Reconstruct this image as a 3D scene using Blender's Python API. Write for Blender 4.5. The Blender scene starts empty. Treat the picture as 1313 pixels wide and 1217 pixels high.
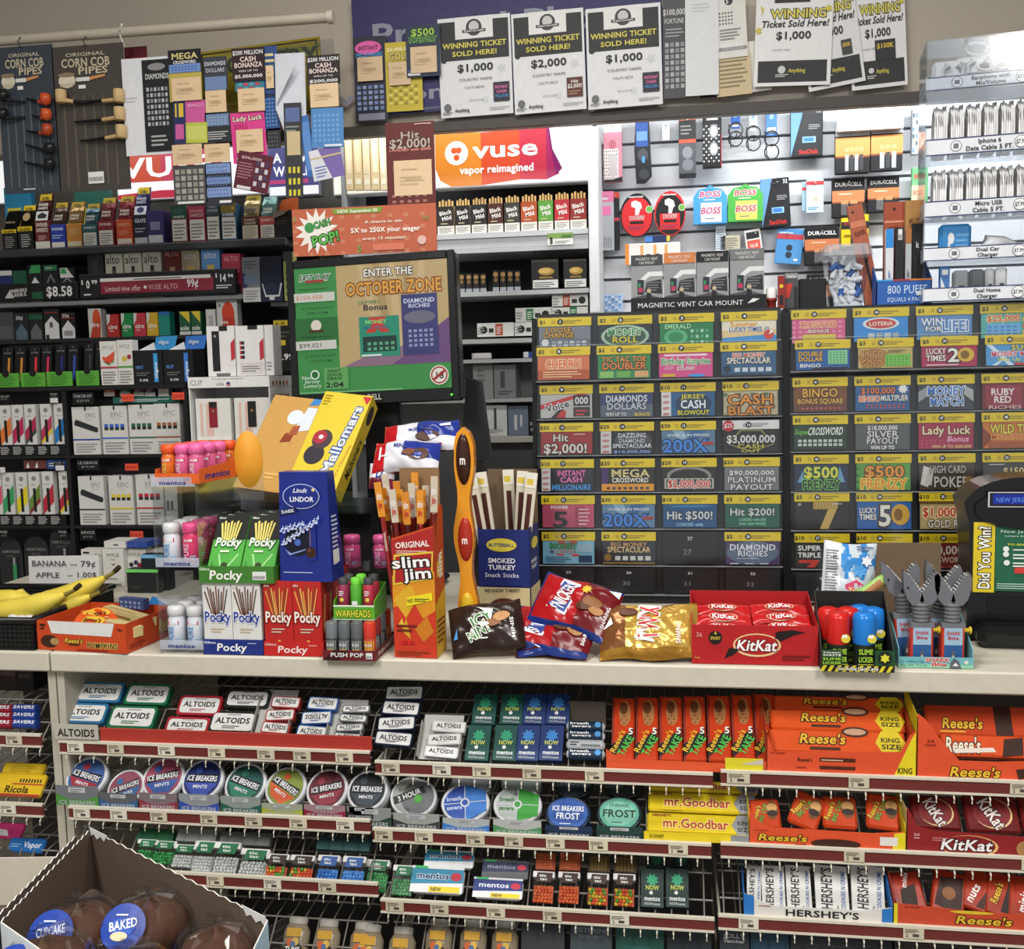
import bpy, math, random
from mathutils import Vector, Matrix
random.seed(7)
S = bpy.context.scene
COL = S.collection
# ---------------------------------------------------------------- camera
FPX = 1300.0; CXP, CYP = 656.5, 608.5
CAM = Vector((0, 0, 1.54))
YAW, PIT, ROL = math.radians(8.9), math.radians(5.5), math.radians(1.3)
FW = Vector((-math.sin(YAW)*math.cos(PIT), math.cos(YAW)*math.cos(PIT), -math.sin(PIT)))
R0 = FW.cross(Vector((0, 0, 1))).normalized(); U0 = R0.cross(FW)
UP = U0*math.cos(ROL) + R0*math.sin(ROL); RT = R0*math.cos(ROL) - U0*math.sin(ROL)
cd = bpy.data.cameras.new('camera'); cam = bpy.data.objects.new('camera', cd); COL.objects.link(cam)
cd.sensor_width = 36; cd.sensor_fit = 'HORIZONTAL'; cd.lens = 36*FPX/1313; cd.clip_start = .02
m = Matrix((RT, UP, -FW)).transposed().to_4x4(); m.translation = CAM; cam.matrix_world = m
S.camera = cam
# ---------------------------------------------------------------- light and exposure
vs = S.view_settings; vs.view_transform = 'Standard'; vs.look = 'None'; vs.gamma = 1; vs.use_curve_mapping = False
vs.exposure = 0.0
S.cycles.transparent_max_bounces = 40
w = bpy.data.worlds.new('world'); S.world = w; w.use_nodes = True
w.node_tree.nodes['Background'].inputs[0].default_value = (.93, .96, 1, 1)
w.node_tree.nodes['Background'].inputs[1].default_value = .62
def area(name, loc, size, sy, power, rot=(0, 0, 0), col=(1, .97, .93)):
 l = bpy.data.lights.new(name, 'AREA'); l.shape = 'RECTANGLE'; l.size = size; l.size_y = sy; l.energy = power; l.color = col
 o = bpy.data.objects.new(name, l); COL.objects.link(o); o.location = loc; o.rotation_euler = rot; return o
area('ceiling_lamp_light', (-1.0, -.5, 2.96), .3, 1.2, 62)
area('ceiling_lamp_light', (.9, -.5, 2.96), .3, 1.2, 62)
area('ceiling_lamp_light', (-.2, 1.35, 2.96), 1.2, .25, 22)
area('cabinet_strip_light', (-.35, 2.66, 2.30), 1.1, .05, 4.5, (math.radians(18), 0, 0), (.93, .97, 1))
area('cabinet_strip_light', (.72, 2.66, 2.30), .9, .05, 7, (math.radians(18), 0, 0), (.93, .97, 1))
area('cabinet_strip_light', (-1.5, 2.62, 2.30), .9, .05, 2.2, (math.radians(18), 0, 0), (.93, .97, 1))
# ---------------------------------------------------------------- pixels to points
def ray(x, y): return FW + RT*((x-CXP)/FPX) - UP*((y-CYP)/FPX)
def onplane(x, y, p, n):
 d = ray(x, y); t = (p-CAM).dot(n)/d.dot(n); return CAM + d*t
def U(x, y, D): return onplane(x, y, Vector((0, D, 0)), Vector((0, 1, 0)))
def UZ(x, y, z): return onplane(x, y, Vector((0, 0, z)), Vector((0, 0, 1)))
ZX = ZY = 0.0; ZS = 1.0
def zz(x=0, y=0, s=1.0):
 global ZX, ZY, ZS
 ZX, ZY, ZS = x, y, s
def pz(x, y): return (ZX+x/ZS, ZY+y/ZS)
# ---------------------------------------------------------------- materials
CN = dict(k='161616', w='deded9', y='e9cb22', r='b3201d', b='20409a', g='2c7a3c', o='e0631d', p='d1508f', n='5a3a24',
  s='a9acad', d='3a3b3d', c='c8c2b2', t='d8bd92', l='6f9fd0', v='5a3d80', m='6e2723', q='878a8c', f='1d2b52', h='f0eeea', a='c89a3f')
def lin(h):
 r = []
 for i in (0, 2, 4):
  c = int(h[i:i+2], 16)/255; r.append(c/12.92 if c <= .04045 else ((c+.055)/1.055)**2.4)
 return (*r, 1)
MC = {}
def M(spec):
 """spec: colour name or rrggbb, then an optional finish after ':'"""
 if not isinstance(spec, str): return spec
 if spec in MC: return MC[spec]
 c, _, f = spec.partition(':'); h = CN.get(c, c); col = lin(h)
 m = bpy.data.materials.new('paint_'+spec.replace(':', '_')); m.use_nodes = True; N = m.node_tree.nodes; L = m.node_tree.links
 b = N['Principled BSDF']; out = N['Material Output']
 b.inputs['Base Color'].default_value = col; b.inputs['Roughness'].default_value = .5; b.inputs['Specular IOR Level'].default_value = .35
 if f == 'x':                                     # clear plastic: mostly see-through with a glossy skin
  tr = N.new('ShaderNodeBsdfTransparent'); gl = N.new('ShaderNodeBsdfGlossy'); mx = N.new('ShaderNodeMixShader'); fr = N.new('ShaderNodeLayerWeight'); sc = N.new('ShaderNodeMath'); sc.operation = 'MULTIPLY_ADD'; sc.inputs[1].default_value = .45; sc.inputs[2].default_value = .04
  tr.inputs[0].default_value = tuple(.6+.4*v for v in col[:3])+(1,); gl.inputs['Roughness'].default_value = .12; fr.inputs[0].default_value = .3
  L.new(fr.outputs['Facing'], sc.inputs[0]); L.new(sc.outputs[0], mx.inputs[0]); L.new(tr.outputs[0], mx.inputs[1]); L.new(gl.outputs[0], mx.inputs[2]); L.new(mx.outputs[0], out.inputs[0])
 elif f == 'j':                                   # milky plastic
  tr = N.new('ShaderNodeBsdfTransparent'); mx = N.new('ShaderNodeMixShader'); mx.inputs[0].default_value = .38
  b.inputs['Roughness'].default_value = .25
  L.new(tr.outputs[0], mx.inputs[1]); L.new(b.outputs[0], mx.inputs[2]); L.new(mx.outputs[0], out.inputs[0])
 elif f == 'e' or f == 'E' or f == 'i':
  b.inputs['Emission Color'].default_value = col; b.inputs['Emission Strength'].default_value = {'e': .55, 'E': 1.6, 'i': .95}[f]
  b.inputs['Base Color'].default_value = tuple(v*.3 for v in col[:3])+(1,); b.inputs['Roughness'].default_value = .3
 else:
  nz = N.new('ShaderNodeTexNoise'); nz.inputs['Scale'].default_value = 60 if f != 'W' else 3; nz.inputs['Detail'].default_value = 3
  tc = N.new('ShaderNodeTexCoord'); L.new(tc.outputs['Object'], nz.inputs['Vector'])
  mr = N.new('ShaderNodeMapRange'); lo, hi = {'g': (.15, .3), 'm': (.2, .38), 'f': (.12, .35), 'r': (.75, .95)}.get(f, (.42, .6))
  mr.inputs['To Min'].default_value = lo; mr.inputs['To Max'].default_value = hi
  L.new(nz.outputs['Fac'], mr.inputs['Value']); L.new(mr.outputs[0], b.inputs['Roughness'])
  mc = N.new('ShaderNodeMix'); mc.data_type = 'RGBA'; mc.inputs['A'].default_value = tuple(v*.9 for v in col[:3])+(1,)
  mc.inputs['B'].default_value = tuple(min(1, v*1.08) for v in col[:3])+(1,)
  L.new(nz.outputs['Fac'], mc.inputs['Factor']); L.new(mc.outputs['Result'], b.inputs['Base Color'])
  if f in ('m', 'f'): b.inputs['Metallic'].default_value = .85 if f == 'm' else .45
  if f == 'f':
   n2 = N.new('ShaderNodeTexNoise'); n2.inputs['Scale'].default_value = 34; n2.inputs['Detail'].default_value = 2; L.new(tc.outputs['Object'], n2.inputs['Vector'])
   bp = N.new('ShaderNodeBump'); bp.inputs['Strength'].default_value = .5; bp.inputs['Distance'].default_value = .01
   L.new(n2.outputs['Fac'], bp.inputs['Height']); L.new(bp.outputs[0], b.inputs['Normal'])
 MC[spec] = m; return m
# ---------------------------------------------------------------- letter shapes (built-in font), one outline per character
GL = {}
def make_glyphs():
 chars = "ABCDEFGHIJKLMNOPQRSTUVWXYZabcdefghijklmnopqrstuvwxyz0123456789$.,!?'-&%:/<>#()+¢"
 tmp = []
 for st, off in (('n', 0), ('b', .022), ('o', .085)):
  for ch in chars:
   for rep in (1, 2):
    cu = bpy.data.curves.new('t', 'FONT'); cu.body = ch*rep; cu.resolution_u = 2; cu.offset = off if rep == 1 else 0; cu.fill_mode = 'FRONT'
    o = bpy.data.objects.new('t', cu); COL.objects.link(o); tmp.append((st, ch, rep, o))
 dg = bpy.context.evaluated_depsgraph_get(); dg.update(); W = {}
 for st, ch, rep, o in tmp:
  me = o.evaluated_get(dg).to_mesh(); vv = [(v.co.x, v.co.y) for v in me.vertices]; ff = [tuple(p.vertices) for p in me.polygons]
  o.evaluated_get(dg).to_mesh_clear()
  xs = [a for a, _ in vv] or [0]
  if rep == 1: GL[(st, ch)] = [vv, ff, max(xs)-min(xs)]; W.setdefault(ch, [0, 0])[0] = W.get(ch, [0, 0])[0] or max(xs)
  else: W[ch][1] = max(xs)
 for (st, ch), g in GL.items(): g[2] = W[ch][1]-W[ch][0]
 for *_, o in tmp:
  cu = o.data; bpy.data.objects.remove(o); bpy.data.curves.remove(cu)
make_glyphs()
def layout(s, st):
 x = 0; V = []; F = []
 for ch in s:
  g = GL.get((st, ch))
  if g is None or not g[0]: x += .3; continue
  n = len(V); V += [(a+x, b) for a, b in g[0]]; F += [tuple(i+n for i in f) for f in g[1]]; x += g[2]+.015
 return V, F, x
# ---------------------------------------------------------------- one mesh per part
class G:
 def __init__(s): s.v = []; s.f = []; s.mi = []; s.ms = []; s.sm = []
 def m(s, spec):
  if spec not in s.ms: s.ms.append(spec)
  return s.ms.index(spec)
 def add(s, V, F, mat, sm=False):
  n = len(s.v); k = s.m(mat); s.v += [tuple(v) for v in V]
  for f in F: s.f.append(tuple(i+n for i in f)); s.mi.append(k); s.sm.append(sm)
 def box(s, x0, x1, y0, y1, z0, z1, mat, bv=0, T=None):
  if bv:
   b = min(bv, (x1-x0)/3, (y1-y0)/3, (z1-z0)/3); V = []; F = []
   rx, ry = [x0, x0+b, x1-b, x1], [y0, y0+b, y1-b, y1]
   ring = [(x0+b, y0), (x1-b, y0), (x1, y0+b), (x1, y1-b), (x1-b, y1), (x0+b, y1), (x0, y1-b), (x0, y0+b)]
   inn = [(x0+b, y0+b), (x1-b, y0+b), (x1-b, y0+b), (x1-b, y1-b), (x1-b, y1-b), (x0+b, y1-b), (x0+b, y1-b), (x0+b, y0+b)]
   for rg, z in ((inn, z0), (ring, z0+b), (ring, z1-b), (inn, z1)): V += [(a, c, z) for a, c in rg]
   for l in range(3):
    for i in range(8):
     j = (i+1) % 8; F.append((l*8+i, l*8+j, l*8+8+j, l*8+8+i))
   F += [tuple(reversed(range(8))), tuple(range(24, 32))]
  else:
   V = [(x0, y0, z0), (x1, y0, z0), (x1, y1, z0), (x0, y1, z0), (x0, y0, z1), (x1, y0, z1), (x1, y1, z1), (x0, y1, z1)]
   F = [(0, 3, 2, 1), (4, 5, 6, 7), (0, 1, 5, 4), (1, 2, 6, 5), (2, 3, 7, 6), (3, 0, 4, 7)]
  if T: V = [T @ Vector(v) for v in V]
  s.add(V, F, mat); return s
 def tube(s, pts, r, mat, n=8, cap=True, sm=True):
  """pts: centres; r: radius or list"""
  P = [Vector(p) for p in pts]; V = []; F = []
  for i, p in enumerate(P):
   d = (P[min(i+1, len(P)-1)]-P[max(i-1, 0)]).normalized()
   a = Vector((0, 0, 1)) if abs(d.z) < .9 else Vector((0, 1, 0))
   e1 = d.cross(a).normalized(); e2 = d.cross(e1); rr = r[i] if isinstance(r, (list, tuple)) else r
   V += [p+e1*(rr*math.cos(2*math.pi*k/n))+e2*(rr*math.sin(2*math.pi*k/n)) for k in range(n)]
  for i in range(len(P)-1):
   for k in range(n):
    j = (k+1) % n; F.append((i*n+k, i*n+j, (i+1)*n+j, (i+1)*n+k))
  s.add(V, F, mat, sm)
  if cap: s.add(V[:n], [tuple(range(n))], mat); s.add(V[-n:], [tuple(reversed(range(n)))], mat)
  return s
 def lathe(s, prof, mat, n=20, sx=1, sy=1, o=(0, 0, 0), sm=True):
  """prof: (radius, z) pairs about local z"""
  V = [(o[0]+r*sx*math.cos(2*math.pi*k/n), o[1]+r*sy*math.sin(2*math.pi*k/n), o[2]+z) for r, z in prof for k in range(n)]
  F = [(i*n+k, i*n+(k+1) % n, (i+1)*n+(k+1) % n, (i+1)*n+k) for i in range(len(prof)-1) for k in range(n)]
  s.add(V, F, mat, sm)
  for i, rev in ((0, True), (len(prof)-1, False)):
   if prof[i][0] > 1e-5:
    c = V[i*n:(i+1)*n]; s.add(c, [tuple(reversed(range(n))) if rev else tuple(range(n))], mat)
  return s
 def prism(s, pts, y0, y1, mat, side=None):
  """outline in (x, z) thickened from y0 (front) to y1"""
  n = len(pts); V = [(a, y0, b) for a, b in pts]+[(a, y1, b) for a, b in pts]
  s.add(V, [tuple(range(n))], mat); s.add(V, [tuple(reversed(range(n, 2*n)))], side or mat)
  s.add(V, [(i, n+i, n+(i+1) % n, (i+1) % n) for i in range(n)], side or mat); return s
 def deco(s, spec, O, u, v, w, h, lift=.0003):
  """print a design on the face with corner O, axes u and v, size w by h; spec is a small drawing language"""
  if not spec: return s
  u = Vector(u); v = Vector(v); n = u.cross(v); O = Vector(O); k = 0
  for tk in spec.split(';'):
   a = tk.split()
   if not a: continue
   k += 1; c = a[0]; off = n*(lift+k*.00013)
   def P(x, y): return O+u*(x*w)+v*(y*h)+off
   if c == 'r':
    x0, y0, x1, y1 = map(float, a[1:5]); s.add([P(x0, y0), P(x1, y0), P(x1, y1), P(x0, y1)], [(0, 1, 2, 3)], a[5])
   elif c == 'p':
    q = [tuple(map(float, t.split(','))) for t in a[2:]]; s.add([P(*t) for t in q], [tuple(range(len(q)))], a[1])
   elif c in ('e', 'c'):
    x, y, rx, ry = map(float, a[1:5])
    if c == 'c': ry = rx*w/h
    N = 20; s.add([P(x+rx*math.cos(i*2*math.pi/N), y+ry*math.sin(i*2*math.pi/N)) for i in range(N)], [tuple(range(N))], a[5])
   elif c == 'l':                            # fine print as short bars
    x0, y0, x1, y1 = map(float, a[1:5]); nl = int(a[5]); st = (y1-y0)/nl
    for i in range(nl):
     e = x1-(x1-x0)*(.3 if i == 0 else .08*((i*7) % 3)); yy = y0+i*st
     s.add([P(x0, yy), P(e, yy), P(e, yy+st*.45), P(x0, yy+st*.45)], [(0, 1, 2, 3)], a[6])
   elif c == 'g':                            # grid of small rects: nx ny fill
    x0, y0, x1, y1 = map(float, a[1:5]); nx, ny, fl = int(a[5]), int(a[6]), float(a[7])
    dx, dy = (x1-x0)/nx, (y1-y0)/ny
    for i in range(nx):
     for j in range(ny):
      X, Y = x0+i*dx, y0+j*dy; s.add([P(X, Y), P(X+dx*fl, Y), P(X+dx*fl, Y+dy*fl), P(X, Y+dy*fl)], [(0, 1, 2, 3)], a[8+(i+j) % (len(a)-8)])
   elif c == 'x':                            # star burst
    x, y, rx = map(float, a[1:4]); N = int(a[4]); q = []
    for i in range(2*N):
     r = rx*(1 if i % 2 else .62); q.append(P(x+r*math.cos(i*math.pi/N), y+r*w/h*math.sin(i*math.pi/N)))
    s.add([P(x, y)]+q, [(0, i+1, (i+1) % (2*N)+1) for i in range(2*N)], a[5])
   elif c == 't':                            # t text cx cy w h colour [style] [outline=col] [rot=deg] [sh=shear]
    txt = a[1].replace('_', ' '); cx, cy, tw, th = map(float, a[2:6]); st = 'b'; ol = None; rot = 0; sh = 0
    for e in a[7:]:
     if e in ('n', 'b', 'o'): st = e
     elif e[:2] == 'o=': ol = e[2:]
     elif e[:4] == 'rot=': rot = math.radians(float(e[4:]))
     elif e[:3] == 'sh=': sh = float(e[3:])
    for stt, cc, ex in ((('o', ol, 0),) if ol else ())+((st, a[6], .00012),):
     V, F, W = layout(txt, stt)
     if not V: continue
     W = layout(txt, 'b')[2]; sx = tw*w/max(W, .1); sy = th*h/.72
     if rot and abs(abs(rot)-math.pi/2) < .3: sx = tw*h/max(W, .1); sy = th*w/.72
     Q = []
     for x, y in V:
      X = (x-W/2)*sx+(y-.36)*sy*sh; Y = (y-.36)*sy
      if rot: X, Y = X*math.cos(rot)-Y*math.sin(rot), X*math.sin(rot)+Y*math.cos(rot)
      Q.append(O+u*(cx*w+X)+v*(cy*h+Y)+off+n*ex)
     s.add(Q, F, cc)
    k += 1
  return s
 def front(s, spec, w, h, y=0, z=0): return s.deco(spec, (-w/2, y, z), (1, 0, 0), (0, 0, 1), w, h)
 def top(s, spec, w, d, z, y=0): return s.deco(spec, (-w/2, y, z), (1, 0, 0), (0, 1, 0), w, d)
 def right(s, spec, w, d, h, z=0, y=0): return s.deco(spec, (w/2, y, z), (0, 1, 0), (0, 0, 1), d, h)
 def left(s, spec, w, d, h, z=0, y=0): return s.deco(spec, (-w/2, y+d, z), (0, -1, 0), (0, 0, 1), d, h)
 def make(s, name, parent=None):
  me = bpy.data.meshes.new(name); me.from_pydata(s.v, [], s.f)
  for x in s.ms: me.materials.append(M(x))
  me.polygons.foreach_set('material_index', s.mi); me.polygons.foreach_set('use_smooth', s.sm); me.update()
  o = bpy.data.objects.new(name, me); COL.objects.link(o)
  if parent: o.parent = parent
  return o
def tag(o, label, cat, group=None):
 o['label'] = label; o['category'] = cat
 if group: o['group'] = group
 return o
def struct(o): o['kind'] = 'structure'; return o
def thing(name, label, cat, group=None):
 o = bpy.data.objects.new(name, None); COL.objects.link(o); o.empty_display_size = .02; return tag(o, label, cat, group)
def dup(o, label, group=None):
 r = o.copy(); COL.objects.link(r); r['label'] = label
 if group: r['group'] = group
 for ch in list(o.children):
  c = ch.copy(); COL.objects.link(c); c.parent = r
  for g in ch.children:
   d = g.copy(); COL.objects.link(d); d.parent = c
 return r
# a place: the visible face of a thing, given by its four pixel limits on a real plane leaning back by L degrees
def place(bb, Y, Z=None, L=0, zs=None):
 """returns (x, y, z) of the bottom centre of the face, its width and height in metres"""
 x0, y0 = pz(bb[0], bb[1]); x1, y1 = pz(bb[2], bb[3]); a = math.radians(L)
 p0 = Vector((0, Y, Z if Z is not None else 0)); n = Vector((0, -math.cos(a), math.sin(a)))
 ym, xm = (y0+y1)/2, (x0+x1)/2
 l = onplane(x0, ym, p0, n); r = onplane(x1, ym, p0, n); b = onplane(xm, y1, p0, n); t = onplane(xm, y0, p0, n)
 w = r.x-l.x; h = (t-b).length
 if zs is not None: h += b.z-zs; b = Vector((b.x, b.y, zs))
 return Vector(((l.x+r.x)/2, b.y, b.z)), w, h
def pose(o, p, L=0, yaw=0, roll=0):
 o.location = p; o.rotation_mode = 'XYZ'
 o.rotation_euler = (Matrix.Rotation(math.radians(yaw), 3, 'Z') @ Matrix.Rotation(-math.radians(L), 3, 'X') @ Matrix.Rotation(math.radians(roll), 3, 'Y')).to_euler(); return o
# a printed carton / card; depth D goes back from the face
def card(name, label, cat, bb, Y, D, base, front='', side='', top='', group=None, Z=None, L=0, zs=None, yaw=0, roll=0, bv=0, gap=.0008, extra=None, topc=None):
 p, w, h = place(bb, Y, Z, L, zs); w -= gap; g = G(); g.box(-w/2, w/2, 0, D, 0, h, base, bv)
 if topc: g.deco('r 0 0 1 1 '+topc, (-w/2, 0, h), (1, 0, 0), (0, 1, 0), w, D)
 g.front(front, w, h)
 if side: g.right(side, w, D, h); g.left(side, w, D, h)
 if top: g.top(top, w, D, h)
 if extra: extra(g, w, h, D)
 o = g.make(name); tag(o, label, cat, group); pose(o, p, L, yaw, roll); return o
# ---------------------------------------------------------------- the setting
ZC = 1.07                                            # counter height
YF = 1.62                                            # counter front
def sbox(name, x0, x1, y0, y1, z0, z1, mat): o = G().box(x0, x1, y0, y1, z0, z1, mat).make(name); return struct(o)
sbox('floor', -3.5, 3, -2.5, 3.5, -.05, 0, '8d8678:W')
sbox('ceiling', -3.5, 3, -2.5, 3.5, 3.0, 3.05, 'cfccc4:W')
sbox('wall_back', -3.5, 3, 3.2, 3.3, 0, 3.0, '9a958a:W')
sbox('wall_left', -3.6, -3.5, -2.5, 3.5, 0, 3.0, 'a59f93:W')
sbox('wall_right', 3, 3.1, -2.5, 3.5, 0, 3.0, 'a59f93:W')
# overhead bulkhead that the posters hang on
zb = U(656, 158, 2.55).z
ZBULK = zb
sbox('wall_bulkhead', -3.5, 3, 2.55, 2.62, zb, 3.0, 'aca497:W')
struct(G().box(-1.15, 2.2, 2.535, 2.549, zb-.012, zb+.012, '4a4540').make('trim_1'))
# counter
cw = thing('sales_counter', 'cream laminate sales counter with a thick front edge over candy shelves', 'counter')
g = G(); xl = U(63, 850, YF).x
g.box(xl+.001, 1.6, YF, 2.38, ZC-.036, ZC, 'c9c4b4', .003)
g.make('worktop', cw)
G().box(xl, xl+.014, YF+.02, 2.3, 0, ZC-.037, 'bdb8a8').make('side_panel', cw)
G().box(xl+.012, 1.6, 2.25, 2.28, 0, ZC-.037, '2a2826').make('back_panel', cw)
G().box(xl+.03, 1.6, YF+.06, 2.25, 0, .1, '33312e').make('plinth', cw)
xm = U(62, 850, YF).x
cn = thing('sales_counter', 'left end section of cream counter under the basket of bananas', 'counter')
G().box(-1.6, xl-.002, YF, 2.38, ZC-.036, ZC, 'c6c1b1', .003).make('worktop', cn)
G().box(xl-.018, xl-.003, YF+.02, 2.3, 0, ZC-.037, 'bdb8a8').make('side_panel', cn)
G().box(-1.6, xl-.02, 2.25, 2.28, 0, ZC-.037, '2a2826').make('back_panel', cn)
# ceiling fixtures carrying the room's lamps
for i, (x, y, a, b, lab) in enumerate(((-1.0, -.5, .36, 1.3, 'left'), (.9, -.5, .36, 1.3, 'right'), (-.2, 1.35, 1.3, .32, 'nearest the counter'))):
 t = thing('ceiling_light', 'white recessed fluorescent ceiling fixture, '+lab+' of three', 'light')
 G().box(x-a/2, x+a/2, y-b/2, y+b/2, 2.985, 2.999, 'w').make('housing', t)
# shelf rails under the counter
RAILS = []
def rail(x0, x1, yc, Yp, hp, tags, label):
 """wire shelf with a maroon price rail; x0, x1 pixels, yc rail top pixel at the left end"""
 a = U(x0, yc, Yp); b = U(x1, yc, Yp); xr = b.x; z1 = a.z; h = hp
 t = thing('wire_shelf', label, 'shelf', 'wire shelves under the counter')
 t.location = (a.x, Yp, z1)
 W = xr-a.x
 g = G().box(0, W, 0, .003, -h, 0, '6b2a25'); pr = g.make('price_rail', t)
 g = G().box(0, W, -.003, .004, -.0025, .0015, 'd2ccbb').box(0, W, -.003, .004, -h-.002, -h+.001, 'd2ccbb')
 g.make('rail_edge', t)
 for q in tags:
  if isinstance(q, tuple): q, wq = q
  else: wq = .031
  px = U(q, yc, Yp).x-a.x
  if px < .004 or px > W-.02: continue
  wq = min(wq, W-px-.003)
  gg = G().box(px, px+wq, -.0032, -.001, -h*.88, -h*.06, random.choice(('c9c1a8', 'dcd7c6', 'd6cdb2')))
  gg.deco('l .08 .55 .8 .92 3 4a4640;r .45 .2 .75 .45 4a4640;t 2 .18 .32 .1 .3 4a4640', (px, -.0032, -h*.88), (1, 0, 0), (0, 0, 1), wq, h*.82)
  gg.make('price_tag', pr)
 g = G(); k = .013
 while k < W:
  g.tube([(k, .004, -h-.002), (k, -.003, -h-.008), (k, -.003, -h-.016)], .0013, 'cbc5b3', 5); k += .0265
 g.tube([(.003, .004, -h-.003), (W-.003, .004, -h-.003)], .0015, 'cbc5b3', 5); g.make('wire_fence', t)
 # wire floor of the shelf, sloping up to the back
 g = G(); k = .01; L = math.radians(24)
 def gz(y): return -.001-h+(y*math.tan(math.radians(40)) if y < .075 else .063+(y-.075)*.05)
 while k < W:
  g.tube([(k, .006, gz(.006)), (k, .075, gz(.075)), (k, .40, gz(.4))], .0014, '8c8880', 4); k += .0265
 for y in (.012, .04, .075, .13, .2, .3, .39): g.tube([(.004, y, gz(y)-.0025), (W-.001, y, gz(y)-.0025)], .0018, '8c8880', 5)
 g.make('wire_grid', t)
 G().box(.001, .0035, .006, .3, -h-.004, .0, 'b6b1a2').make('side_stop', t)
 RAILS.append((t, a.x, xr, z1, Yp)); return z1
H1 = .021
R = {}
R['1a'] = rail(76, 474, 950, 1.615, H1, [87, 138, 203, 267, 330, 376, 430], 'top left wire shelf with maroon rail below the mint tins')
R['1b'] = rail(481, 914, 976, 1.615, H1, [490, 555, 606, 670, 750], 'top middle wire shelf with maroon rail below breath mints and orange bars')
R['1c'] = rail(924, 1420, 988, 1.615, H1+.001, [(932, .036), 1088, 1295], 'top right wire shelf with maroon rail below large orange peanut butter cartons')
R['2a'] = rail(88, 474, 1034, 1.60, H1, [95, 142, 193, 257, 314, 371, 431], 'second wire shelf down on the left, below round mint tubs')
R['2b'] = rail(478, 912, 1062, 1.60, H1, [481, 532, 598, 647, 700, 755, 857], 'second wire shelf down in the middle, below oval mint tubs and yellow bars')
R['2c'] = rail(924, 1420, 1081, 1.60, H1+.001, [1082, 1310], 'second wire shelf down on the right, below big cup and wafer cartons')
R['3a'] = rail(76, 484, 1110, 1.585, H1, [265, 338, 408], 'third wire shelf down on the left, below small clear mint boxes')
R['3b'] = rail(488, 916, 1153, 1.585, H1, [495, 552, 624, 696, 782], 'third wire shelf down in the middle, below gum bottles and orange mint boxes')
R['3c'] = rail(921, 1420, 1173, 1.585, H1+.001, [947, 1158], 'third wire shelf down on the right, below white cookie bars')
R['0a'] = rail(-160, 52, 935, 1.615, H1, [-60, 8], 'upper wire shelf of the left end section with candy rolls')
R['0b'] = rail(-160, 54, 1022, 1.60, H1, [-60, 0], 'lower wire shelf of the left end section with yellow bags')
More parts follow.
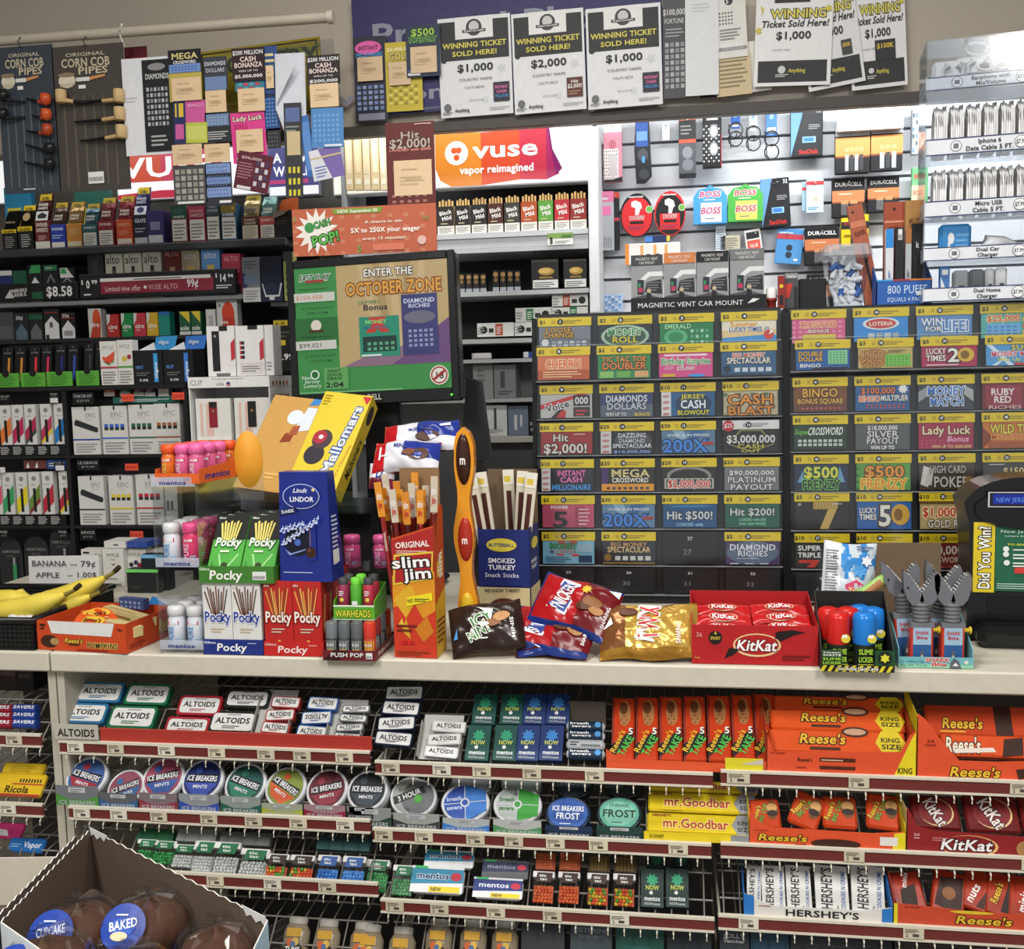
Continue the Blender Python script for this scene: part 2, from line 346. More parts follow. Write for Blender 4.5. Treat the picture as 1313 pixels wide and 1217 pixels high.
# ---------------------------------------------------------------- lottery ticket racks on the counter
def lcs(p, L, u, v, n=0):
 a = math.radians(L); return p + Vector((u, math.sin(a)*v - math.cos(a)*n, math.cos(a)*v + math.sin(a)*n))
def rack(bb, Y, L, rows, lips, colx, data, label, side, first):
 zz(); p, w, h = place(bb, Y, ZC, L, ZC+.002)
 a = math.radians(L); xm = (bb[0]+bb[2])/2; p0 = Vector((0, Y, ZC)); n = Vector((0, -math.cos(a), math.sin(a)))
 vv = lambda y: ((onplane(xm, y, p0, n)).z-p.z)/math.cos(a)
 t = thing('ticket_rack', label, 'lottery rack', 'lottery ticket racks'); pose(t, p, L)
 D = .20
 g = G(); g.box(-w/2, w/2, .006, .012, 0, h, '1c1c1e'); g.make('back_board', t)
 for s in (-1, 1):
  x0 = -w/2-.008 if s < 0 else w/2
  g = G(); q = [(0, -.012), (D, -.012)]
  hb = h-.01
  V = [(x0, -.012, .002), (x0+.008, -.012, .002), (x0+.008, D, D*math.tan(a)+.002), (x0, D, D*math.tan(a)+.002), (x0, -.012, hb), (x0+.008, -.012, hb), (x0+.008, D, hb), (x0, D, hb)]
  g.add(V, [(0, 3, 2, 1), (4, 5, 6, 7), (0, 1, 5, 4), (1, 2, 6, 5), (2, 3, 7, 6), (3, 0, 4, 7)], '131315:g'); g.make('side_panel', t)
 G().box(-w/2, w/2, .013, D, h-.045, h-.04, '131315').make('top_panel', t)
 G().box(-w/2, w/2, D-.006, D, .02, h-.046, '1a1a1c').make('rear_panel', t)
 cw_ = w/4
 for i, (yt, yl) in enumerate(zip(rows, lips)):
  vt, vl = vv(yt), vv(yl)
  fr = .010 if i == 1 else .0                       # the second tier stands proud of the first
  # clear pocket of the row: a face and a bright lower lip
  g = G(); g.box(-w/2+.001, w/2-.001, -.0115-fr, -.0105-fr, vl, vt+.002, 'eef2f4:x'); cp = g.make('clear_pocket', t)
  G().box(-w/2+.001, w/2-.001, -.0125-fr, .005, vl-.0018, vl, 'b9bfc4:j').make('pocket_lip', t)
  for c in range(4):
   k = i*4+c; u = -w/2+cw_*(c+.5)+colx[min(i, len(colx)-1)]*.001
   tw = cw_*.86; d = data[k] if k < len(data) else None
   if d is None: continue
   num = first+k
   sh = .0178
   if d[0]:
    g = G(); base = 'e3c71f' if d[0] != '25' else 'dcdcd8'
    g.box(u-tw/2-.002, u+tw/2+.002, -.0095-fr, -.0085-fr, vt-sh, vt, base)
    sp = 't $%s .09 .5 %.2f .42 161616;l .36 .3 .85 .75 2 a08c20;c .42 .5 .052 0 161616;t %d .42 .5 .06 .3 f0f0f0;p b8a030 .26,.35 .32,.35 .32,.7 .26,.7' % (d[0], .06*len('$'+d[0]), num)
    if d[0] == '25': sp = 'c .1 .4 .1 0 c02028;t $25 .1 .45 .15 .5 w;l .36 .3 .85 .75 2 8a8a8a;c .46 .5 .052 0 161616;t 16 .46 .5 .06 .3 f0f0f0'
    g.deco(sp, (u-tw/2-.002, -.0095-fr, vt-sh), (1, 0, 0), (0, 0, 1), tw+.004, sh); g.make('price_strip', cp)
   else:
    g = G(); g.box(u-tw/2, u+tw/2, -.0095, -.0085, vl+.004, vt, '1b1b1d')
    g.deco('t %d .5 .8 .1 .1 dcdcdc;t %d .45 .38 .16 .17 8f8f90 n' % (num, num), (u-tw/2, -.0095, vl+.004), (1, 0, 0), (0, 0, 1), tw, vt-vl-.004)
    g.make('number_card', cp)
   if d[0]:
    hh = vt-sh-vl-.003
    if i == 0: hh = vt-sh-vv(rows[1])+.004
    g = G(); g.box(-tw/2, tw/2, 0, .001, 0, hh, d[1]); g.front(d[3], tw, hh)
    o = g.make('scratch_ticket'); tag(o, 'scratch ticket %s under price strip number %d' % (d[2], num), 'lottery ticket', 'scratch tickets in the %s rack' % side)
    pose(o, lcs(p, L, u, (vt-sh-hh if i == 0 else vl+.003), .008+fr), L)
 return t, p, w, h
T1 = [
 ('1', '7c828c', 'LOOSE CHANGE in gold on grey', 'r 0 0 1 .45 6a7079;g .25 .12 .95 .4 6 2 .7 c9ced2 9aa0a8;c .12 .3 .07 0 d8d8d8;t LOOSE .38 .84 .5 .22 d9a23a o=3a2a10;t CHANGE .38 .62 .6 .22 d9a23a o=3a2a10'),
 ('2', '24323c', 'MONEY ROLL in green and yellow', 'e .5 .5 .46 .48 a9c4ad;e .5 .5 .4 .4 3a5a48;t MONEY .5 .68 .66 .28 2d8f4e o=e8ecd8;t ROLL .5 .36 .5 .26 e0c62a o=2a5a3a'),
 ('2', '1f7f4c', 'EMERALD in green clover art', 'e .3 .4 .22 .34 58b27e;e .3 .4 .14 .22 2a8a58;g .58 .1 .95 .8 4 3 .6 9fd8b4 4fa878;t EMERALD .34 .85 .5 .2 a8e6b0 o=0f4a2a'),
 ('2', 'e9e2cc', 'SUMMER LUCKY TIMES 10 beach', 'r 0 0 1 .38 3f93d6;p e4c890 0,.3 1,.42 1,.62 0,.6;t Summer .4 .86 .5 .24 d98a1e o=fff0c0;t LUCKY_TIMES_10 .5 .64 .74 .2 1d4f9c o=f4f0e4;c .86 .4 .09 0 d8453a;p f4f4f4 .86,.4 .95,.5 .9,.62'),
 ('2', 'd9784a', 'red and gold under glare', 'r 0 0 1 .4 b8562f;t CHERRY! .5 .66 .7 .36 e8602c o=f3e6c0;l .1 .1 .9 .4 3 f0c890'),
 ('2', '2f8a52', 'TIC TAC TOE DOUBLER in orange', 'r .04 .04 .3 .3 8fbf6a;r .36 .04 .62 .3 6fae52;r .7 .04 .96 .3 d8a870;t TIC_TAC_TOE .5 .8 .84 .2 ee9a3a o=3a2a12;t DOUBLER .5 .52 .84 .28 e8863a o=3a2a12'),
 ('2', 'd8508c', 'Birthday Surprise in pink', 'r .1 .86 .9 .94 f4d8e4;t Birthday_Surprise .5 .66 .92 .26 3a9a6a o=f0f4d8;t $25,000! .5 .36 .34 .15 w;r .06 .02 .3 .14 d8b020;e .7 .06 .16 .06 3a9ae0;l .1 .3 .3 .48 3 f0b0cc'),
 ('2', '2c5f86', 'BIG MONEY SPECTACULAR in blue', 't BIG_MONEY .5 .84 .6 .18 d86a4a o=e8e4d8;t SPECTACULAR .5 .62 .8 .24 efe8d8 o=2a2a3a;g .24 .16 .96 .4 5 1 .7 cfd6da;c .1 .28 .07 0 1b2b3a;r 0 0 1 .08 1a3448'),
 ('5', 'b9b6b2', 'red Voice ticket with 000', 'p c02a30 0,.55 .75,1 .95,1 0,.35;p 26262a .2,0 .36,.36 .46,.36 .34,0;p c02a30 .3,0 .4,.3 .5,.3 .48,0;t Voice .33 .5 .46 .3 1a1a1c o=e8e8e8 rot=14;r .64 .5 .96 .94 2a2a2c;t 000 .8 .72 .26 .3 dcdcdc;r .64 .06 .96 .44 3a3434;l .68 .1 .92 .4 2 c04040'),
 ('5', '35406b', 'DIAMONDS DOLLARS in silver', 'r 0 0 1 .5 5b6472;t DIAMONDS .5 .76 .8 .28 d4d8e2 o=20264a;t DOLLARS .5 .45 .76 .28 c2c8d2 o=2a3040;t WIN_UP_TO .3 .12 .4 .14 w;t BONUS! .8 .1 .3 .14 e0c62a'),
 ('10', '2a5f8e', 'JERSEY CASH BLOWOUT in yellow', 'r 0 0 .18 1 dcdcda;t NEW .09 .82 .12 .12 c03040 sh=.3;t NEW .09 .57 .12 .12 c03040 sh=.3;t NEW .09 .32 .12 .12 c03040 sh=.3;t NEW .09 .08 .12 .12 c03040 sh=.3;e .6 .5 .34 .46 1d3b5c;t JERSEY .6 .8 .44 .19 d8cc4a o=1a3020;t CASH .6 .48 .48 .34 e8f0f4 o=14304e;t BLOWOUT .6 .14 .6 .19 e0d23a o=1a3020'),
 ('10', 'b7ab8a', 'CASH BLAST in big orange letters', 'g 0 .75 1 1 8 1 .6 6a7a5a d8d0b0;t CASH .5 .64 .86 .4 e09228 o=3a1e0c;t BLAST .5 .18 .86 .36 d8872a o=3a1e0c;g .02 0 .98 .1 5 1 .5 8a7a50'),
 ('20', '9c2a26', 'Hit $2,000! on red', 't Hit .38 .74 .3 .32 d8d0c8 o=3a0c0c;t $2,000! .48 .26 .86 .42 dcd4cc o=3a0c0c;l .64 .86 .95 .96 1 d8b0a8'),
 ('20', '1d1d1f', 'DAZZLING DIAMOND SPECTACULAR on black', 'r 0 0 .2 1 cfcfcd;t NEW .1 .82 .13 .12 c03040 sh=.3;t NEW .1 .57 .13 .12 c03040 sh=.3;t NEW .1 .32 .13 .12 c03040 sh=.3;t NEW .1 .08 .13 .12 c03040 sh=.3;e .62 .55 .36 .42 4a4c50;t DAZZLING .6 .8 .54 .2 d8d8dc o=26262a;t DIAMOND .6 .56 .5 .18 c4c6cc o=26262a;t SPECTACULAR .6 .34 .74 .18 d8d8dc o=26262a;t $10,000,000 .6 .08 .7 .13 7f9ad0'),
 ('30', '5a7f9e', 'blue 200X with silver rays', 'p 8fb0c8 .2,1 .4,1 .5,.6 .3,.6;p 3a6a9c .55,1 .85,1 .7,.6 .5,.6;t OVER_$_IN_PRIZES .5 .78 .8 .1 e0e4e8;t 200X .44 .32 .84 .56 3f86d8 o=16305c;r .76 .34 .97 .48 b03a2a'),
 ('25', '1f1f1d', '$3,000,000 CASH OUT on black', 'p 8a8440 .08,.34 .3,.98 .7,.98 .94,.34 .5,0;p 1a1a18 .12,.36 .32,.92 .68,.92 .9,.36 .5,.06;t $3,000,000 .5 .58 .9 .34 dededa o=2a2a26;t CASH .5 .26 .5 .18 c8b84a;t OUT .5 .06 .36 .13 c8b84a'),
 ('20', '2a2a30', 'INSTANT CASH MILLIONAIRE in pink and blue', 'r 0 0 .17 1 cfcfcd;t NEW .08 .82 .12 .12 c03040 sh=.3;t NEW .08 .57 .12 .12 c03040 sh=.3;t NEW .08 .32 .12 .12 c03040 sh=.3;t NEW .08 .08 .12 .12 c03040 sh=.3;t INSTANT .58 .78 .56 .24 e67ab4 o=3a1430;t CASH .58 .5 .44 .24 e67ab4 o=3a1430;t MILLIONAIRE .58 .17 .76 .24 4a9ad8 o=14304e'),
 ('20', '2b2620', 'MEGA CROSSWORD over orange band', 'r 0 .3 .12 1 4b2a6a;t MEGA .55 .76 .74 .34 d8c88a o=1a140e;t CROSSWORD .55 .46 .7 .2 f0ece0;r 0 0 1 .3 e09a2a;g .1 .06 .95 .24 8 1 .6 5a2a20 2a4a6a'),
 ('20', '2a2624', '$2,000,000 in red on black and silver', 'e .5 .62 .42 .4 8f8b86;e .5 .58 .36 .34 26221f;r .04 .08 .96 .52 bdb8ae;r .07 .12 .93 .48 34302c;t $2,000,000 .5 .3 .8 .3 d0322a o=e8e0d4'),
 ('20', '77797b', '$90,000,000 PLATINUM PAYOUT on grey', 't $90,000,000 .5 .74 .84 .2 e6e6e4 o=3a3a3c;t PLATINUM .5 .45 .9 .24 d4d4d2 o=3a3a3c;t PAYOUT .5 .14 .8 .24 d4d4d2 o=3a3a3c'),
 ('5', 'c0506e', 'pink POWER 5 with black five', 't POWER .33 .87 .34 .14 f4ecec;t 5 .36 .36 .34 .68 1e1416;g .64 .06 .97 .94 1 5 .6 9a2c40;l .7 .1 .92 .9 5 e0a8b0'),
 ('30', '5e86a8', 'blue 200X in the sixth row', 'p 8fb0c8 .2,1 .4,1 .5,.6 .3,.6;p 3a6a9c .55,1 .85,1 .7,.6 .5,.6;t OVER_$_IN_PRIZES .5 .78 .8 .1 e0e4e8;t 200X .44 .32 .84 .54 3f86d8 o=16305c;r .76 .34 .97 .46 b03a2a'),
 ('10', '1d5484', 'Hit $500! on blue', 't Hit_$500! .5 .52 .88 .34 d2d6da o=0e2038;t LOADED_with .5 .13 .5 .14 9fc8e8;e .5 .9 .4 .06 2f7ab0'),
 ('5', '1f5f50', 'Hit $200! on dark green', 't Hit_$200! .5 .66 .84 .3 d2d6d2 o=0e2c22;t LOADED_with_$50 .5 .34 .5 .12 8fd0a8;t AND_$200_PRIZES .5 .16 .5 .12 8fd0a8'),
 ('2', '7fb8d0', 'MONEY MULTIPLIER with a red X', 'p c8403a .25,.35 .4,.35 .7,1 .55,1;p c8403a .6,.3 .72,.35 .4,1 .26,1;t MONEY .4 .76 .52 .24 3fa05a o=14402a;t MULTIPLIER .4 .52 .52 .16 20243a o=cfe4ec;r .68 .5 .96 .85 9ab4c4;r .7 .06 .96 .36 1c3a5c;l .05 .08 .6 .35 3 2f6a90'),
 ('2', '30353c', 'BIG MONEY SPECTACULAR in brown gold', 't BIG_MONEY .5 .84 .7 .19 c89a6a o=20140c;t SPECTACULAR .5 .62 .82 .24 e0c08a o=20140c;g .24 .16 .96 .42 5 1 .7 cfd0cc;c .1 .28 .07 0 8a6a30;r 0 0 1 .07 8a6a30'),
 ('', '', '', ''),
 ('5', '4a3a60', 'DIAMOND RICHES in white on purple', 'e .5 .5 .48 .5 5f6f86;p 8f9fc0 .5,.95 .7,.6 .5,.2 .3,.6;t DIAMOND .5 .74 .86 .26 e4e8f0 o=2a2448;t RICHES .5 .48 .56 .24 e4e8f0 o=2a2448;l .2 .24 .8 .32 1 b0b8d0;g .08 .02 .9 .12 3 1 .6 b0b8c8'),
 ('', '', '', ''), ('', '', '', ''), ('', '', '', ''), ('', '', '', '')]
RK = [rack((689, 398, 1003, 766), 2.06, 5, [404, 443, 492, 541, 588, 635, 682, 728], [440, 487, 536, 583, 631, 678, 725, 762], [-2, -4, 0, 0, 1, 2, 2, 2], T1,
 'black counter rack of scratch tickets numbered 1 to 32 with clear pockets', 'left', 1)[0]]
T2 = [
 ('3', 'd8608c', 'pink CROSSWORD with yellow grid', 'g 0 0 1 1 8 5 .5 e890b0;r .2 .02 .82 .34 d8c83a;t CROSSWORD .5 .76 .7 .26 e0603a o=f4e4c0;t BONUS .5 .48 .4 .14 f0e8d8 o=a04020'),
 ('3', '2f8fd8', 'blue LOTERIA ticket with cards', 'e .5 .72 .34 .26 d8e4ea;e .5 .72 .28 .2 c8403a;t LOTERIA .5 .72 .44 .16 f4e8d8;g .26 .06 .86 .4 4 1 .8 c4ccd0 9fb0b8'),
 ('3', '5f8fc4', 'WIN FOR LIFE in white on blue', 't WIN .28 .74 .4 .32 e8eef4 o=24508c;t FOR .3 .44 .3 .2 f4f4f4 o=1a2a4a;t LIFE! .7 .55 .5 .44 4f86c8 o=f0f4f8;t $1,000_A_MONTH .5 .1 .8 .12 e0d04a'),
 ('3', '58b0a8', '$25,000 with a light blue grid', 't $25,000 .4 .8 .6 .26 e0603a o=f0e8b0;r .1 .05 .7 .58 6fb4e4;g .12 .08 .68 .55 5 3 .6 4f8fc8;g .74 .1 1 .9 2 3 .7 e8c040 e07030'),
 ('3', '1c5fa8', 'DOUBLE DOLLAR BINGO with green card', 't DOUBLE .27 .78 .46 .22 e8b43a o=3a2a10;t DOLLAR .27 .52 .46 .22 e8b43a o=3a2a10;t BINGO .27 .2 .4 .17 f0f0ea;r .6 .24 .96 .92 8fd0a0;g .63 .28 .94 .9 5 5 .6 4fa868;r .3 .02 .98 .1 1d1d1f'),
 ('3', 'c8b06a', 'BINGO GOLD in bronze', 'e .3 .5 .3 .44 b08040;t BINGO .25 .7 .42 .3 e0a860 o=5a3414;t GOLD .25 .24 .4 .34 e8a04a o=5a3414;r .5 .08 .96 .66 7ac44a;g .52 .12 .94 .62 6 4 .5 4a9a3a;l .55 .75 .9 .9 2 6a5a3a'),
 ('5', 'b02450', 'LUCKY TIMES 20 in white on magenta', 't LUCKY .26 .76 .36 .28 f4f0e4 o=4a0c20;t TIMES .26 .42 .36 .28 f4f0e4 o=4a0c20;t 2 .58 .56 .22 .66 f4f0e4 o=3a0c1a;e .8 .55 .15 .34 e0b83a;e .78 .55 .08 .2 8a6010;l .08 .06 .92 .18 1 f0d0d8'),
 ('5', '4f9fd8', 'SUPER MONEY MULTIPLIER with rays', 'p d8ecf8 0,1 .4,0 .5,0 .1,1;p d8ecf8 .1,.0 .2,0 .4,.5;t SUPER .7 .84 .5 .24 e8e04a o=14406a;t MONEY_MULT .52 .55 .86 .24 e04a6a o=f0f0e8;t Win_Up_To .5 .28 .6 .16 e0e04a;r .5 0 1 .12 c83a2a'),
 ('5', '7a4a24', 'BINGO BONUS SQUARE in gold', 't BINGO .5 .76 .68 .34 e0a830 o=3a1c0c;t BONUS_SQUARE .5 .42 .86 .2 e0b050 o=3a1c0c;r 0 0 1 .28 6a4038;g .15 .1 .92 .22 9 1 .5 d0604a'),
 ('5', '2c5f94', '$100,000 BINGO MULTIPLIER', 't $100,000 .42 .8 .64 .26 e07a3a o=14243c;t BINGO .26 .48 .4 .22 e0602c o=f0e8d8;t MULTIPLIER .72 .5 .5 .22 f0f0e8 o=14243c;g .2 .08 .95 .3 9 2 .5 d04a3a;x .88 .84 .1 9 e8e8e8'),
 ('5', '3a4048', 'MONEY MATCH in blue', 'p 9aa0a4 0,.3 .2,.6 .15,.9 0,.7;p b0b4b4 1,.3 .82,.6 .86,.9 1,.75;t MONEY .5 .74 .68 .34 3a78c8 o=e8ecf0;t MATCH .52 .32 .62 .32 3a78c8 o=e8ecf0'),
 ('5', '7a2430', 'RUBY RED RICHES on dark red', 'r .06 .1 .7 .9 96303e;t RUBY .36 .66 .42 .26 f0e8e8;t RED .36 .36 .32 .26 f0e8e8;t RICHES .4 .06 .6 .14 e0b0b0'),
 ('5', '23402c', 'SUPER CROSSWORD on dark green', 't Super .16 .72 .28 .2 6fb84a sh=.2;t CROSSWORD .6 .74 .66 .3 e8ece4 sh=.2 o=1a2a1e;g .08 .16 .94 .46 9 2 .7 c8cec8;r 0 0 1 .08 1a2a1e'),
 ('5', '5c5e60', '$18,000,000 SILVER PAYOUT', 't $18,000,000 .5 .84 .56 .18 e8e8e6 o=2c2c2e;t SILVER .5 .6 .58 .24 dcdcda o=2c2c2e;t PAYOUT .5 .34 .6 .24 dcdcda o=2c2c2e;t WIN_UP_TO .5 .08 .44 .15 f4f4f2'),
 ('5', 'a8284e', 'Lady Luck Bonus on deep pink', 'g .04 .04 .6 .4 7 3 .6 c04468;t Lady_Luck .5 .72 .88 .32 f0dcb0 o=5a1024;t Bonus .72 .38 .4 .22 f0b0cc sh=.2;t WIN_UP_TO_$200,000! .6 .09 .72 .11 e8d08a'),
 ('5', 'd07a2c', 'WILD TIME on orange', 'p 8a3c1c .0,0 .2,.4 .0,.8;t WILD_TIME .56 .74 .84 .34 e8dc4a o=6a2a10;t MULTIPLIER .5 .44 .7 .18 c83a20 o=f0d070;r .1 .02 .9 .26 a8582a'),
 ('5', '28324a', '$500 FRENZY in yellow green on navy', 'p 6fa0c8 .05,.3 .2,.9 .25,.3;p 6fa0c8 .8,.3 .85,.9 .95,.3;t $500 .5 .68 .66 .42 e0d84a o=2a6a3a;t FRENZY .5 .22 .72 .36 26282a o=7fc85a'),
 ('5', '5fa04a', '$500 FRENZY in orange on green', 't $500 .52 .7 .74 .42 ea9a30 o=6a3a10;t FRENZY .5 .24 .86 .38 e88a2c o=f0e060;g .0 .0 .12 1 1 4 .4 3a7a34'),
 ('5', '4a3c30', 'HIGH CARD POKER in silver', 'p d8d4cc .02,.2 .16,.1 .2,.8 .08,.9;p c8c4bc .1,.2 .22,.16 .26,.7 .16,.8;t HIGH_CARD .52 .76 .66 .28 b8b0a4 o=241c16;t POKER .58 .3 .64 .4 c8c0b4 o=241c16;e .9 .3 .08 .2 8a6a34'),
 ('5', '3b3d40', '$150K behind the black checker', 't $150K .6 .68 .5 .26 e0c88a o=20140c;l .1 .9 .5 .97 1 c8c8c8;e .5 .1 .4 .3 1e2022'),
 ('5', '26221e', 'dark with a glitter gold 7', 'p c8a85a .34,.98 .8,.98 .8,.8 .62,.0 .46,.0 .62,.72 .34,.72;g .36 .74 .78 .96 7 3 .5 8a6a2c;t $5 .08 .9 .06 .08 dcdcdc;l .7 .9 .95 .97 1 c8c8c8'),
 ('10', '2464ac', 'LUCKY TIMES 50 in white on blue', 't LUCKY .2 .68 .32 .2 f4f0e4 o=14305c;t TIMES .2 .44 .32 .2 f4f0e4 o=14305c;t 5 .52 .5 .26 .76 eceae2 o=4a3410;e .8 .52 .17 .38 d8a83a;e .76 .52 .08 .22 8a5c14'),
 ('10', 'b8a06a', '$1,000,000 GOLD RUSH', 't $1,000,000 .54 .62 1 .34 c83a2a o=f4e4b0;t GOLD_RUSH .56 .2 .84 .28 f0e8d8 o=3a1c0c;r 0 .9 1 1 6a4a20'),
 ('10', '5a3c34', 'maroon behind the black checker', 't $250,000 .5 .6 .8 .3 e8d8a0'),
 ('10', '2c2c2e', 'SUPER TRIPLE in white over a red 7', 't SUPER .26 .78 .44 .2 f0f0ee;t TRIPLE .26 .5 .44 .2 f0f0ee;p c83a2a .06,.3 .46,.3 .36,0 .2,0 .3,.18 .06,.18'),
 ('10', '8a5a3a', 'brown behind the shark toys', 't $1,000,000 .5 .6 .8 .3 e8d8a0'),
 ('10', '7c2c26', '$250,000 CROSSWORD on dark red', 't $250,000 .38 .72 .8 .34 e8dcd0;t CROSSWORD .4 .34 .8 .22 e8c8b8;g .1 .0 .9 .16 6 1 .6 a04a40'),
 ('10', '5a3430', 'dark red behind the checker in the seventh row', 't $50,000 .5 .6 .8 .3 e8d8a0'),
 ('', '', '', ''), ('', '', '', ''), ('', '', '', ''), ('', '', '', '')]
RK.append(rack((1012, 390, 1336, 775), 2.06, 5, [394, 434, 482, 531, 582, 631, 684, 735], [430, 474, 528, 578, 630, 680, 730, 772], [-2, 4, 0, 0, 1, 2, 2, 2], T2,
 'black counter rack of scratch tickets numbered 33 to 60 with clear pockets', 'right', 33)[0])
# ---------------------------------------------------------------- on top of the racks
RT1 = U(900, 398, 2.14).z
# things standing on top of the racks.  a riser board carries them
zz(740, 120, 4.345)
YB = 2.15
ZT = U(895, 399, YB).z
def under(o, t): o.parent = t; o.matrix_parent_inverse = t.matrix_basis.inverted()
for nm, xa_, xb_ in ((0, U(800, 399, YB).x, U(1000, 399, YB).x), (1, U(1004, 399, YB).x, 1.32)):
 under(G().box(xa_, xb_, YB-.02, YB+.22, ZT-.012, ZT, '17171a', .002).make('top_board'), RK[nm])
zz()
tr = thing('display_tray', 'black cardboard tray reading MAGNETIC VENT CAR MOUNT with gold ends', 'box'); p, w, h = place((809, 380, 983, 400), YB-.012, zs=ZT); pose(tr, p)
g = G(); g.box(-w/2, w/2, 0, .002, 0, h, '17171a'); g.front('t MAGNETIC_VENT_CAR_MOUNT .44 .5 .78 .34 e0e0e0 n;p dcdcdc .86,.4 .9,.75 .95,.7 .91,.5', w, h); g.make('front_panel', tr)
for s in (-1, 1): G().box(min(s*w/2, s*(w/2-.007)), max(s*w/2, s*(w/2-.007)), .0025, .09, 0, h, 'b8963a').make('end_panel', tr)
G().box(-w/2+.008, w/2-.008, .0025, .09, 0, .002, '17171a').make('bottom', tr)
mount = 'r 0 0 1 .8 8f9294;p 4a4c50 .0,.0 1,.0 1,.22 .5,.3 0,.24;p d8dadc .3,.5 .6,.62 1,.62 1,.7 .55,.7 .3,.58;p 2a2c30 .42,.34 .5,.52 .95,.56 .98,.3;l .5 .36 .92 .54 4 6a6c70;r .2 .3 .4 .56 26303a;r .23 .34 .37 .42 b03a5a;r .23 .43 .3 .5 3a8a5a;c .56 .36 .07 0 b8a88a;c .5 .16 .06 0 1e1e20;p 1e1e20 .46,.2 .62,.1 .64,.3 .5,.34;'
for (x0, x1, y0, c, lab) in ((809, 850, 327, '3f4144', 'dark grey'), (851, 892, 324, 'c97a45', 'orange'), (893, 934, 322, '18181a', 'black'), (936, 980, 319, '6f7274', 'light grey')):
 card('vent_mount_box', 'magnetic phone vent mount box with %s header band, in the black tray' % lab, 'box', (x0, y0, x1, 384), YB-.006, .06, '9a9c9e', mount+'r 0 .82 1 1 %s;t MAGNETIC_VENT .5 .93 .7 .05 d8d8d8 n;t CAR_MOUNT .5 .86 .5 .05 d8d8d8 n' % c, group='magnetic mount boxes', zs=ZT+.003, extra=None)
# clear tub of earphones
def cubby(): pass
p, w, h = place((1057, 312, 1120, 397), YB, zs=ZT)
t = thing('plastic_tub', 'clear tapered tub full of blue and white earphone packs on the right rack', 'tub'); pose(t, p)
g = G()
def ring(z, hw, hd, r=.008): return [(-hw+r, -hd, z), (hw-r, -hd, z), (hw, -hd+r, z), (hw, hd-r, z), (hw-r, hd, z), (-hw+r, hd, z), (-hw, hd-r, z), (-hw, -hd+r, z)]
def loft(g, rings, mat, cap=True, sm=False):
 n = len(rings[0]); V = [v for r in rings for v in r]
 F = [(i*n+k, i*n+(k+1) % n, (i+1)*n+(k+1) % n, (i+1)*n+k) for i in range(len(rings)-1) for k in range(n)]
 if cap: F += [tuple(reversed(range(n))), tuple(range(len(V)-n, len(V)))]
 g.add(V, F, mat, sm); return g
loft(g, [ring(0, w*.33, .03), ring(h*.78, w*.42, .038)], 'dfe6ee:x'); g.make('tub_body', t)
g = G(); loft(g, [ring(h*.78, w*.45, .040), ring(h*.82, w*.5, .045), ring(h*.97, w*.47, .043), ring(h, w*.44, .04)], 'c5ccd4:j'); g.make('lid', t)
for o in t.children: o.location.y = .045
for k in range(26):
 g = G(); cc = random.choice(('2f62b0', 'e6e8ea', 'e6e8ea'));
 zc = .014+(k//4)*h*.105; xx = (k % 4-1.5)*w*.16+random.uniform(-.003, .003); yy = .045-.018+random.uniform(-.004, .018)
 a = random.uniform(0, 3.1); d = Vector((math.cos(a), 0, math.sin(a)))*.009
 q = Vector((0, 0, 0)); g.tube([q-d, q-d*.2, q+d*.2, q+d], [.0055, .0062, .0045, .006], cc+':g', 8)
 o = g.make('earphone_pack'); tag(o, 'small rolled earphone pack heaped inside the clear tub', 'earphones', 'earphone packs in the clear tub'); o.location = p+Vector((xx, yy, zc+.002))
# blue 800 puffs display with flat boxes
zz(880, 0, 3.032)
p, w, h = place((738, 1085, 955, 1185), YB-.012, zs=ZT)
t = thing('display_box', 'blue display box reading 800 PUFFS EQUALS 4 PACKS beside the clear tub', 'box'); pose(t, p)
g = G(); g.box(-w/2, w/2, 0, .002, 0, h, '2b5fae')
g.front('t 800_PUFFS .56 .6 .72 .34 cfe2f4 n;t EQUALS_4_PACKS .56 .2 .72 .17 cfe2f4 n;r 0 .93 .3 1 3a9ad8;r .3 .93 .6 1 a83a3a;r .6 .93 1 1 c87a3a;r .72 .34 .92 .5 e0e0e0', w, h); g.make('front_panel', t)
g = G(); g.prism([(0, 0), (.1, 0), (.1, h*2.4), (0, h)], 0, .002, '2b5fae')
for v in range(len(g.v)): a_, b_, c_ = g.v[v]; g.v[v] = (-w/2+b_, a_, c_)
g.make('side_panel', t)
g = G(); g.prism([(0, 0), (.1, 0), (.1, h*2.4), (0, h)], 0, .002, '2b5fae')
for v in range(len(g.v)): a_, b_, c_ = g.v[v]; g.v[v] = (w/2-.002+b_, a_, c_)
g.make('side_panel', t)
for (bb, c, rl, yy, lab, fr) in (((700, 785, 762, 1082), 'a85a40', -11, .03, 'tilted copper coloured', 'c .3 .93 .08 0 1a1a1a;r .0 .78 1 .84 c87a5a;t FLAVOR .5 .72 .7 .05 5a2418 rot=8;p 2a1a14 .55,.05 .75,.05 .6,.6 .42,.6'),
  ((768, 785, 846, 1082), 'a04a30', 0, .045, 'copper red', 'c .5 .93 .08 0 3a1a1a;r 0 .8 1 .82 d8906a;t FUSION .5 .74 .6 .05 5a2418 rot=8;l .2 .1 .8 .5 4 6a2c1c'),
  ((850, 778, 922, 1082), 'b08048', 0, .03, 'bronze', 't PLUS .5 .8 .6 .06 5a2c14 rot=8;l .3 .7 .7 .76 2 6a3c1c;r .4 .1 .6 .6 1a1a1a')):
 card('pen_carton', '%s hang card pack standing in the blue 800 puffs box' % lab, 'box', bb, YB+yy, .012, c, fr, zs=ZT+.002, roll=rl, group='packs in the blue puffs box')
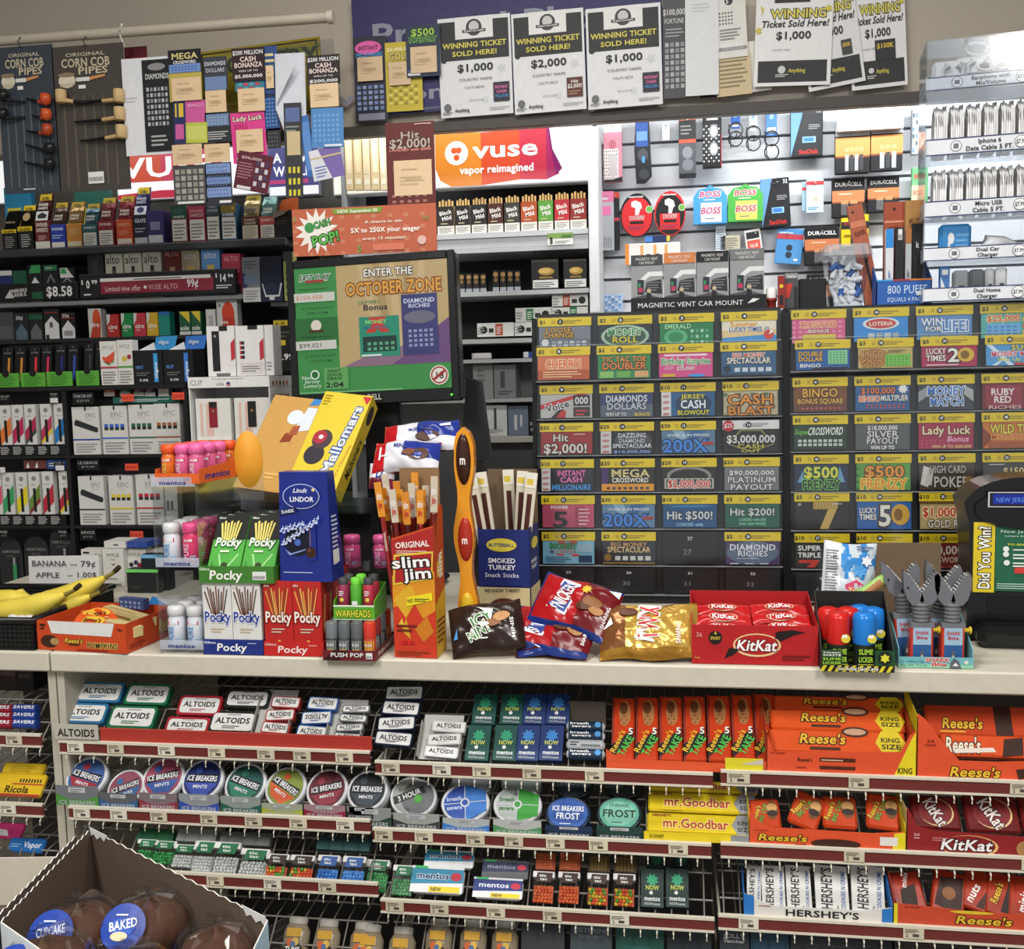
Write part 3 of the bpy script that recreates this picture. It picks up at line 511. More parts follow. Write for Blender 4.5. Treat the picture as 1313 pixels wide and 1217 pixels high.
for (bb, c, lab, fr) in (((775, 890, 806, 1082), 'd8dce0', 'white pen pack with a blue top', 'r 0 .75 1 1 2a8ad8;t k .5 .4 .3 .1 3a6ab0'), ((812, 885, 846, 1082), '1c1c1e', 'black pen pack with a bar code', 'r .3 .84 .8 .98 dcdcdc;g .34 .85 .76 .97 6 1 .5 1a1a1a'),
  ((852, 888, 876, 1082), 'b0b4b8', 'grey pen pack with a brown top', 'r 0 .8 1 1 a86a3a;t k .5 .4 .4 .1 3a3a3a'), ((878, 870, 918, 1082), '17181a', 'black pen pack at the right end', 't k .5 .74 .3 .08 d0d0d0;r .3 .3 .4 .6 3a3a3c')):
 card('pen_pack', '%s in front of the copper packs' % lab, 'vape pen', bb, YB+.004, .012, c, fr, zs=ZT+.002, group='pen packs in the blue puffs box')
# clear tiered stand of phone cables
YS = 2.10
p, w, h = place((932, 150, 1420, 1172), YS, zs=ZT)
t = thing('cable_stand', 'tall clear acrylic stand of white phone cables with printed shelf fronts', 'display stand'); pose(t, p, yaw=-7)
SD = .11
tiers = [('Dual_Home Charger', 1115, 1172, .9), ('Dual_Car Charger', 957, 1010, .9), ('Micro_USB Cable_5_FT.', 775, 838, 1), ('Iphone_6 Data_Cable_5_FT.', 532, 598, 1), ('Earphone_with Mic/Volume', 288, 342, 1)]
TZ = []
for k, (tx, ya, yb, sc) in enumerate(tiers):
 za = U(*pz(1110, ya+ (12 if k else 0)), YS).z-ZT; zb_ = U(*pz(1110, yb), YS).z-ZT; za = U(*pz(1110, ya), YS).z-ZT
 zb_ = max(zb_, 0); TZ.append((zb_, za)); g = G(); g.box(-w/2, w/2, -.014+k*.002, -.012+k*.002, zb_, za, 'dfe3ea', .0005)
 l1, l2 = tx.split(); hh = za-zb_
 g.deco('r 0 .93 1 1 2a3566;r 0 0 1 .07 2a3566;c .24 .5 .045 0 5a606a;c .24 .5 .04 0 e6e9ee;r .22 .35 .26 .65 6a707a;t %s .5 .7 %.2f .27 1c1c20;t %s .5 .3 %.2f .27 1c1c20;c .74 .5 .05 0 5a606a;c .74 .5 .045 0 eceef2;t $7.99 .74 .5 .075 .26 1c1c20' % (l1, .023*len(l1), l2, .023*len(l2)),
  (-w/2, -.014+k*.002, zb_), (1, 0, 0), (0, 0, 1), w, hh); g.make('shelf_front', t)
 g = G(); g.box(-w/2-.001, -w/2, -.012, SD, zb_, za, 'ccd2dc'); g.deco('l .1 .3 .8 .7 2 8a90a0', (-w/2-.001, SD, zb_), (0, -1, 0), (0, 0, 1), SD, hh); g.make('side_strip', t)
 G().box(-w/2, w/2, -.010, SD, zb_+.001, zb_+.003, 'e4eaf0:x').make('clear_shelf', t)
ht = U(*pz(930, 160), YS).z-ZT
for s in (-1, 1): G().box(s*w/2-.0012, s*w/2+.0012, -.008, SD+.003, .001, ht, 'e4eaf0:x').make('clear_side', t)
G().box(-w/2, w/2, SD+.001, SD+.003, .001, ht, 'e4eaf0:x').make('clear_back', t)
G().box(-w/2, w/2, -.008, SD, ht, ht+.002, 'e4eaf0:x').make('clear_top', t)
for k in (0,): G().box(-w/2+.002, w/2-.002, -.0115, -.0105, TZ[4][0], ht-.002, 'e4eaf0:x').make('clear_front', t)
Ry = Matrix.Rotation(math.radians(-7), 3, 'Z')
def sp(x, y, z): return p + Ry @ Vector((x, y, z))
def cable(n, ht_, W):
 g = G()
 for k in range(6):
  x = (k-2.5)*W/6; e = math.sin(k*1.7)*.003
  g.tube([(x, .0, .0), (x, -.002, ht_*.55), (x, .004, ht_*.85+e), (x, .018, ht_*.98+e), (x, .04, ht_*.9+e), (x, .05, ht_*.4), (x, .05, 0)], W/12.5, 'dcdcdc:g', 6)
 g.box(-W*.42, W*.42, .005, .045, .002, ht_*.8, 'cfcfcf')
 return g
for row, (ky, nm) in enumerate(((3, 'data cable'), (2, 'micro cable'))):
 z0 = TZ[ky][0]+.0035; z1 = TZ[ky][1]; top_ = (TZ[ky+1][0]-z0)*.80
 for i in range(7):
  W = w/8.6; x = -w/2+.016+W*.5+i*(W+.0035)
  o = cable(6, top_, W*.92).make('phone_cable'); tag(o, 'coiled white phone cable, %s from the left in the %s tier of the stand' % (['first', 'second', 'third', 'fourth', 'fifth', 'sixth', 'seventh'][i], 'upper' if ky == 3 else 'lower'), 'cable', 'white %ss' % nm)
  o.location = sp(x, .012, z0); o.rotation_euler = (0, 0, math.radians(-7))
# earphone cases and dual chargers at the top, car charger packs below
def epcase(x, z, lab, W=.075):
 t = thing('earphone_case', lab, 'earphones', 'earphone cases'); t.location = sp(x, .02, z); t.rotation_euler = (0, 0, math.radians(-7))
 G().box(-W/2, W/2, 0, .022, 0, .038, 'dcdcdc:g', .008).make('case', t)
 for s in (-1, 1):
  g = G(); g.tube([(s*W*.22, -.002, .006), (s*W*.22, -.004, .02), (s*W*.12, -.006, .028)], [.003, .004, .007], 'e8e8e8:g', 8); g.make('earbud', t)
z0 = TZ[4][0]+.004
epcase(-w/2+.05, z0+.02, 'white earphone case at the top left of the clear cable stand')
epcase(w/2-.13, z0+.024, 'white earphone case at the top right of the clear cable stand', .085)
for i, x in enumerate((-w/2+.105, -w/2+.135)):
 g = G(); g.tube([(0, 0, 0), (0, -.012, .012)], [.013, .014], 'e4e4e4:g', 14); g.tube([(0, -.0121, .0121), (0, -.013, .013)], [.010, .010], '6a6a6c', 12)
 o = g.make('car_charger'); tag(o, 'round white two port car charger, %s of the pair between the earphone cases' % ('left' if i == 0 else 'right'), 'charger', 'round chargers'); o.location = sp(x, .03, z0+.028)
card('usb_pack', 'bright blue charger pack lying in the car charger tier of the clear stand', 'charger', (985, 870, 1112, 950), YS+.02, .02, '3a86c4', 'e .35 .6 .1 .16 e0e4e8;r .25 .2 .32 .5 e0e4e8;l .5 .2 .9 .8 4 6aa8d8', zs=ZT+TZ[1][0]+.003, bv=.006)
card('usb_pack', 'small blue and white charger pack in the lowest tier of the clear stand', 'charger', (985, 1035, 1025, 1110), YS+.02, .01, '4a7ab8', 'p e0e4e8 .1,.1 .9,.1 .1,.7;r .2 .75 .8 .9 e0e4e8', zs=ZT+TZ[0][0]+.003)
for i, (x0, x1, c) in enumerate(((1040, 1100, '9aa0a4'), (1105, 1160, '6a7074'), (1165, 1200, 'c8ccd0'), (1205, 1250, 'dcdfe2'))):
 card('charger_block', '%s small wall charger in the lowest tier of the clear stand' % ['pale grey', 'dark grey', 'off white', 'white'][i], 'charger', (x0, 1050-i*4, x1, 1105), YS+.025, .02, c+':g', 'r .3 .3 .7 .5 4a5058', zs=ZT+TZ[0][0]+.003, bv=.004)
g = G(); g.tube([(0, 0, 0), (0.002, 0, .01), (.03, 0, .012), (.06, .0, .004)], [.018, .019, .012, .003], 'c4c8cc:g', 12)
o = g.make('charger_bag'); tag(o, 'crumpled clear bag of grey charger beside the bright blue pack', 'charger'); o.location = sp(-w/2+.12, .03, TZ[1][0]+.022)
# coil of white cable at the very top
zz()
g = G(); N = 20; g.tube([(math.cos(i*2*math.pi/N)*.02, math.sin(i*2*math.pi/N)*.012, math.sin(i*2*math.pi/N)*.015) for i in range(N+1)], .0035, 'e0e0e0:g', 7, cap=False)
o = g.make('cable_coil'); tag(o, 'round white cable coil above the right earphone case in the clear stand', 'cable'); o.location = U(1265, 48, YS+.04); o.location = sp(w/2-.13, .05, TZ[4][0]+.085)
# ---------------------------------------------------------------- back wall fixtures: slat wall, middle cabinet, tobacco shelving
YW = 2.96
zz(740, 120, 4.345)
t = thing('slatwall_panel', 'white slotted display wall with hanging goods below the bulkhead', 'display panel')
xl_, xr_ = U(766, 250, YW).x, 2.2
zt_ = ZBULK+.03; zb_ = 1.2
g = G(); zc = [U(*pz(300, y), YW).z for y in (170, 290, 410, 530, 650, 780, 915, 1045, 1165)]
pit = (zc[1]-zc[-1])/7
k = 0; z = zc[1]+pit*3
while z > zb_:
 g.box(xl_, xr_, YW, YW+.015, z-pit+.008, z, 'dcdee2'); z -= pit
g.make('slats', t)
G().box(xl_, xr_, YW+.016, YW+.022, zb_, zt_, '84868a').make('backing', t)
# pilaster with papers between cabinet and slat wall
zz(550, 230, 2.918)
pl = thing('cabinet_post', 'white upright post between the cigar cabinet and the slotted wall', 'post')
xa, xb = U(755, 300, 2.76).x, U(768, 300, 2.76).x
G().box(xa, xb, 2.76, 2.955, 1.1, zt_, 'd4d6d8').make('upright', pl)
g = G(); g.box(xa+.002, xb-.001, 2.7585, 2.7595, U(760, 400, 2.76).z, U(760, 170, 2.76).z, 'e6e8ea'); g.front('', 1, 1); g.make('paper_edge', pl)
# middle cabinet
mc = thing('cabinet', 'white wall cabinet of open shelves with cigars behind the monitor', 'cabinet')
YM = 2.76
xa0 = U(445, 300, YM).x; xb0 = xa-.002
G().box(xa0, xb0, 2.955, 2.965, .9, zt_, '1b1c1e').make('back_panel', mc)
MS = {}
for nm, yp, c, th in (('cigar', 236+ (297-236), 'c4c6c8', .014), ('tin', 373, 'b4b6b8', .012), ('gap', 317, 'bfc1c4', .012), ('box', 434, 'b4b6b4', .012), ('pen', 460, 'a8aaaa', .010), ('lower', 511, '9fa1a0', .01), ('base', 560, 'b8b6ac', .016)):
 zc_ = U(650, yp, YM).z; MS[nm] = zc_
 G().box(xa0, xb0, YM, 2.954, zc_-th, zc_, c).make('shelf', mc)
G().box(xa0, xb0, YM+.004, 2.95, MS['gap']+.001, MS['cigar']-.015, 'b8babc').make('fascia', mc)
G().box(xa0, xb0, YM+.13, YM+.14, MS['base']+.001, MS['pen']-.012, '8a8b8c').make('inner_panel', mc)
G().box(xa0, xb0, YM+.02, 2.95, .9, MS['base']-.017, '5a5a5a').make('lower_panel', mc)
G().box(xa0-.012, xa0-.001, YM, 2.954, .9, zt_, '9a9c9e').make('side_panel', mc)
# lit sign above
zz(360, 0, 2.525)
def lit(name, label, bb, Y, base, front, D=.03, cat='sign'):
 p, w, h = place(bb, Y); t = thing(name, label, cat); pose(t, p)
 G().box(-w/2-.004, w/2+.004, .003, D+.01, -.004, h+.004, 'c8cacc').make('frame', t)
 g = G(); g.box(-w/2, w/2, -.001, .0025, 0, h, base); g.front(front, w, h, -.001); g.make('lit_panel', t); return t
lit('light_box_sign', 'glowing orange to magenta vapor reimagined sign under the bulkhead', (500, 385, 1003, 595), YM+.02, 'f4f4f6:i',
 'p f0902e:e 0,.0 .1,.0 .3,.0 .3,.82 0,.86;p e8552e:e .3,.0 .55,.06 .55,.84 .3,.82;p d83a50:e .55,.06 .72,.04 .72,.86 .55,.84;p b22a62:e .72,.04 .8,.12 .76,.5 .72,.88;p 8a1f6a:e .78,.1 .82,.2 .76,.5 .74,.86 .72,.88;p f4f4f6:i .0,0 .1,.0 .03,.1 .0,.28;c .14 .52 .075 0 ffffff:i;c .125 .56 .02 0 e8602e:e;c .155 .56 .02 0 e8602e:e;c .14 .45 .02 0 e8602e:e;t vuse .46 .56 .42 .26 ffffff:i;t vapor_reimagined .4 .25 .48 .12 ffffff:i;c .9 .5 .12 0 f4f4f6:i')
# panels left of it: bright back with tan cartons
lit('light_box_sign', 'glowing white light panel behind the tan cartons, left of the orange sign', (170, 425, 345, 625), YM+.02, 'f6f2e6:i', '', cat='sign')
for i, (x0, x1, y0) in enumerate(((208, 232, 440), (236, 262, 432), (266, 288, 445), (292, 318, 430), (320, 342, 438))):
 card('cigar_carton', 'tall tan carton standing before the white light panel, %s' % ['leftmost', 'second from left', 'middle one', 'second from right', 'rightmost with a white label'][i], 'carton', (x0, y0, x1, 615), YM, .015, ['e0c89c', 'd8c090', 'e4d0a8', 'dcc494', 'e6d4ac'][i], 'r .15 .1 .85 .2 f0e8d0;r .2 .3 .8 .92 %s' % ['ead8b4', 'e4cca0', 'dcc8a0', 'ecdcb8', 'f0e6cc'][i], group='tan cartons by the light panel', zs=MS['cigar']+.001 if False else None)
# Black & Mild style packs on the top shelf
zz(550, 230, 2.918)
BM = (('d8c8a0', 'cream', 30, 95, 'e0d4b4'), ('d8cbb0', 'cream and black', 97, 155, '1a1a1a'), ('1e1e20', 'black', 158, 217, '1e1e20'), ('3a1c18', 'dark maroon', 219, 278, '4a2018'), ('57524a', 'olive grey', 281, 340, '3a3630'), ('c0582a', 'orange', 343, 405, 'b04a24'), ('7fae52', 'light green', 408, 465, '5a9a3a'), ('c03a3a', 'bright red', 469, 526, 'b82a34'), ('8c2420', 'deep red with cream top', 527, 590, '8c2420'))
for i, (c, lab, x0, x1, c2) in enumerate(BM):
 y0 = 72-i*4; p, w, h = place((x0, y0, x1, 205-i*3), YM+.008, zs=MS['cigar']+.001); w -= .002
 t = thing('cigar_pack', '%s wood tip cigar pack on the shelf under the orange sign' % lab, 'cigar pack', 'cigar packs under the orange sign'); pose(t, p)
 g = G(); g.box(-w/2, w/2, 0, .02, 0, h*.78, c); g.front('r 0 0 1 .3 e4e0d6;l .1 .04 .9 .26 4 8a8a88;r 0 .3 1 1 %s;t Black .48 .78 .74 .15 f0ece4 rot=12;t Mild .56 .58 .6 .15 f0ece4 rot=12;l .2 .36 .8 .44 1 %s' % (c2 if c2 not in ('e0d4b4',) else '2a2420', 'c8b890'), w, h*.78); g.make('carton', t)
 for k in range(5):
  g = G(); g.tube([((k-2)*w*.19, .01, h*.7), ((k-2)*w*.19, .01, h*(.94+.04*((k*3) % 2)))], w*.07, 'd0ac70', 8); g.make('cigar_tip', t)
# price card and blue packet on the fascia
card('name_card', 'white and green card with a small portrait clipped under the cigar shelf', 'card', (443, 200, 540, 245), YM-.004, .001, 'e8eae4', 'r 0 .55 1 1 7fa050;c .14 .55 .06 0 3a2a20;r .1 .1 .2 .45 3a4a3a;l .3 .15 .9 .4 2 7a8a7a;r .55 .6 .95 .8 4a7a3a')
# Djarum style packs, black and gold
for i, (bb, lab) in enumerate((((383, 300, 485, 403), 'left'), ((503, 298, 590, 400), 'right'))):
 card('cigar_box', 'black and gold cigar box with white warning label, %s of two' % lab, 'cigar pack', bb, YM+.01, .05, '1c1a18', 'r .05 .05 .98 .32 d8d8d4;l .1 .08 .92 .28 3 5a5a58;r 0 .9 1 1 3a3630;e .55 .6 .3 .13 a8843c;e .5 .63 .24 .09 c8a454;t dc .48 .62 .3 .14 d8b870 sh=.4;t SPECIAL .55 .4 .5 .06 c8a454', zs=MS['tin']+.001, group='black and gold cigar boxes')
for i in range(4):
 for j in range(2):
  x = 110+i*27+(128 if j else 0); y0 = 352-(12 if j else 0)
  card('cigarillo_pack', 'tiny black pack with gold top in the %s clear tray, %s' % (['left', 'right'][j], ['leftmost', 'second', 'third', 'rightmost'][i]), 'cigar pack', (x, y0, x+24, 400), YM+.02, .03, '1a1a1c', 'e .5 .8 .4 .12 b08a50;e .5 .55 .3 .1 8a6a40;r 0 0 1 .2 9aa0a6', zs=MS['tin']+.001, group='tiny black and gold packs')
# cartons of papers (white, red, green)
for i, (bb, c, lab) in enumerate((((460, 428, 595, 478), 'b0452e', 'white and red filter carton on top of the stepped pile'), ((323, 480, 458, 532), '2f7a4c', 'white and green filter carton, left of the middle step'), ((459, 474, 595, 524), '2f7a4c', 'white and green filter carton under the red one'),
  ((180, 537, 318, 588), 'b0452e', 'white and red filter carton, leftmost on the lowest step'), ((320, 534, 458, 584), '2f7a4c', 'white and green filter carton in the lowest step'), ((459, 528, 595, 580), '2f7a4c', 'white and green filter carton lowest at the right'))):
 zs = MS['box']+.001+(2-[2, 1, 1, 0, 0, 0][i] and 0)
 step = U(*pz(400, 584), YM).z-U(*pz(400, 634), YM).z
 lev = [2, 1, 1, 0, 0, 0][i]
 card('filter_carton', lab, 'carton', bb, YM+.015, .07, 'd8dad6', 'r %s .08 %s .92 %s;l %s .2 %s .8 4 e0e0d8;c %s .5 .1 0 1a1a1a;l .02 .2 .22 .8 3 9a9a98;r %s .3 %s .6 2a2a2a' % (('.3', '.5', c, '.33', '.47', '.84', '.55', '.7') if i in (0, 1) else ('.5', '.7', c, '.53', '.67', '.18', '.32', '.45')), zs=None, group='filter cartons')
# white boxes on lower shelves
for bb, c, lab, fr in (((165, 690, 240, 810), '8a8c8c', 'small grey carton left on the lower shelf', 'l .2 .1 .6 .9 6 6a6c6c'), ((243, 692, 325, 812), '7c7e80', 'grey carton with stripes on the lower shelf', 'r .3 .3 .5 .8 4a4a4c;l .2 .1 .9 .25 2 4a4a4c'),
  ((195, 845, 292, 955), 'd4d6d6', 'white carton with small print on the bottom shelf', 'r .5 .2 .6 .9 4a4a4c;l .1 .1 .9 .25 3 9a9a9a'), ((296, 848, 372, 955), '6d7a8c', 'grey blue carton on the bottom shelf', 'r .3 .2 .45 .7 c8ccd0;r .6 .3 .7 .7 c8ccd0'), ((375, 845, 398, 955), '1d1d20', 'black carton at the right end of the bottom shelf', 't LUCKY .5 .4 .8 .1 e0e0e0;t ICE .5 .2 .6 .1 e0e0e0')):
 card('tobacco_carton', lab, 'carton', bb, YM+.02, .09, c, fr, zs=(MS['lower'] if bb[3] < 900 else MS['base'])+.001, group='cartons low in the wall cabinet')
card('marker_pen', 'white marker lying on the narrow shelf behind the monitor', 'pen', (160, 650, 233, 667), YM+.02, .012, 'd8d8d6', 'r .0 .0 .1 1 b8b8b8', zs=MS['pen']+.001, bv=.003)
card('pen_cap_pack', 'white and blue packet on the narrow shelf beside the ticket rack', 'packet', (352, 645, 392, 662), YM+.02, .012, 'd8d8e0', 'r .5 .0 1 1 2a4a9a', zs=MS['pen']+.001, bv=.002)
# ---------------------------------------------------------------- goods hanging on the slat wall
def peg(px, py, Y=YW, L=.05):
 q = U(px, py, Y); g = G(); g.tube([(0, 0, 0), (0, -L*.9, 0), (0, -L, .006)], .0018, 'b8bcc0:m', 6); g.box(-.006, .006, -.003, 0, -.01, .008, 'c0c4c8')
 o = g.make('peg_hook'); return o, q
NPEG = [0]
def hang(name, label, cat, bb, base, front, D=.012, roll=0, group=None, peg_=True, outline=None, dy=.0):
 p, w, h = place(bb, YW-.03-D-dy); t = thing(name, label, cat, group); pose(t, p)
 g = G()
 if outline: g.prism([(x*w-w/2, y*h) for x, y in outline], 0, D, base)
 else: g.box(-w/2, w/2, 0, D, 0, h, base, .0015)
 g.front(front, w, h); o = g.make('card', t); o.rotation_euler = (0, math.radians(roll), 0)
 if peg_: g = G(); g.tube([(0, -.012, h-.012), (0, D+.03+dy, h-.012)], .0018, 'b8bcc0:m', 6); g.make('hook', t)
 return t, w, h
zz(740, 120, 4.345)
t, w, h = hang('eyeglass_case', 'pink floral glasses case pack hanging leftmost on the slotted wall', 'glasses', (148, 155, 250, 492), 'd88a9a', 'r 0 .82 1 1 d8d4d0;r 0 0 .8 .55 e4dcd8;g .02 .05 .78 .55 7 9 .45 b85a6a 3a3a3a;e .48 .62 .2 .08 c06a7a;e .5 .36 .26 .11 c8c0bc;e .5 .18 .26 .1 c8bcb8;p 1a1a1a 0,0 1,.0 1,.08 .5,.04 0,.04', .02, group='reading glasses packs')
t, w, h = hang('eyeglass_case', 'black glasses case with blue top, second on the slotted wall', 'glasses', (318, 130, 415, 495), '1d1e22', 'r .1 .55 .8 1 2f55a0;r .15 .64 .75 .78 6f9ad0;e .5 .42 .3 .1 4a4c50;r .45 .3 .6 .4 4a9ad8;e .55 .12 .3 .08 3a3c40', .02, outline=((.1, 0), (.6, .0), (1, .1), (.85, 1), (.1, 1), (0, .5)), group='reading glasses packs')
hang('hook_pack', 'small clear hook pack between two glasses cases', 'packet', (473, 165, 517, 262), 'd8dadc', 'r .3 .2 .7 .8 f2f2f0;e .5 .85 .2 .06 8a8c90', .004)
hang('eyeglass_case', 'grey glasses pack with red label at top, hanging by the black one', 'glasses', (567, 125, 662, 465), '55585c', 'r 0 .93 1 1 c8603a;r 0 .62 1 .93 2b2b2d;r 0 .56 1 .62 d85a40;l .1 .7 .8 .88 3 8a8a8a;e .5 .4 .3 .1 8a8e92;e .52 .2 .32 .1 7a7e82;r 0 0 1 .06 1a1a1c', .02, group='reading glasses packs')
hang('eyeglass_case', 'black and white patterned glasses case with red edge', 'glasses', (700, 105, 805, 412), '1b1b1d', 'g .02 .1 .95 .8 7 12 .55 dcdcdc 3a3a3c;e .58 .66 .24 .13 8a8c90;e .58 .66 .19 .1 c8cacc;e .58 .34 .24 .13 8a8c90;e .58 .34 .19 .1 c8cacc;p b03040 .96,.0 1,.0 1,.6 .96,.6;r .2 .86 .8 .94 d8d8d8', .02, group='reading glasses packs')
zz(940, 120, 4.345)
def specs(px, y0, y1, tag_, lab, bb):
 t, w, h = hang('reading_glasses', lab, 'glasses', bb, tag_, 'r .1 .1 .9 .3 dcdcdc;e .5 .7 .2 .1 9ac0e0', .003, group='reading glasses on tags')
 L = h*.95
 g = G()
 for k in (0, 1):
  N = 18; z = -L*.12-k*L*.52; rx, rz = .0125*1.5, .020
  g.tube([(rx*math.cos(i*2*math.pi/N), -.006, z+rz*math.sin(i*2*math.pi/N)) for i in range(N+1)], .0018, '26262a:g', 6, cap=False)
 g.tube([(.0, -.006, -L*.12-.018), (0.004, -.009, -L*.38), (.0, -.006, -L*.64+.018)], .0016, '26262a:g', 6)
 g.make('lens_frame', t)
 g = G(); g.tube([(-.018, -.005, .012), (-.012, .004, -.05), (-.004, .004, -L*.9)], .0014, '26262a:g', 6); g.make('temple_arm', t)
specs(0, 0, 0, '2f5fb0', 'dark framed reading glasses on a blue tag, left of the grey tagged pair', (-12, 95, 38, 195))
specs(0, 0, 0, 'c8cacc', 'dark framed reading glasses on a pale grey tag in the middle', (88, 100, 136, 212))
specs(0, 0, 0, '4a86d0', 'slim reading glasses on a light blue tag, right of the three', (184, 82, 244, 235))
SD = 'p 6a9ad8 0,0 .42,1 0,1;r .36 .28 .78 .4 8fc0e8;r .4 .3 .72 .38 3a78c8;t SanDisk .55 .1 .6 .09 d8302c;t 32 .86 .92 .16 .08 e8e8e8;r .35 .87 .6 .91 3a3c40;l .55 .55 .95 .66 3 9a9a9c'
hang('memory_card_pack', 'blue and black memory stick card alone at the top of the slotted wall', 'memory stick', (322, 75, 500, 350), '1b1c20', SD, .014)
zz(740, 120, 4.345)
hang('flint_pack', 'thin pink and grey comb pack hanging below the floral glasses case', 'packet', (128, 545, 205, 875), 'b4b6b8', 'r 0 .82 1 1 e07aa0;r .0 .6 .8 .75 e87ab0;g .1 .05 .9 .5 5 1 .4 8a8c90;r .1 .86 .6 .9 e8d8e0', .01)
hang('flint_pack', 'black pack with red label behind the thin pink pack', 'packet', (196, 550, 235, 870), '1c1c1e', 'r 0 .9 1 1 c84030;r 0 .5 1 .56 b83a4a', .02, dy=-.012)
OV = [(.5+.5*math.cos(i*2*math.pi/24), .5+.5*math.sin(i*2*math.pi/24)) for i in range(24)]
for (bb, c, c2, lab) in (((240, 555, 425, 800), '161616', 'd8282c', 'oval red razor pack with white fist and black rim'), ((430, 542, 605, 792), 'd8282c', '1a1a1a', 'oval black razor pack with white fist and red rim')):
 hang('razor_pack', lab, 'razor pack', bb, c, 'e .5 .47 .46 .45 %s;p ececec .45,.5 .55,.48 .6,.62 .66,.66 .62,.78 .46,.84 .34,.8 .34,.7 .46,.66;r .18 .14 .82 .5 %s;t BOSS .5 .44 .44 .08 b01c20 o=f0e8e8;r .3 .3 .7 .36 1a1a1a;l .22 .17 .78 .27 2 8a3a5a;c .88 .62 .11 0 dfe8d0;c .88 .62 .09 0 6fb04a;r .26 .9 .7 .93 d8d8d8' % (c2, 'd8282c'), .01, outline=OV, group='oval razor packs')
zz(880, 0, 3.032)
for (bb, c, c2, lab, tc) in (((28, 718, 158, 870), '4a9fd8', 'f0f0f4', 'light blue cardboard hanger card reading BOSS in pink', 'd03a7a'), ((162, 712, 298, 860), '4fb04a', 'e8dc6a', 'green cardboard hanger card reading BOSS in red', 'c8302a')):
 hang('lighter_card', lab, 'hanger card', bb, c, 't BOSS .5 .76 .64 .15 %s o=f4f4f0 sh=.2;l .3 .6 .8 .66 1 f0f0f0;r .22 .04 .84 .54 %s;t BOSS .52 .34 .6 .17 %s o=f0e8e0 sh=.2;l .34 .12 .74 .18 1 8a8a8a' % (tc, c2, tc), .02, outline=((0, 0), (1, 0), (1, .7), (.85, .88), (.62, .92), (.5, 1), (.38, .92), (.15, .88), (0, .7)), group='BOSS hanger cards')
hang('memory_card_pack', 'blue and black memory stick card beside the green BOSS card', 'memory stick', (296, 692, 408, 882), '1b1c20', SD, .014, roll=-3)
for bb, c, lab, fr in (((450, 706, 490, 820), 'a8c8dc', 'pale blue button battery pack half behind another', 'r 0 .7 1 .8 c83a3a'), ((466, 695, 534, 828), 'c0d8e6', 'pale blue button battery pack with red band, in front', 'r 0 .82 1 .93 c83a3a;c .55 .4 .2 0 d8c8b0;c .55 .4 .14 0 b8b0a0;l .1 .1 .8 .2 2 6a9ac0')):
 hang('button_battery_pack', lab, 'battery pack', bb, c, fr, .004 if bb[0] > 460 else .003, dy=.01 if bb[0] > 460 else 0, group='button battery packs')
BAT = 'r 0 .38 1 .68 c8784a;r 0 .36 1 .4 8a4a2a;l .2 .58 .8 .64 1 e8c8a8;g .28 .06 .84 .44 %d 1 .8 5a5a5c 26262a;g .28 .34 .84 .46 %d 1 .8 c88a5a;t DURACELL .5 .84 .84 .1 f0f0ee'
def batt(bb, lab, n=2, top=True, **k):
 fr = BAT % (n, n)
 if not top: fr = 'r 0 .85 1 1 b8bcc0;'+fr.replace('t DURACELL .5 .84 .84 .1 f0f0ee', 'r 0 .4 1 .82 d88a4c;g .28 .06 .84 .55 %d 1 .75 a0a0a2 3a3a3c;g .28 .5 .84 .62 %d 1 .75 d8a06a' % (n, n))
 hang('battery_pack', lab, 'battery pack', bb, '17171a', fr, .016, group='copper top battery packs', **k)
zz(940, 120, 4.345)
batt((570, 200, 762, 445), 'copper and black battery pack under the left half of the white header', 4, False, dy=.03)
batt((768, 185, 945, 430), 'copper and black battery pack under the right half of the white header', 3, False, dy=.03)
batt((552, 470, 732, 690), 'copper and black DURACELL pack with two batteries, left in the second row', 2)
batt((750, 462, 925, 660), 'copper and black DURACELL pack at right behind the copper pen cards', 2)
batt((400, 742, 590, 955), 'copper and black DURACELL pack behind the clear tub, three batteries', 3)
batt((412, 1005, 560, 1200), 'copper and black DURACELL pack lowest, behind the black box', 3)
hang('battery_pack', 'yellow battery pack with a black band above the clear tub', 'battery pack', (602, 675, 755, 850), 'e4c01e', 'r 0 .55 1 .78 1d1d1f;t KODAK .3 .72 .4 .08 c8402c;c .5 .95 .06 0 1a1a1a;r .35 .05 .6 .3 2a2a2c;l .1 .3 .7 .4 2 8a7010', .014)
p, w, h = place((582, 40, 950, 200), YW-.1); g = G(); g.box(-w/2, w/2, 0, .02, 0, h, 'eceeee'); g.front('t ALKALINE_BATTERIES .56 .82 .74 .12 c4d4e4 sh=.2;x .14 .76 .05 7 b0bcc8', w, h)
o = g.make('header_sign'); tag(o, 'blank white header box with faint lettering above the copper batteries', 'sign'); pose(o, p)
hang('button_battery_pack', 'blue button battery card with red band and two dark cells', 'battery pack', (228, 752, 378, 950), '4f90c8', 'r 0 .7 1 .84 c0404a;c .5 .46 .12 0 2a3440;c .5 .26 .12 0 2a3440;l .1 .86 .8 .92 1 d8e4f0;r .7 .1 .85 .16 e0e8f0', .005, roll=6)
hang('super_glue_card', 'small white and red tube card, fanned with one behind it', 'packet', (78, 755, 168, 888), 'e6e4e0', 'r .1 .1 .9 .55 d85a48;r .1 .62 .9 .9 2a2a2c;t GLUE .5 .33 .5 .14 f0e0d8', .003, roll=-8)
hang('note_paper', 'white receipt taped on the slotted wall below the blue BOSS card', 'paper', (-97, 735, -42, 880), 'd4dce4', 'l .1 .1 .9 .9 9 9aa6b4', .001, peg_=False)
zz(740, 120, 4.345)
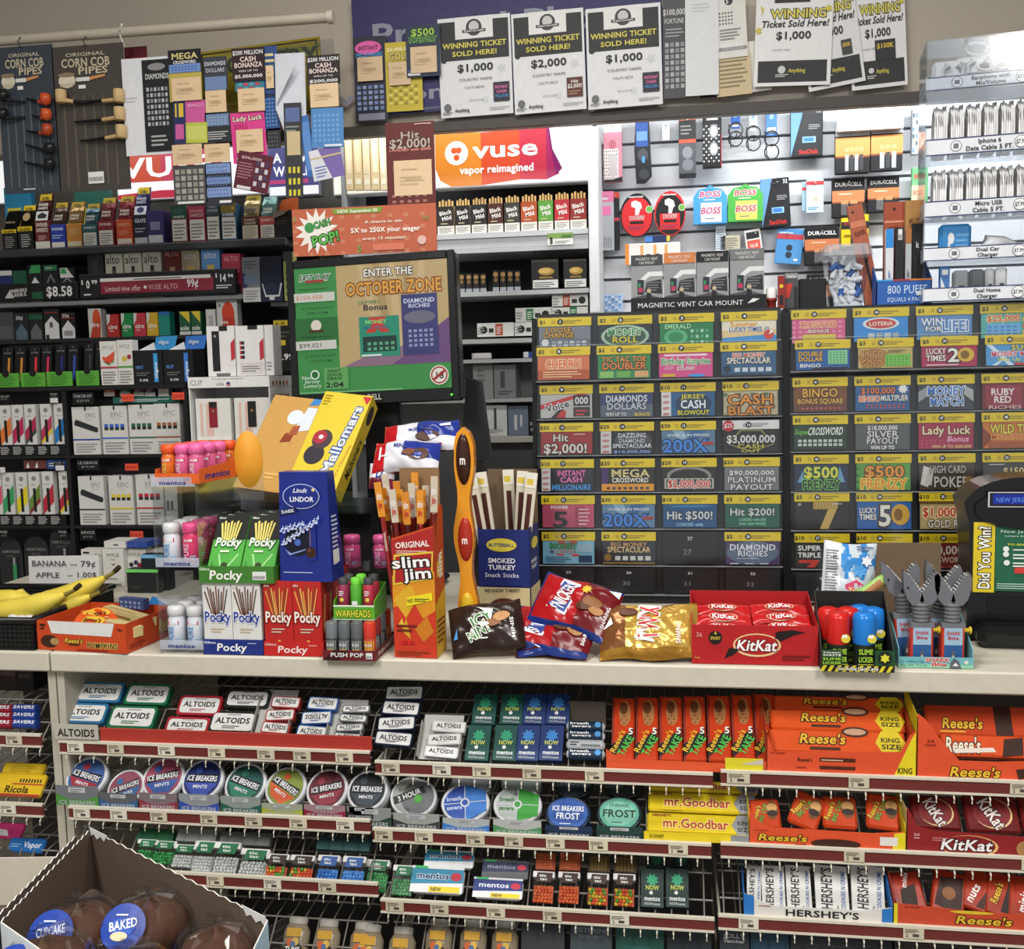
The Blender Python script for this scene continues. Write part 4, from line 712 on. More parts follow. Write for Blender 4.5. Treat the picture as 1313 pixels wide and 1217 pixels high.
hang('note_paper', 'small tan slip taped on the slotted wall beside the receipt', 'paper', (798, 790, 908, 870), 'c4bca4', 'l .1 .1 .9 .9 5 8a8474', .001, peg_=False)
hang('wooden_tip_box', 'long white box with orange end fixed on the slotted wall behind the vent mount boxes', 'box', (268, 832, 575, 950), 'e4e0da', 'r 0 0 .07 1 e0873a;r .28 .3 .33 .9 e0a05a;r .52 .3 .57 .9 e0a05a;r .72 .3 .77 .9 e0a05a;g .38 .3 .9 .7 3 1 .45 3a2a2c;l .1 .1 .6 .2 1 8a8a8a', .03, peg_=False)
hang('key_fob_pack', 'small dark blue and yellow pack hanging under the oval razors', 'packet', (378, 790, 520, 828), '24305a', 'r 0 .1 .3 .9 4a86d0;r .85 .1 .98 .9 d8c04a', .01, peg_=False)
hang('sticker_sheet', 'blue patterned sticker pack low on the slotted wall by the post', 'packet', (150, 1118, 255, 1217), 'a8c0dc', 'g .05 .05 .95 .95 5 6 .7 5a8ac8 d0d8e4 8aa8d0', .003)
zz(940, 120, 4.345)
card('lighter_pack', 'slim red and black lighter pack standing by the black box on the rack', 'lighter', (250, 1015, 288, 1205), YB-.01, .012, '8c2420', 'c .5 .68 .3 0 e0c030;r .2 .1 .8 .4 1a1a1c', zs=ZT)
card('lighter_pack', 'grey and red torch lighter card beside the slim red pack', 'lighter', (288, 1000, 362, 1205), YB+.005, .008, '4a4a4c', 'p c83a30 .0,.3 .0,.7 .6,.7 .3,.3;r 0 .85 1 1 8a8a8c;t TORCH .5 .9 .7 .06 e8e8e8;r .7 .0 1 .6 26262a', zs=ZT)
card('black_box', 'plain matte black box standing left of the clear tub', 'box', (365, 1030, 520, 1205), YB+.02, .08, '151518', '', zs=ZT, bv=.002)
g = G(); p, w, h = place((185, 1140, 248, 1205), YB+.0, zs=ZT); g.lathe([(w*.42, 0), (w*.42, h*.7), (w*.5, h*.75), (w*.5, h), (w*.45, h*1.02)], '8c3028:g', 16, o=(0, w*.5, 0)); g.lathe([(w*.5, h*1.02), (w*.5, h*1.9), (w*.4, h*2)], 'e4e4e0', 16, o=(0, w*.5, 0))
o = g.make('pill_bottle'); tag(o, 'small red bottle with a white cap at the right end of the vent mount tray', 'bottle'); pose(o, p)
zz(880, 0, 3.032)
hang('lighter_card', 'green and tan BOSS card seen through the side of the cable stand', 'hanger card', (876, 650, 940, 790), '6fae7a', 't BOSS .5 .75 .7 .14 c8403a;r .0 .0 .8 .5 e0c8a0;t BOSS .4 .3 .6 .14 c8403a', .01)
hang('clear_packs', 'tangle of clear and blue packs at the far right edge of the slotted wall', 'packet', (878, 420, 930, 600), 'b0b8c0', 'g .05 .05 .95 .95 4 6 .6 6a86a8 d8dce0 4a5058', .02)
# ---------------------------------------------------------------- tobacco shelving and vape fixture on the left
YL = 2.70
zz(0, 230, 3.455)
ZA = U(150, 314, YL).z; ZB2 = U(150, 383, YL).z
ls = thing('tobacco_shelving', 'black tobacco wall shelving with grey shelf edges on the left', 'shelving')
xl0, xl1 = -2.2, U(368, 330, YL).x
G().box(xl0, xl1, 2.956, 2.965, .9, ZA-.02, '111113').make('back_panel', ls)
G().box(xl0, xl1, YL, 2.955, ZA-.022, ZA, '3c3c3e', .003).make('shelf', ls)
G().box(xl0, xl1, YL, 2.955, ZB2-.014, ZB2, '8a8a8c', .002).make('shelf', ls)
ZC2 = U(150, 432, YL).z
G().box(xl0, xl1, YL+.0, 2.955, ZC2-.012, ZC2, '2a2a2c', .002).make('shelf', ls)
ZD2 = U(360, 386, YL-.03).z
G().box(xl1-.055, xl1+.02, 2.956-.25, 2.955, ZD2-.01, ZD2, '8a8a8c').make('side_ledge', ls)
# lit header signs behind the hanging tickets
zz()
lit('light_box_sign', 'glowing white and pink sign with large VUSE letters at the left, behind hanging tickets', (150, 188, 342, 252), 2.88, 'f4f4f6:i', 'p e86048:e 0,.34 .3,.34 .3,.95 0,.95;p e0506a:e .3,.34 .72,.34 .7,.97 .3,.95;t VUSE .34 .64 .62 .4 ffffff:i;p e04058:e 0,0 .7,0 .7,.12 .3,.16 0,.1')
lit('light_box_sign', 'glowing violet sign reading A NEW WORLD behind the hanging paper sheets', (345, 188, 408, 250), 2.88, '4a4a80:i', 't A_NEW .5 .78 .8 .2 ffffff:i;t WORLD .5 .5 .8 .2 ffffff:i;r 0 .24 .8 .32 e05a90:e;r 0 0 1 .18 f0f0f4:i')
lit('light_box_sign', 'narrow glowing white panel at the far left behind the pipe card', (-90, 205, 22, 262), 2.88, 'f0f0f0:i', '')
for bb, c, lab in (((5, 240, 40, 262), '2f8ab0', 'blue and yellow pouch low behind the left pipe card'), ((95, 242, 140, 262), '2f6f60', 'green pouch behind the right pipe card')):
 card('tobacco_pouch', lab, 'pouch', bb, 2.84, .02, c, 'r .1 .2 .6 .7 d8c84a', zs=ZA+.001)
# cigar pouches and packs on the upper shelf
zz(0, 230, 6.565)
CW = 'r .04 .02 .96 %s e0ddd2;l .12 .06 .9 %s 6 8a8884;'
def cig(bb, c, lab, fr, pouch=None, pc='e0c01e', pimg='', Y=YL+.012, zs=None):
 p, w, h = place(bb, Y, zs=ZA+.001 if zs is None else zs); w -= .002; t = thing('cigarillo_pack', lab, 'cigar pack', 'cigarillo packs on the upper tobacco shelf'); pose(t, p)
 hb = h*.5 if pouch else h
 g = G(); g.box(-w/2, w/2, 0, .06, 0, hb, c, .001); g.front(fr, w, hb); g.make('carton', t)
 if pouch:
  g = G(); V = [(-w*.44, .008, hb-.002), (w*.44, .008, hb-.002), (w*.46, .022, hb+(h-hb)*.6), (w*.4, .034, h), (-w*.42, .034, h), (-w*.48, .022, hb+(h-hb)*.6)]
  g.add(V+[(a, b+.008, c_) for a, b, c_ in V], [(0, 1, 2, 5), (5, 2, 3, 4), (6, 11, 8, 7), (11, 10, 9, 8), (0, 5, 11, 6), (5, 4, 10, 11), (4, 3, 9, 10), (3, 2, 8, 9), (2, 1, 7, 8)], pouch+':f')
  n_ = Vector((0, h-hb, -.026)).normalized()
  g.deco(pimg or 't SWISHER .5 .5 .7 .14 d8cfc0;t SWEETS .5 .3 .7 .14 d8cfc0', (-w*.42, .0, hb), (1, 0, 0), Vector((0, .026, h-hb)).normalized(), w*.84, (h-hb)*.8)
  if pc: g.add([(-w*.42, .026, h*.86), (w*.42, .026, h*.86), (w*.4, .032, h), (-w*.4, .032, h)], [(0, 1, 2, 3)], pc)
  if pc: g.deco('t 2-99¢ .5 .5 .6 .5 2a2410', (-w*.4, .0245, h*.865), (1, 0, 0), Vector((0, .006, h*.13)).normalized(), w*.8, h*.12)
  g.make('foil_pouch', t)
 return t
W1 = 'r .06 .04 .94 .62 dcd9ce;l .14 .1 .88 .56 5 8a8884;r 0 .66 1 1 '
cig((10, 250, 138, 590), '1a1a1a', 'black cigarillo pack with yellow 2-69 band at the far left', 'r 0 .82 1 1 e0c01e;t 2-69¢ .5 .9 .7 .12 1a1a1a;l .2 .1 .85 .7 6 8a8a8a', '1c1a18', '', 't WHITE_OWL .5 .5 .8 .12 c8b890')
cig((143, 205, 273, 580), '1a1a1a', 'black cigarillo pack with yellow 2-69 band, second from the left', 'r 0 .8 1 1 e0c01e;t 2-69¢ .5 .88 .7 .12 1a1a1a;l .2 .1 .85 .7 6 b0b0b0', '241c14', 'e0c01e', 'e .5 .6 .3 .25 b89a70')
cig((285, 110, 412, 562), '6a2622', 'tall maroon and white SWISHER SWEETS pouch pack', 'r 0 0 1 .25 dcd9ce;t SWISHER .5 .85 .8 .14 e8e0d4;t SWEETS .5 .66 .8 .14 e8e0d4;l .2 .3 .85 .5 3 c8a0a0', '4a2020', 'c8a81e', 'r 0 0 1 .45 d8d8d4;p 2a2a2c .2,.1 .8,.1 .9,.25 .5,.4 .1,.25;t SWISHER .5 .78 .8 .14 e8e0d4;t SWEETS .5 .6 .8 .12 e8e0d4')
cig((418, 180, 545, 558), '2740a0', 'royal blue cigarillo pack with a brown pouch behind', 'r .06 .02 .94 .24 dcd9ce;t SWISHER .5 .8 .8 .12 d8dcf0;l .1 .4 .9 .6 2 a8b4e0', '4a342c', 'b89a1e')
cig((551, 175, 684, 552), 'c98a3e', 'tan orange cigarillo pack with gold foil pouch', 'r .06 .04 .94 .24 dcd0b0;l .15 .5 .85 .8 4 e8c080', '8a6a3c', 'b89a1e')
cig((687, 190, 815, 546), '2c5a60', 'teal cigarillo pack with a large white warning panel', W1+'2c5a60;t SWEETS .5 .84 .8 .1 d0d8d8', '34505a', 'b89a1e')
cig((818, 140, 952, 546), '8c2c34', 'crimson cigarillo pack with a large white warning panel', W1+'8c2c34;t SWISHER .5 .86 .8 .1 e8d8d8', '6a2a30', 'c8a81e')
cig((970, 125, 1110, 540), 'd0562e', 'orange red cigarillo pack beside the navy one', 'r .06 .04 .94 .24 dcd0c0;t SWEETS .5 .8 .8 .12 f0b090;l .15 .4 .85 .6 3 e89070', '7a2c30', 'c8a81e')
cig((1115, 50, 1240, 525), '22283c', 'tall navy and white cigarillo pouch pack with a yellow price tag', 'r .06 .02 .94 .22 b8b8b8;t GRAPE .5 .8 .8 .14 d0d4e0;l .1 .4 .9 .6 2 a8a8b0', '30345c', 'e8c81e', 'r 0 0 1 .4 dcdce4;e .5 .22 .3 .14 3a3e6a;t SWISHER .5 .75 .8 .13 e0e0ec;t SWEETS .5 .58 .8 .13 e0e0ec')
zz(180, 230, 6.565)
cig((55, 260, 195, 515), '3c3468', 'purple open top cigarillo carton with its lid folded forward', 'r .06 .02 .94 .25 c8c8c8;r .2 .4 .8 .65 8a84a8')
cig((258, 225, 395, 500), '8c5a4c', 'brown cigarillo pack with green band and white warning', W1+'1f4a3c;r 0 .7 1 .74 1f6a4c;t SWEETS .5 .7 .7 .06 d8e0d8;e .5 .86 .4 .1 3a5a50', None)
cig((405, 225, 548, 512), 'a83c50', 'rose red cigarillo pack with white warning', W1+'a83c50;t SWISHER .5 .86 .8 .08 e0a0a8;t SWEETS .5 .74 .8 .08 e0c0c0', None)
cig((552, 190, 670, 505), '3f4c54', 'dark slate cigarillo pack with white warning', W1+'3f4c54;t SWISHER .5 .78 .8 .07 a8b4b8;e .5 .9 .35 .06 8a8c90', None)
cig((677, 200, 810, 500), '1f5068', 'blue and gold cigarillo pack with white warning', W1+'1f5068;r 0 .74 1 1 8a7434;t SUMMER .5 .69 .8 .08 d8e0e4;x .8 .86 .1 6 e0c050', None)
cig((848, 120, 992, 505), '5a2a24', 'brown cigarillo pack topped by an open gold flap', 'r .04 .02 .96 .6 dcd2b8;l .1 .06 .9 .56 8 8a8474;t SWEET .5 .84 .7 .1 d8c8b8;t CREAM .5 .7 .7 .1 d8c8b8', 'a89468', 'b89a1e', 'p 4a4030 .2,.2 .8,.2 .9,.5 .1,.5')
cig((998, 130, 1132, 492), 'c8584a', 'coral cigarillo pack with white warning at the right', W1+'c8584a;t SWEETS .5 .84 .8 .1 f0d8d0', '5a7a74', '')
p, w, h = place((1112, 120, 1280, 490), YL+.012, zs=ZA+.001); t = thing('display_carton', 'black open carton with ragged orange edge at the right end of the cigar shelf', 'carton'); pose(t, p)
g = G(); g.box(-w/2, w/2, 0, .05, 0, h*.62, '1a1816'); g.front('l .2 .5 .8 .8 3 4a3a30', w, h*.62); g.make('carton', t)
g = G(); g.add([(-w*.5, .05, h*.62), (w*.5, .05, h*.62), (w*.5, .052, h), (-w*.3, .052, h*.94), (-w*.5, .052, h*.8)], [(0, 1, 2, 3, 4)], 'c8602c'); g.make('torn_flap', t); g = G(); g.add([(-w*.5, 0, h*.62), (w*.3, 0, h*.62), (w*.2, -.02, h*.5), (-w*.35, -.02, h*.42)], [(0, 1, 2, 3)], '4a3a2a'); g.make('torn_flap', t)
# second shelf: alto cartons and a price holder, cigarettes on the left
zz(180, 230, 6.565)
for (bb, c, lab, fr) in (((-446, 630, -310, 800), '2c2e30', 'dark grey pod box reading ALTO, first of the row', 't ALTO .4 .25 .6 .1 9a9c9e n;r .3 .5 .7 .9 3c3e40'),
 ((-296, 615, -150, 800), 'cdc8b8', 'white pod box reading alto, first of three', 'A'), ((-138, 612, 10, 790), 'cdc8b8', 'white pod box reading alto, middle of three', 'A'), ((20, 605, 176, 785), 'cdc8b8', 'white pod box reading alto, last of three', 'A'),
 ((192, 570, 340, 775), '6a2622', 'dark red glossy pod box reading ALTO, tallest', 'B'), ((345, 588, 498, 768), 'a89c80', 'silver beige pod box reading alto', 'C'), ((512, 580, 668, 765), '5a8ac0', 'light blue pod box reading alto', 'C'), ((686, 625, 842, 770), 'a83448', 'crimson pod box reading ALTO at the right end', 'B')):
 fr = {'A': 't alto .45 .85 .8 .19 2a2a2a n;r .38 .3 .62 .6 6a6456;r .4 .6 .6 .7 2a2a2a', 'B': 't ALTO .5 .88 .8 .13 d8a0a0 n;r .35 .3 .65 .6 b89880;r 0 0 1 .25 2a1c1c', 'C': 't alto .5 .86 .7 .14 d8dce0 n;r .3 .45 .7 .65 c8b060;l .1 .03 .9 .15 2 8a8a80'}.get(fr, fr)
 card('pod_box', lab, 'pod box', bb, YL+.02, .03, c, fr, zs=ZB2+.001, group='alto pod boxes')
hold = thing('price_holder', 'long black price holder with a red limited time offer strip and 99¢', 'sign')
zz(0, 230, 3.455)
p, w, h = place((350, 408, 1045, 492), YL-.012, zs=ZB2+.001); pose(hold, p)
g = G(); g.box(-w/2, w/2, 0, .012, 0, h, '17171a', .002); g.make('holder', hold)
ex = (345-350)/695
g = G(); g.box(-w/2+w*.14, w/2-w*.14, -.0012, -.0002, h*.18, h*.72, '8c2a3c'); g.deco('t Limited_time_offer .2 .32 .32 .34 e8d0d0 n;c .4 .34 .014 0 e8e0e0;t VUSE_ALTO .56 .34 .26 .34 e0b0b8 n;t 99¢ .82 .5 .1 .5 f0e8e8;r 0 .78 .98 1 e0dcd8;l .3 .84 .9 .98 1 5a5a5a', (-w/2+w*.14, -.0012, h*.18), (1, 0, 0), (0, 0, 1), w*.72, h*.62); g.make('offer_strip', hold)
g = G(); g.box(w/2-w*.135, w/2-.002, -.0012, -.0002, h*.05, h*.95, '1b1b1d'); g.deco('t 14 .42 .66 .34 .34 f0f0f0;t 94 .8 .74 .26 .16 f0f0f0;t $ .12 .78 .1 .18 f0f0f0;l .1 .2 .9 .4 2 dcdcdc', (w/2-w*.135, -.0012, h*.05), (1, 0, 0), (0, 0, 1), w*.13, h*.9); g.make('price_card', hold)
g = G(); g.box(-w/2+.002, -w/2+w*.135, -.0012, -.0002, h*.05, h*.95, '1b1b1d'); g.deco('t 0 .42 .6 .18 .36 f0f0f0;t 99 .75 .7 .3 .18 f0f0f0;t $ .14 .7 .1 .2 f0f0f0;l .2 .1 .7 .25 1 dcdcdc', (-w/2+.002, -.0012, h*.05), (1, 0, 0), (0, 0, 1), w*.13, h*.9); g.make('price_card', hold)
p, w, h = place((-40, 460, 345, 530), YL-.012, zs=ZB2+.001); ph = thing('price_holder', 'black price holder reading WHERE BOLD FLAVOR IS and $8.58', 'sign'); pose(ph, p)
g = G(); g.box(-w/2, w/2, 0, .012, 0, h, '121214', .002); g.front('t WHERE_BOLD .32 .62 .2 .2 e0e0e0 rot=4;t FLAVOR_IS .32 .38 .18 .2 e0e0e0 rot=4;p c8c8c8 .16,.2 .22,.65 .26,.2;t $8.58 .79 .5 .3 .56 e4e4e4;r .48 .1 .6 .5 1a5a3a', w, h); g.make('holder', ph)
for bb, c, lab, fr in (((-10, 405, 54, 462), '22306a', 'navy and white cigarette pack at the left edge', 'p d8d8dc 0,0 1,0 .5,.5;r 0 .85 1 1 d8d8d8'), ((56, 405, 118, 462), '1f5a40', 'cigarette pack with green top, second from left', 'r 0 .0 1 .45 5a5c5e;p d8d8dc .1,0 .9,0 .5,.4'), ((122, 380, 188, 490), '17181a', 'black cigarette pack with white peak and green corner', 'p e4e4e4 .1,0 .95,0 .95,.4 .5,.68 .1,.4;p 3a9a5a .1,.78 .9,.78 .9,1 .3,1;r .4 .3 .6 .42 8a8a8a'), ((190, 378, 260, 490), '1a1b1e', 'black cigarette pack with grey outline peak', 'p 8a8c8e .1,.4 .5,.75 .9,.4 .85,.36 .5,.68 .15,.36;r .1 .84 .9 .98 2f7a4c;l .2 .9 .8 .95 1 dcdcdc'), ((264, 392, 332, 490), '1c1e20', 'black cigarette pack with white and green corner', 'p e0e0e0 .05,.7 .95,.7 .5,1 .05,1;p 3a9a5a .1,.82 .5,.82 .4,.98 .1,.98;p 8a8c8e .05,.5 .5,.72 .95,.5 .9,.46 .5,.66 .1,.46')):
 card('cigarette_pack', lab, 'cigarettes', bb, YL+.012, .022, c, fr, zs=ZB2+.001, group='cigarette packs behind the $8.58 holder')
for bb, c, lab, fr in (((1074, 345, 1152, 532), '7a7e84', 'frosted grey carton with white warning label near the monitor', 'r 0 0 1 .32 c8c8c4;l .1 .05 .9 .28 4 8a8a88;p 26305a 0,.32 .25,.32 .3,.6 0,.66;r .1 .4 .9 .6 6a7a94;l .1 .75 .9 .95 3 5a5c60'), ((1158, 340, 1250, 532), '1c2540', 'navy open carton near the monitor', 'p 141c30 0,.4 1,.4 1,1 0,1;p c8ccd0 .0,.4 .05,.4 .2,.14 .8,.14 .92,.4 1,.4 .85,.1 .15,.1;r .35 .03 .6 .1 d0d0d0'), ((1256, 320, 1300, 530), '9aa05a', 'green carton with dark top half hidden by the monitor', 'r 0 .8 1 1 3a3a38;g .2 .1 .8 .7 1 4 .4 4a5a3a')):
 card('tobacco_carton', lab, 'carton', bb, YL-.02, .03, c, fr, zs=ZD2+.001, group='cartons beside the monitor')
# third shelf: ciro boxes and cigarettes
zz(0, 400, 5.968)
for bb, c, lab, fr in (((675, -25, 775, 155), 'd0d0cc', 'white CIRO box with orange shape, at the left of its row', 'e .65 .6 .32 .38 d8562a;p c0442a .1,.0 .9,.0 .95,.6 .4,.55;t ciro .5 .45 .7 .16 f4f0e8'), ((818, 18, 910, 180), 'b8322c', 'red CIRO box, first coloured one', ''), ((928, 10, 1015, 178), '1f8a4c', 'green CIRO box with white corner', ''), ((1022, 8, 1115, 180), 'c03a48', 'red CIRO box between green and yellow', ''), ((1122, 4, 1210, 174), 'd0a82c', 'yellow CIRO box with white corner', ''), ((1214, -2, 1300, 170), '1f8a78', 'teal CIRO box with blue top', 'r 0 .85 1 1 2f6ab0;')):
 card('pod_box', lab, 'pod box', bb, YL+.02, .03, c, fr or ('p d8d8d4 0,.5 .25,.7 .3,1 0,1;t ciro .5 .45 .75 .2 f4f0e8;l .2 .24 .7 .32 1 e8d0c8'), zs=ZC2+.001, group='coloured CIRO boxes')
zz(0, 230, 3.455)
for bb, c, lab, fr in (((794, 586, 845, 655), '1f5a3c', 'green SOLO box with a yellow triangle, left of two', 'S'), ((847, 584, 892, 654), '1f5a3c', 'green SOLO box with a yellow triangle, right of two', 'S'), ((912, 576, 955, 650), 'd4d4d0', 'narrow white box beside the green SOLO boxes', 't SOLO .5 .5 .5 .4 8a8a8a rot=90'), ((960, 536, 1052, 648), 'd0d0cc', 'white SOLO box with red and orange shape near the monitor', 'e .55 .6 .3 .36 d8462a;p c03a2a .2,.0 .9,.0 .85,.5 .3,.5;t solo .35 .35 .4 .1 f4f0e8;c .15 .85 .08 0 8a8a8a')):
 card('pod_box', lab, 'pod box', bb, YL+.02, .03, c, 'p e0c83a .0,1 .9,1 .9,.5;t solo .45 .3 .8 .2 f4f4f0;r 0 0 1 .14 d8d8d4' if fr == 'S' else fr, zs=ZC2+.001, group='SOLO boxes')
for bb, c, lab, fr in (((-20, 590, 60, 690), '4a4c4e', 'empty looking grey cigarette slot pack at the left edge', 'r .1 .05 .9 .5 5a5c5e'), ((62, 592, 126, 685), '24262a', 'black and grey cigarette pack with small roof shape', 'p 5a7080 .1,0 .9,0 .9,.3 .5,.6 .1,.3;t 50¢ .4 .82 .5 .14 d0d8d8'), ((128, 590, 190, 683), '202224', 'black cigarette pack with green band and grey roof', 'p 6a6c6e .1,0 .9,0 .9,.3 .5,.6 .1,.3;r 0 .74 1 .92 1f5a3c'), ((194, 575, 264, 682), '1c1c1e', 'black and white cigarette pack with a white house shape', 'p e4e4e2 .05,0 .95,0 .95,.5 .5,.76 .05,.5;r .36 .38 .56 .56 5a5c5e;r .1 .86 .9 .9 8a2c28;r .1 0 .3 .14 2a2a2a'), ((270, 590, 334, 682), '1c1c1e', 'black cigarette pack with white roof and red 50 cent corner', 'p e4e4e2 .05,0 .95,0 .95,.38 .5,.7 .05,.38;t 50¢ .35 .88 .5 .14 e0d0c8;r 0 .76 1 .8 8a2c28;r .2 .1 .8 .3 9a9a9c')):
 card('cigarette_pack', lab, 'cigarettes', bb, YL+.02, .022, c, fr, zs=ZC2+.001, group='cigarette packs above the vape pens')
# black vape fixture below, one unit with two bays
YX = 2.52
zz()
ZX1 = U(150, 494, YX).z
vf = thing('vape_display', 'black vape display case of two bays holding white boxes', 'display case')
xm_ = U(89, 620, YX).x; xr2 = U(243, 620, YX).x
for a_, b_ in ((-2.2, xm_-.006), (xm_+.006, xr2)):
 G().box(a_, b_, YX+.06, YX+.07, .9, ZX1-.012, '17171a').make('back_panel', vf)
G().box(-2.2, xr2, YX, YX+.17, ZX1-.012, ZX1, '1a1a1c', .002).make('top_panel', vf)
for x in (xm_, xr2): G().box(x-.006, x+.006, YX, YX+.06, .9, ZX1-.013, '1a1a1c').make('divider', vf)
ZR = [U(*q, YX).z for q in ((170, 583), (170, 674), (170, 760))]
for z in ZR[:2]:
 for a_, b_ in ((-2.2, xm_-.0065), (xm_+.0065, xr2-.0065)): G().box(a_, b_, YX, YX+.059, z-.008, z, '1c1c1e').make('shelf', vf)
zz(0, 480, 3.455)
def lab_(px0, py0, px1, py1, txt, t2=''):
 p, w, h = place((px0, py0, px1, py1), YX-.002); g = G(); g.box(-w/2, w/2, 0, .0015, 0, h, '101012'); g.front('t %s .5 .7 .86 .24 c8c8c8 n;t %s .5 .32 .6 .2 9a9a9a n' % (txt, t2 or '$19.99'), w, h)
 o = g.make('name_plate'); pose(o, p); under(o, vf)
for q in ((320, 80, 415, 135, 'STARTER_KIT', '$29.99'), (340, 378, 440, 425, 'LE_DEVICE', '$19.99'), (355, 686, 425, 735, 'DEVICE', '$19.99'), (220, 80, 258, 105, 'POD', ''), (238, 385, 278, 408, 'POD', ''), (258, 686, 298, 728, 'POD', '$14.99'), (-30, 90, 48, 120, 'STARTER_KIT', ''), (0, 686, 36, 728, 'POD', '$14.99')): lab_(*q)
for q in ((538, 88, 592, 120), (762, 80, 816, 112), (554, 396, 612, 426), (576, 695, 634, 727)):
 p, w, h = place(q, YX-.004); g = G(); g.box(-w/2, w/2, 0, .001, 0, h, 'e8533a'); g.front('t $18.99 .5 .5 .8 .4 b02a20', w, h); o = g.make('orange_price_sticker'); pose(o, p); under(o, vf)
for q in ((222, 105, 256, 126), (246, 404, 284, 426), (0, 412, 22, 436)):
 p, w, h = place(q, YX-.004); g = G(); g.box(-w/2, w/2, 0, .001, 0, h, 'dcdcda'); o = g.make('white_price_sticker'); pose(o, p); under(o, vf)
def epic(bb, kind, lab, zs):
 if kind == 'dev': fr = 't EPIC .7 .82 .4 .1 9a9a98 n;l .5 .72 .9 .75 1 b8b8b6;p 2c2e32 .08,.68 .14,.74 .95,.56 .95,.48 .88,.46 .08,.62;r 0 .3 1 .33 %s;l .1 .05 .9 .26 4 9a9a98'
 else: fr = 't EPIC .6 .82 .5 .1 9a9a98 n;l .4 .73 .8 .75 1 b8b8b6;g .1 .5 .94 .64 4 1 .72 2a2a2a;g .1 .56 .94 .65 4 1 .72 KK;r 0 .32 1 .35 KK;l .1 .05 .9 .28 4 9a9a98'.replace('KK', kind)
 if kind == 'dev': fr = fr % ('2a4a9a' if 'upper' in lab else '3a3a3c')
 card('vape_box', lab, 'vape box', bb, YX+.008, .03, 'd6d5d0', fr+';r .48 .92 .54 1 1a1a1a', zs=zs, group='white EPIC boxes')
epic((322, 145, 442, 358), 'dev', 'white EPIC box picturing a black device, in the upper row', ZR[0]+.001)
for i, (x, c, l) in enumerate(((452, '3a6ac8', 'blue'), (572, '2c6a48', 'green'), (685, 'a0603a', 'brown'))): epic((x, 140-i*5, x+114, 354-i*3), c, 'white EPIC box with four %s pods in the upper row' % l, ZR[0]+.001)
epic((350, 452, 464, 664), 'dev', 'white EPIC box picturing a device with a black round badge, lower row', ZR[1]+.001)
epic((484, 450, 592, 664), 'e0c81e', 'white EPIC box with four yellow pods in the lower row', ZR[1]+.001)
epic((604, 445, 724, 660), 'c02c34', 'white EPIC box with four red pods in the lower row', ZR[1]+.001)
for i, (x, w_) in enumerate(((726, 60),)): card('vape_box', 'white box with grey pods half behind the clear candy rack', 'vape box', (x, 448, x+w_, 655), YX+.02, .03, 'd0d0cc', 'g .2 .3 .8 .6 2 1 .6 6a6a6c;r 0 .28 1 .3 8a8a8a', zs=ZR[1]+.001)
def pen(x0, y0, x1, y1, c, c2, lab, zs):
 card('disposable_vape_box', lab, 'vape box', (x0, y0, x1, y1), YX+.008, .02, 'd6d6d2', 'c .5 .85 .2 0 8a8a86;l .2 .7 .8 .73 1 8a8a8a;p %s 0,.08 0,.34 1,.72 1,.42;p %s 0,0 0,.08 1,.42 1,.3;r .38 .06 .62 .62 1c1c1e' % (c, c2), zs=zs, group='slim striped vape boxes')
for i, (x, c, c2, l) in enumerate(((0, 'e0783a', 'e0783a', 'orange'), (54, 'b82c58', 'b82c58', 'magenta'), (110, 'b02c50', '2c4a3a', 'magenta and green'), (180, 'b83a5a', 'e0c83a', 'pink and yellow'), (240, '2478c0', '2478c0', 'blue'))):
 pen(x, 138-i*2, x+50, 300-i*2, c, c2, 'slim white vape box with %s stripe, upper left bay' % l, ZR[0]+.0+.030)
for i, (x, c, c2, l) in enumerate(((-42, 'e0506a', 'e0506a', 'coral'), (12, '3aa060', '3aa060', 'green'), (72, 'e0d02c', 'e0d02c', 'yellow'), (128, '6a8a3a', '8a2c34', 'olive and maroon'), (188, 'b82c3c', 'b82c3c', 'red'), (262, 'a82c3c', 'e0c83a', 'dark red and yellow'))):
 pen(x, 440-i*2, x+50, 602-i*2, c, c2, 'slim white vape box with %s stripe, lower left bay' % l, ZR[1]+.030)
for z, y0 in ((ZR[0], 305), (ZR[1], 605)):
 p, w, h = place((-40, y0, 292, y0+52), YX+.004, zs=z+.001); g = G(); g.box(-w/2, w/2, 0, .05, 0, .027, '131315')
 g.deco(';'.join('l %.3f .1 %.3f .95 6 b8b8b8' % (.13+i*.168, .25+i*.168) for i in range(5)), (-w/2, 0, 0), (1, 0, 0), (0, 0, 1), w, .027); o = g.make('warning_riser'); pose(o, p); under(o, vf)
# boxes peeking at the tops of the bays
for bb, c, l in (((105, 380, 205, 418), '6a3a34', 'brown and white box lying at the top of the lower left bay'), ((207, 378, 300, 420), '2c4a8c', 'blue box lying at the top of the lower left bay'), ((500, 100, 800, 128), '1f5a50', 'green strip box lying above the EPIC pods')):
 card('small_box', l, 'box', bb, YX+.012, .03, c, 'p dcdcdc .1,.1 .2,.8 .25,.1;p dcdcdc .5,.1 .6,.8 .65,.1' if 'white' in l else 'l .1 .3 .9 .8 2 c8d0d0', zs=None)
for i, (x, c) in enumerate(((460, 'a8583a'), (530, '2f6a4a'), (590, '6a3a50'), (640, '54304a'), (700, 'd0ccc0'))):
 card('pod_box', '%s small box peeking out above the EPIC pods' % ['copper', 'green', 'plum', 'dark plum', 'cream'][i], 'pod box', (x, 55, x+48, 97), YX+.035, .02, c, 'r 0 0 1 .4 d8d4cc;l .2 .5 .8 .9 2 d8b8a8')
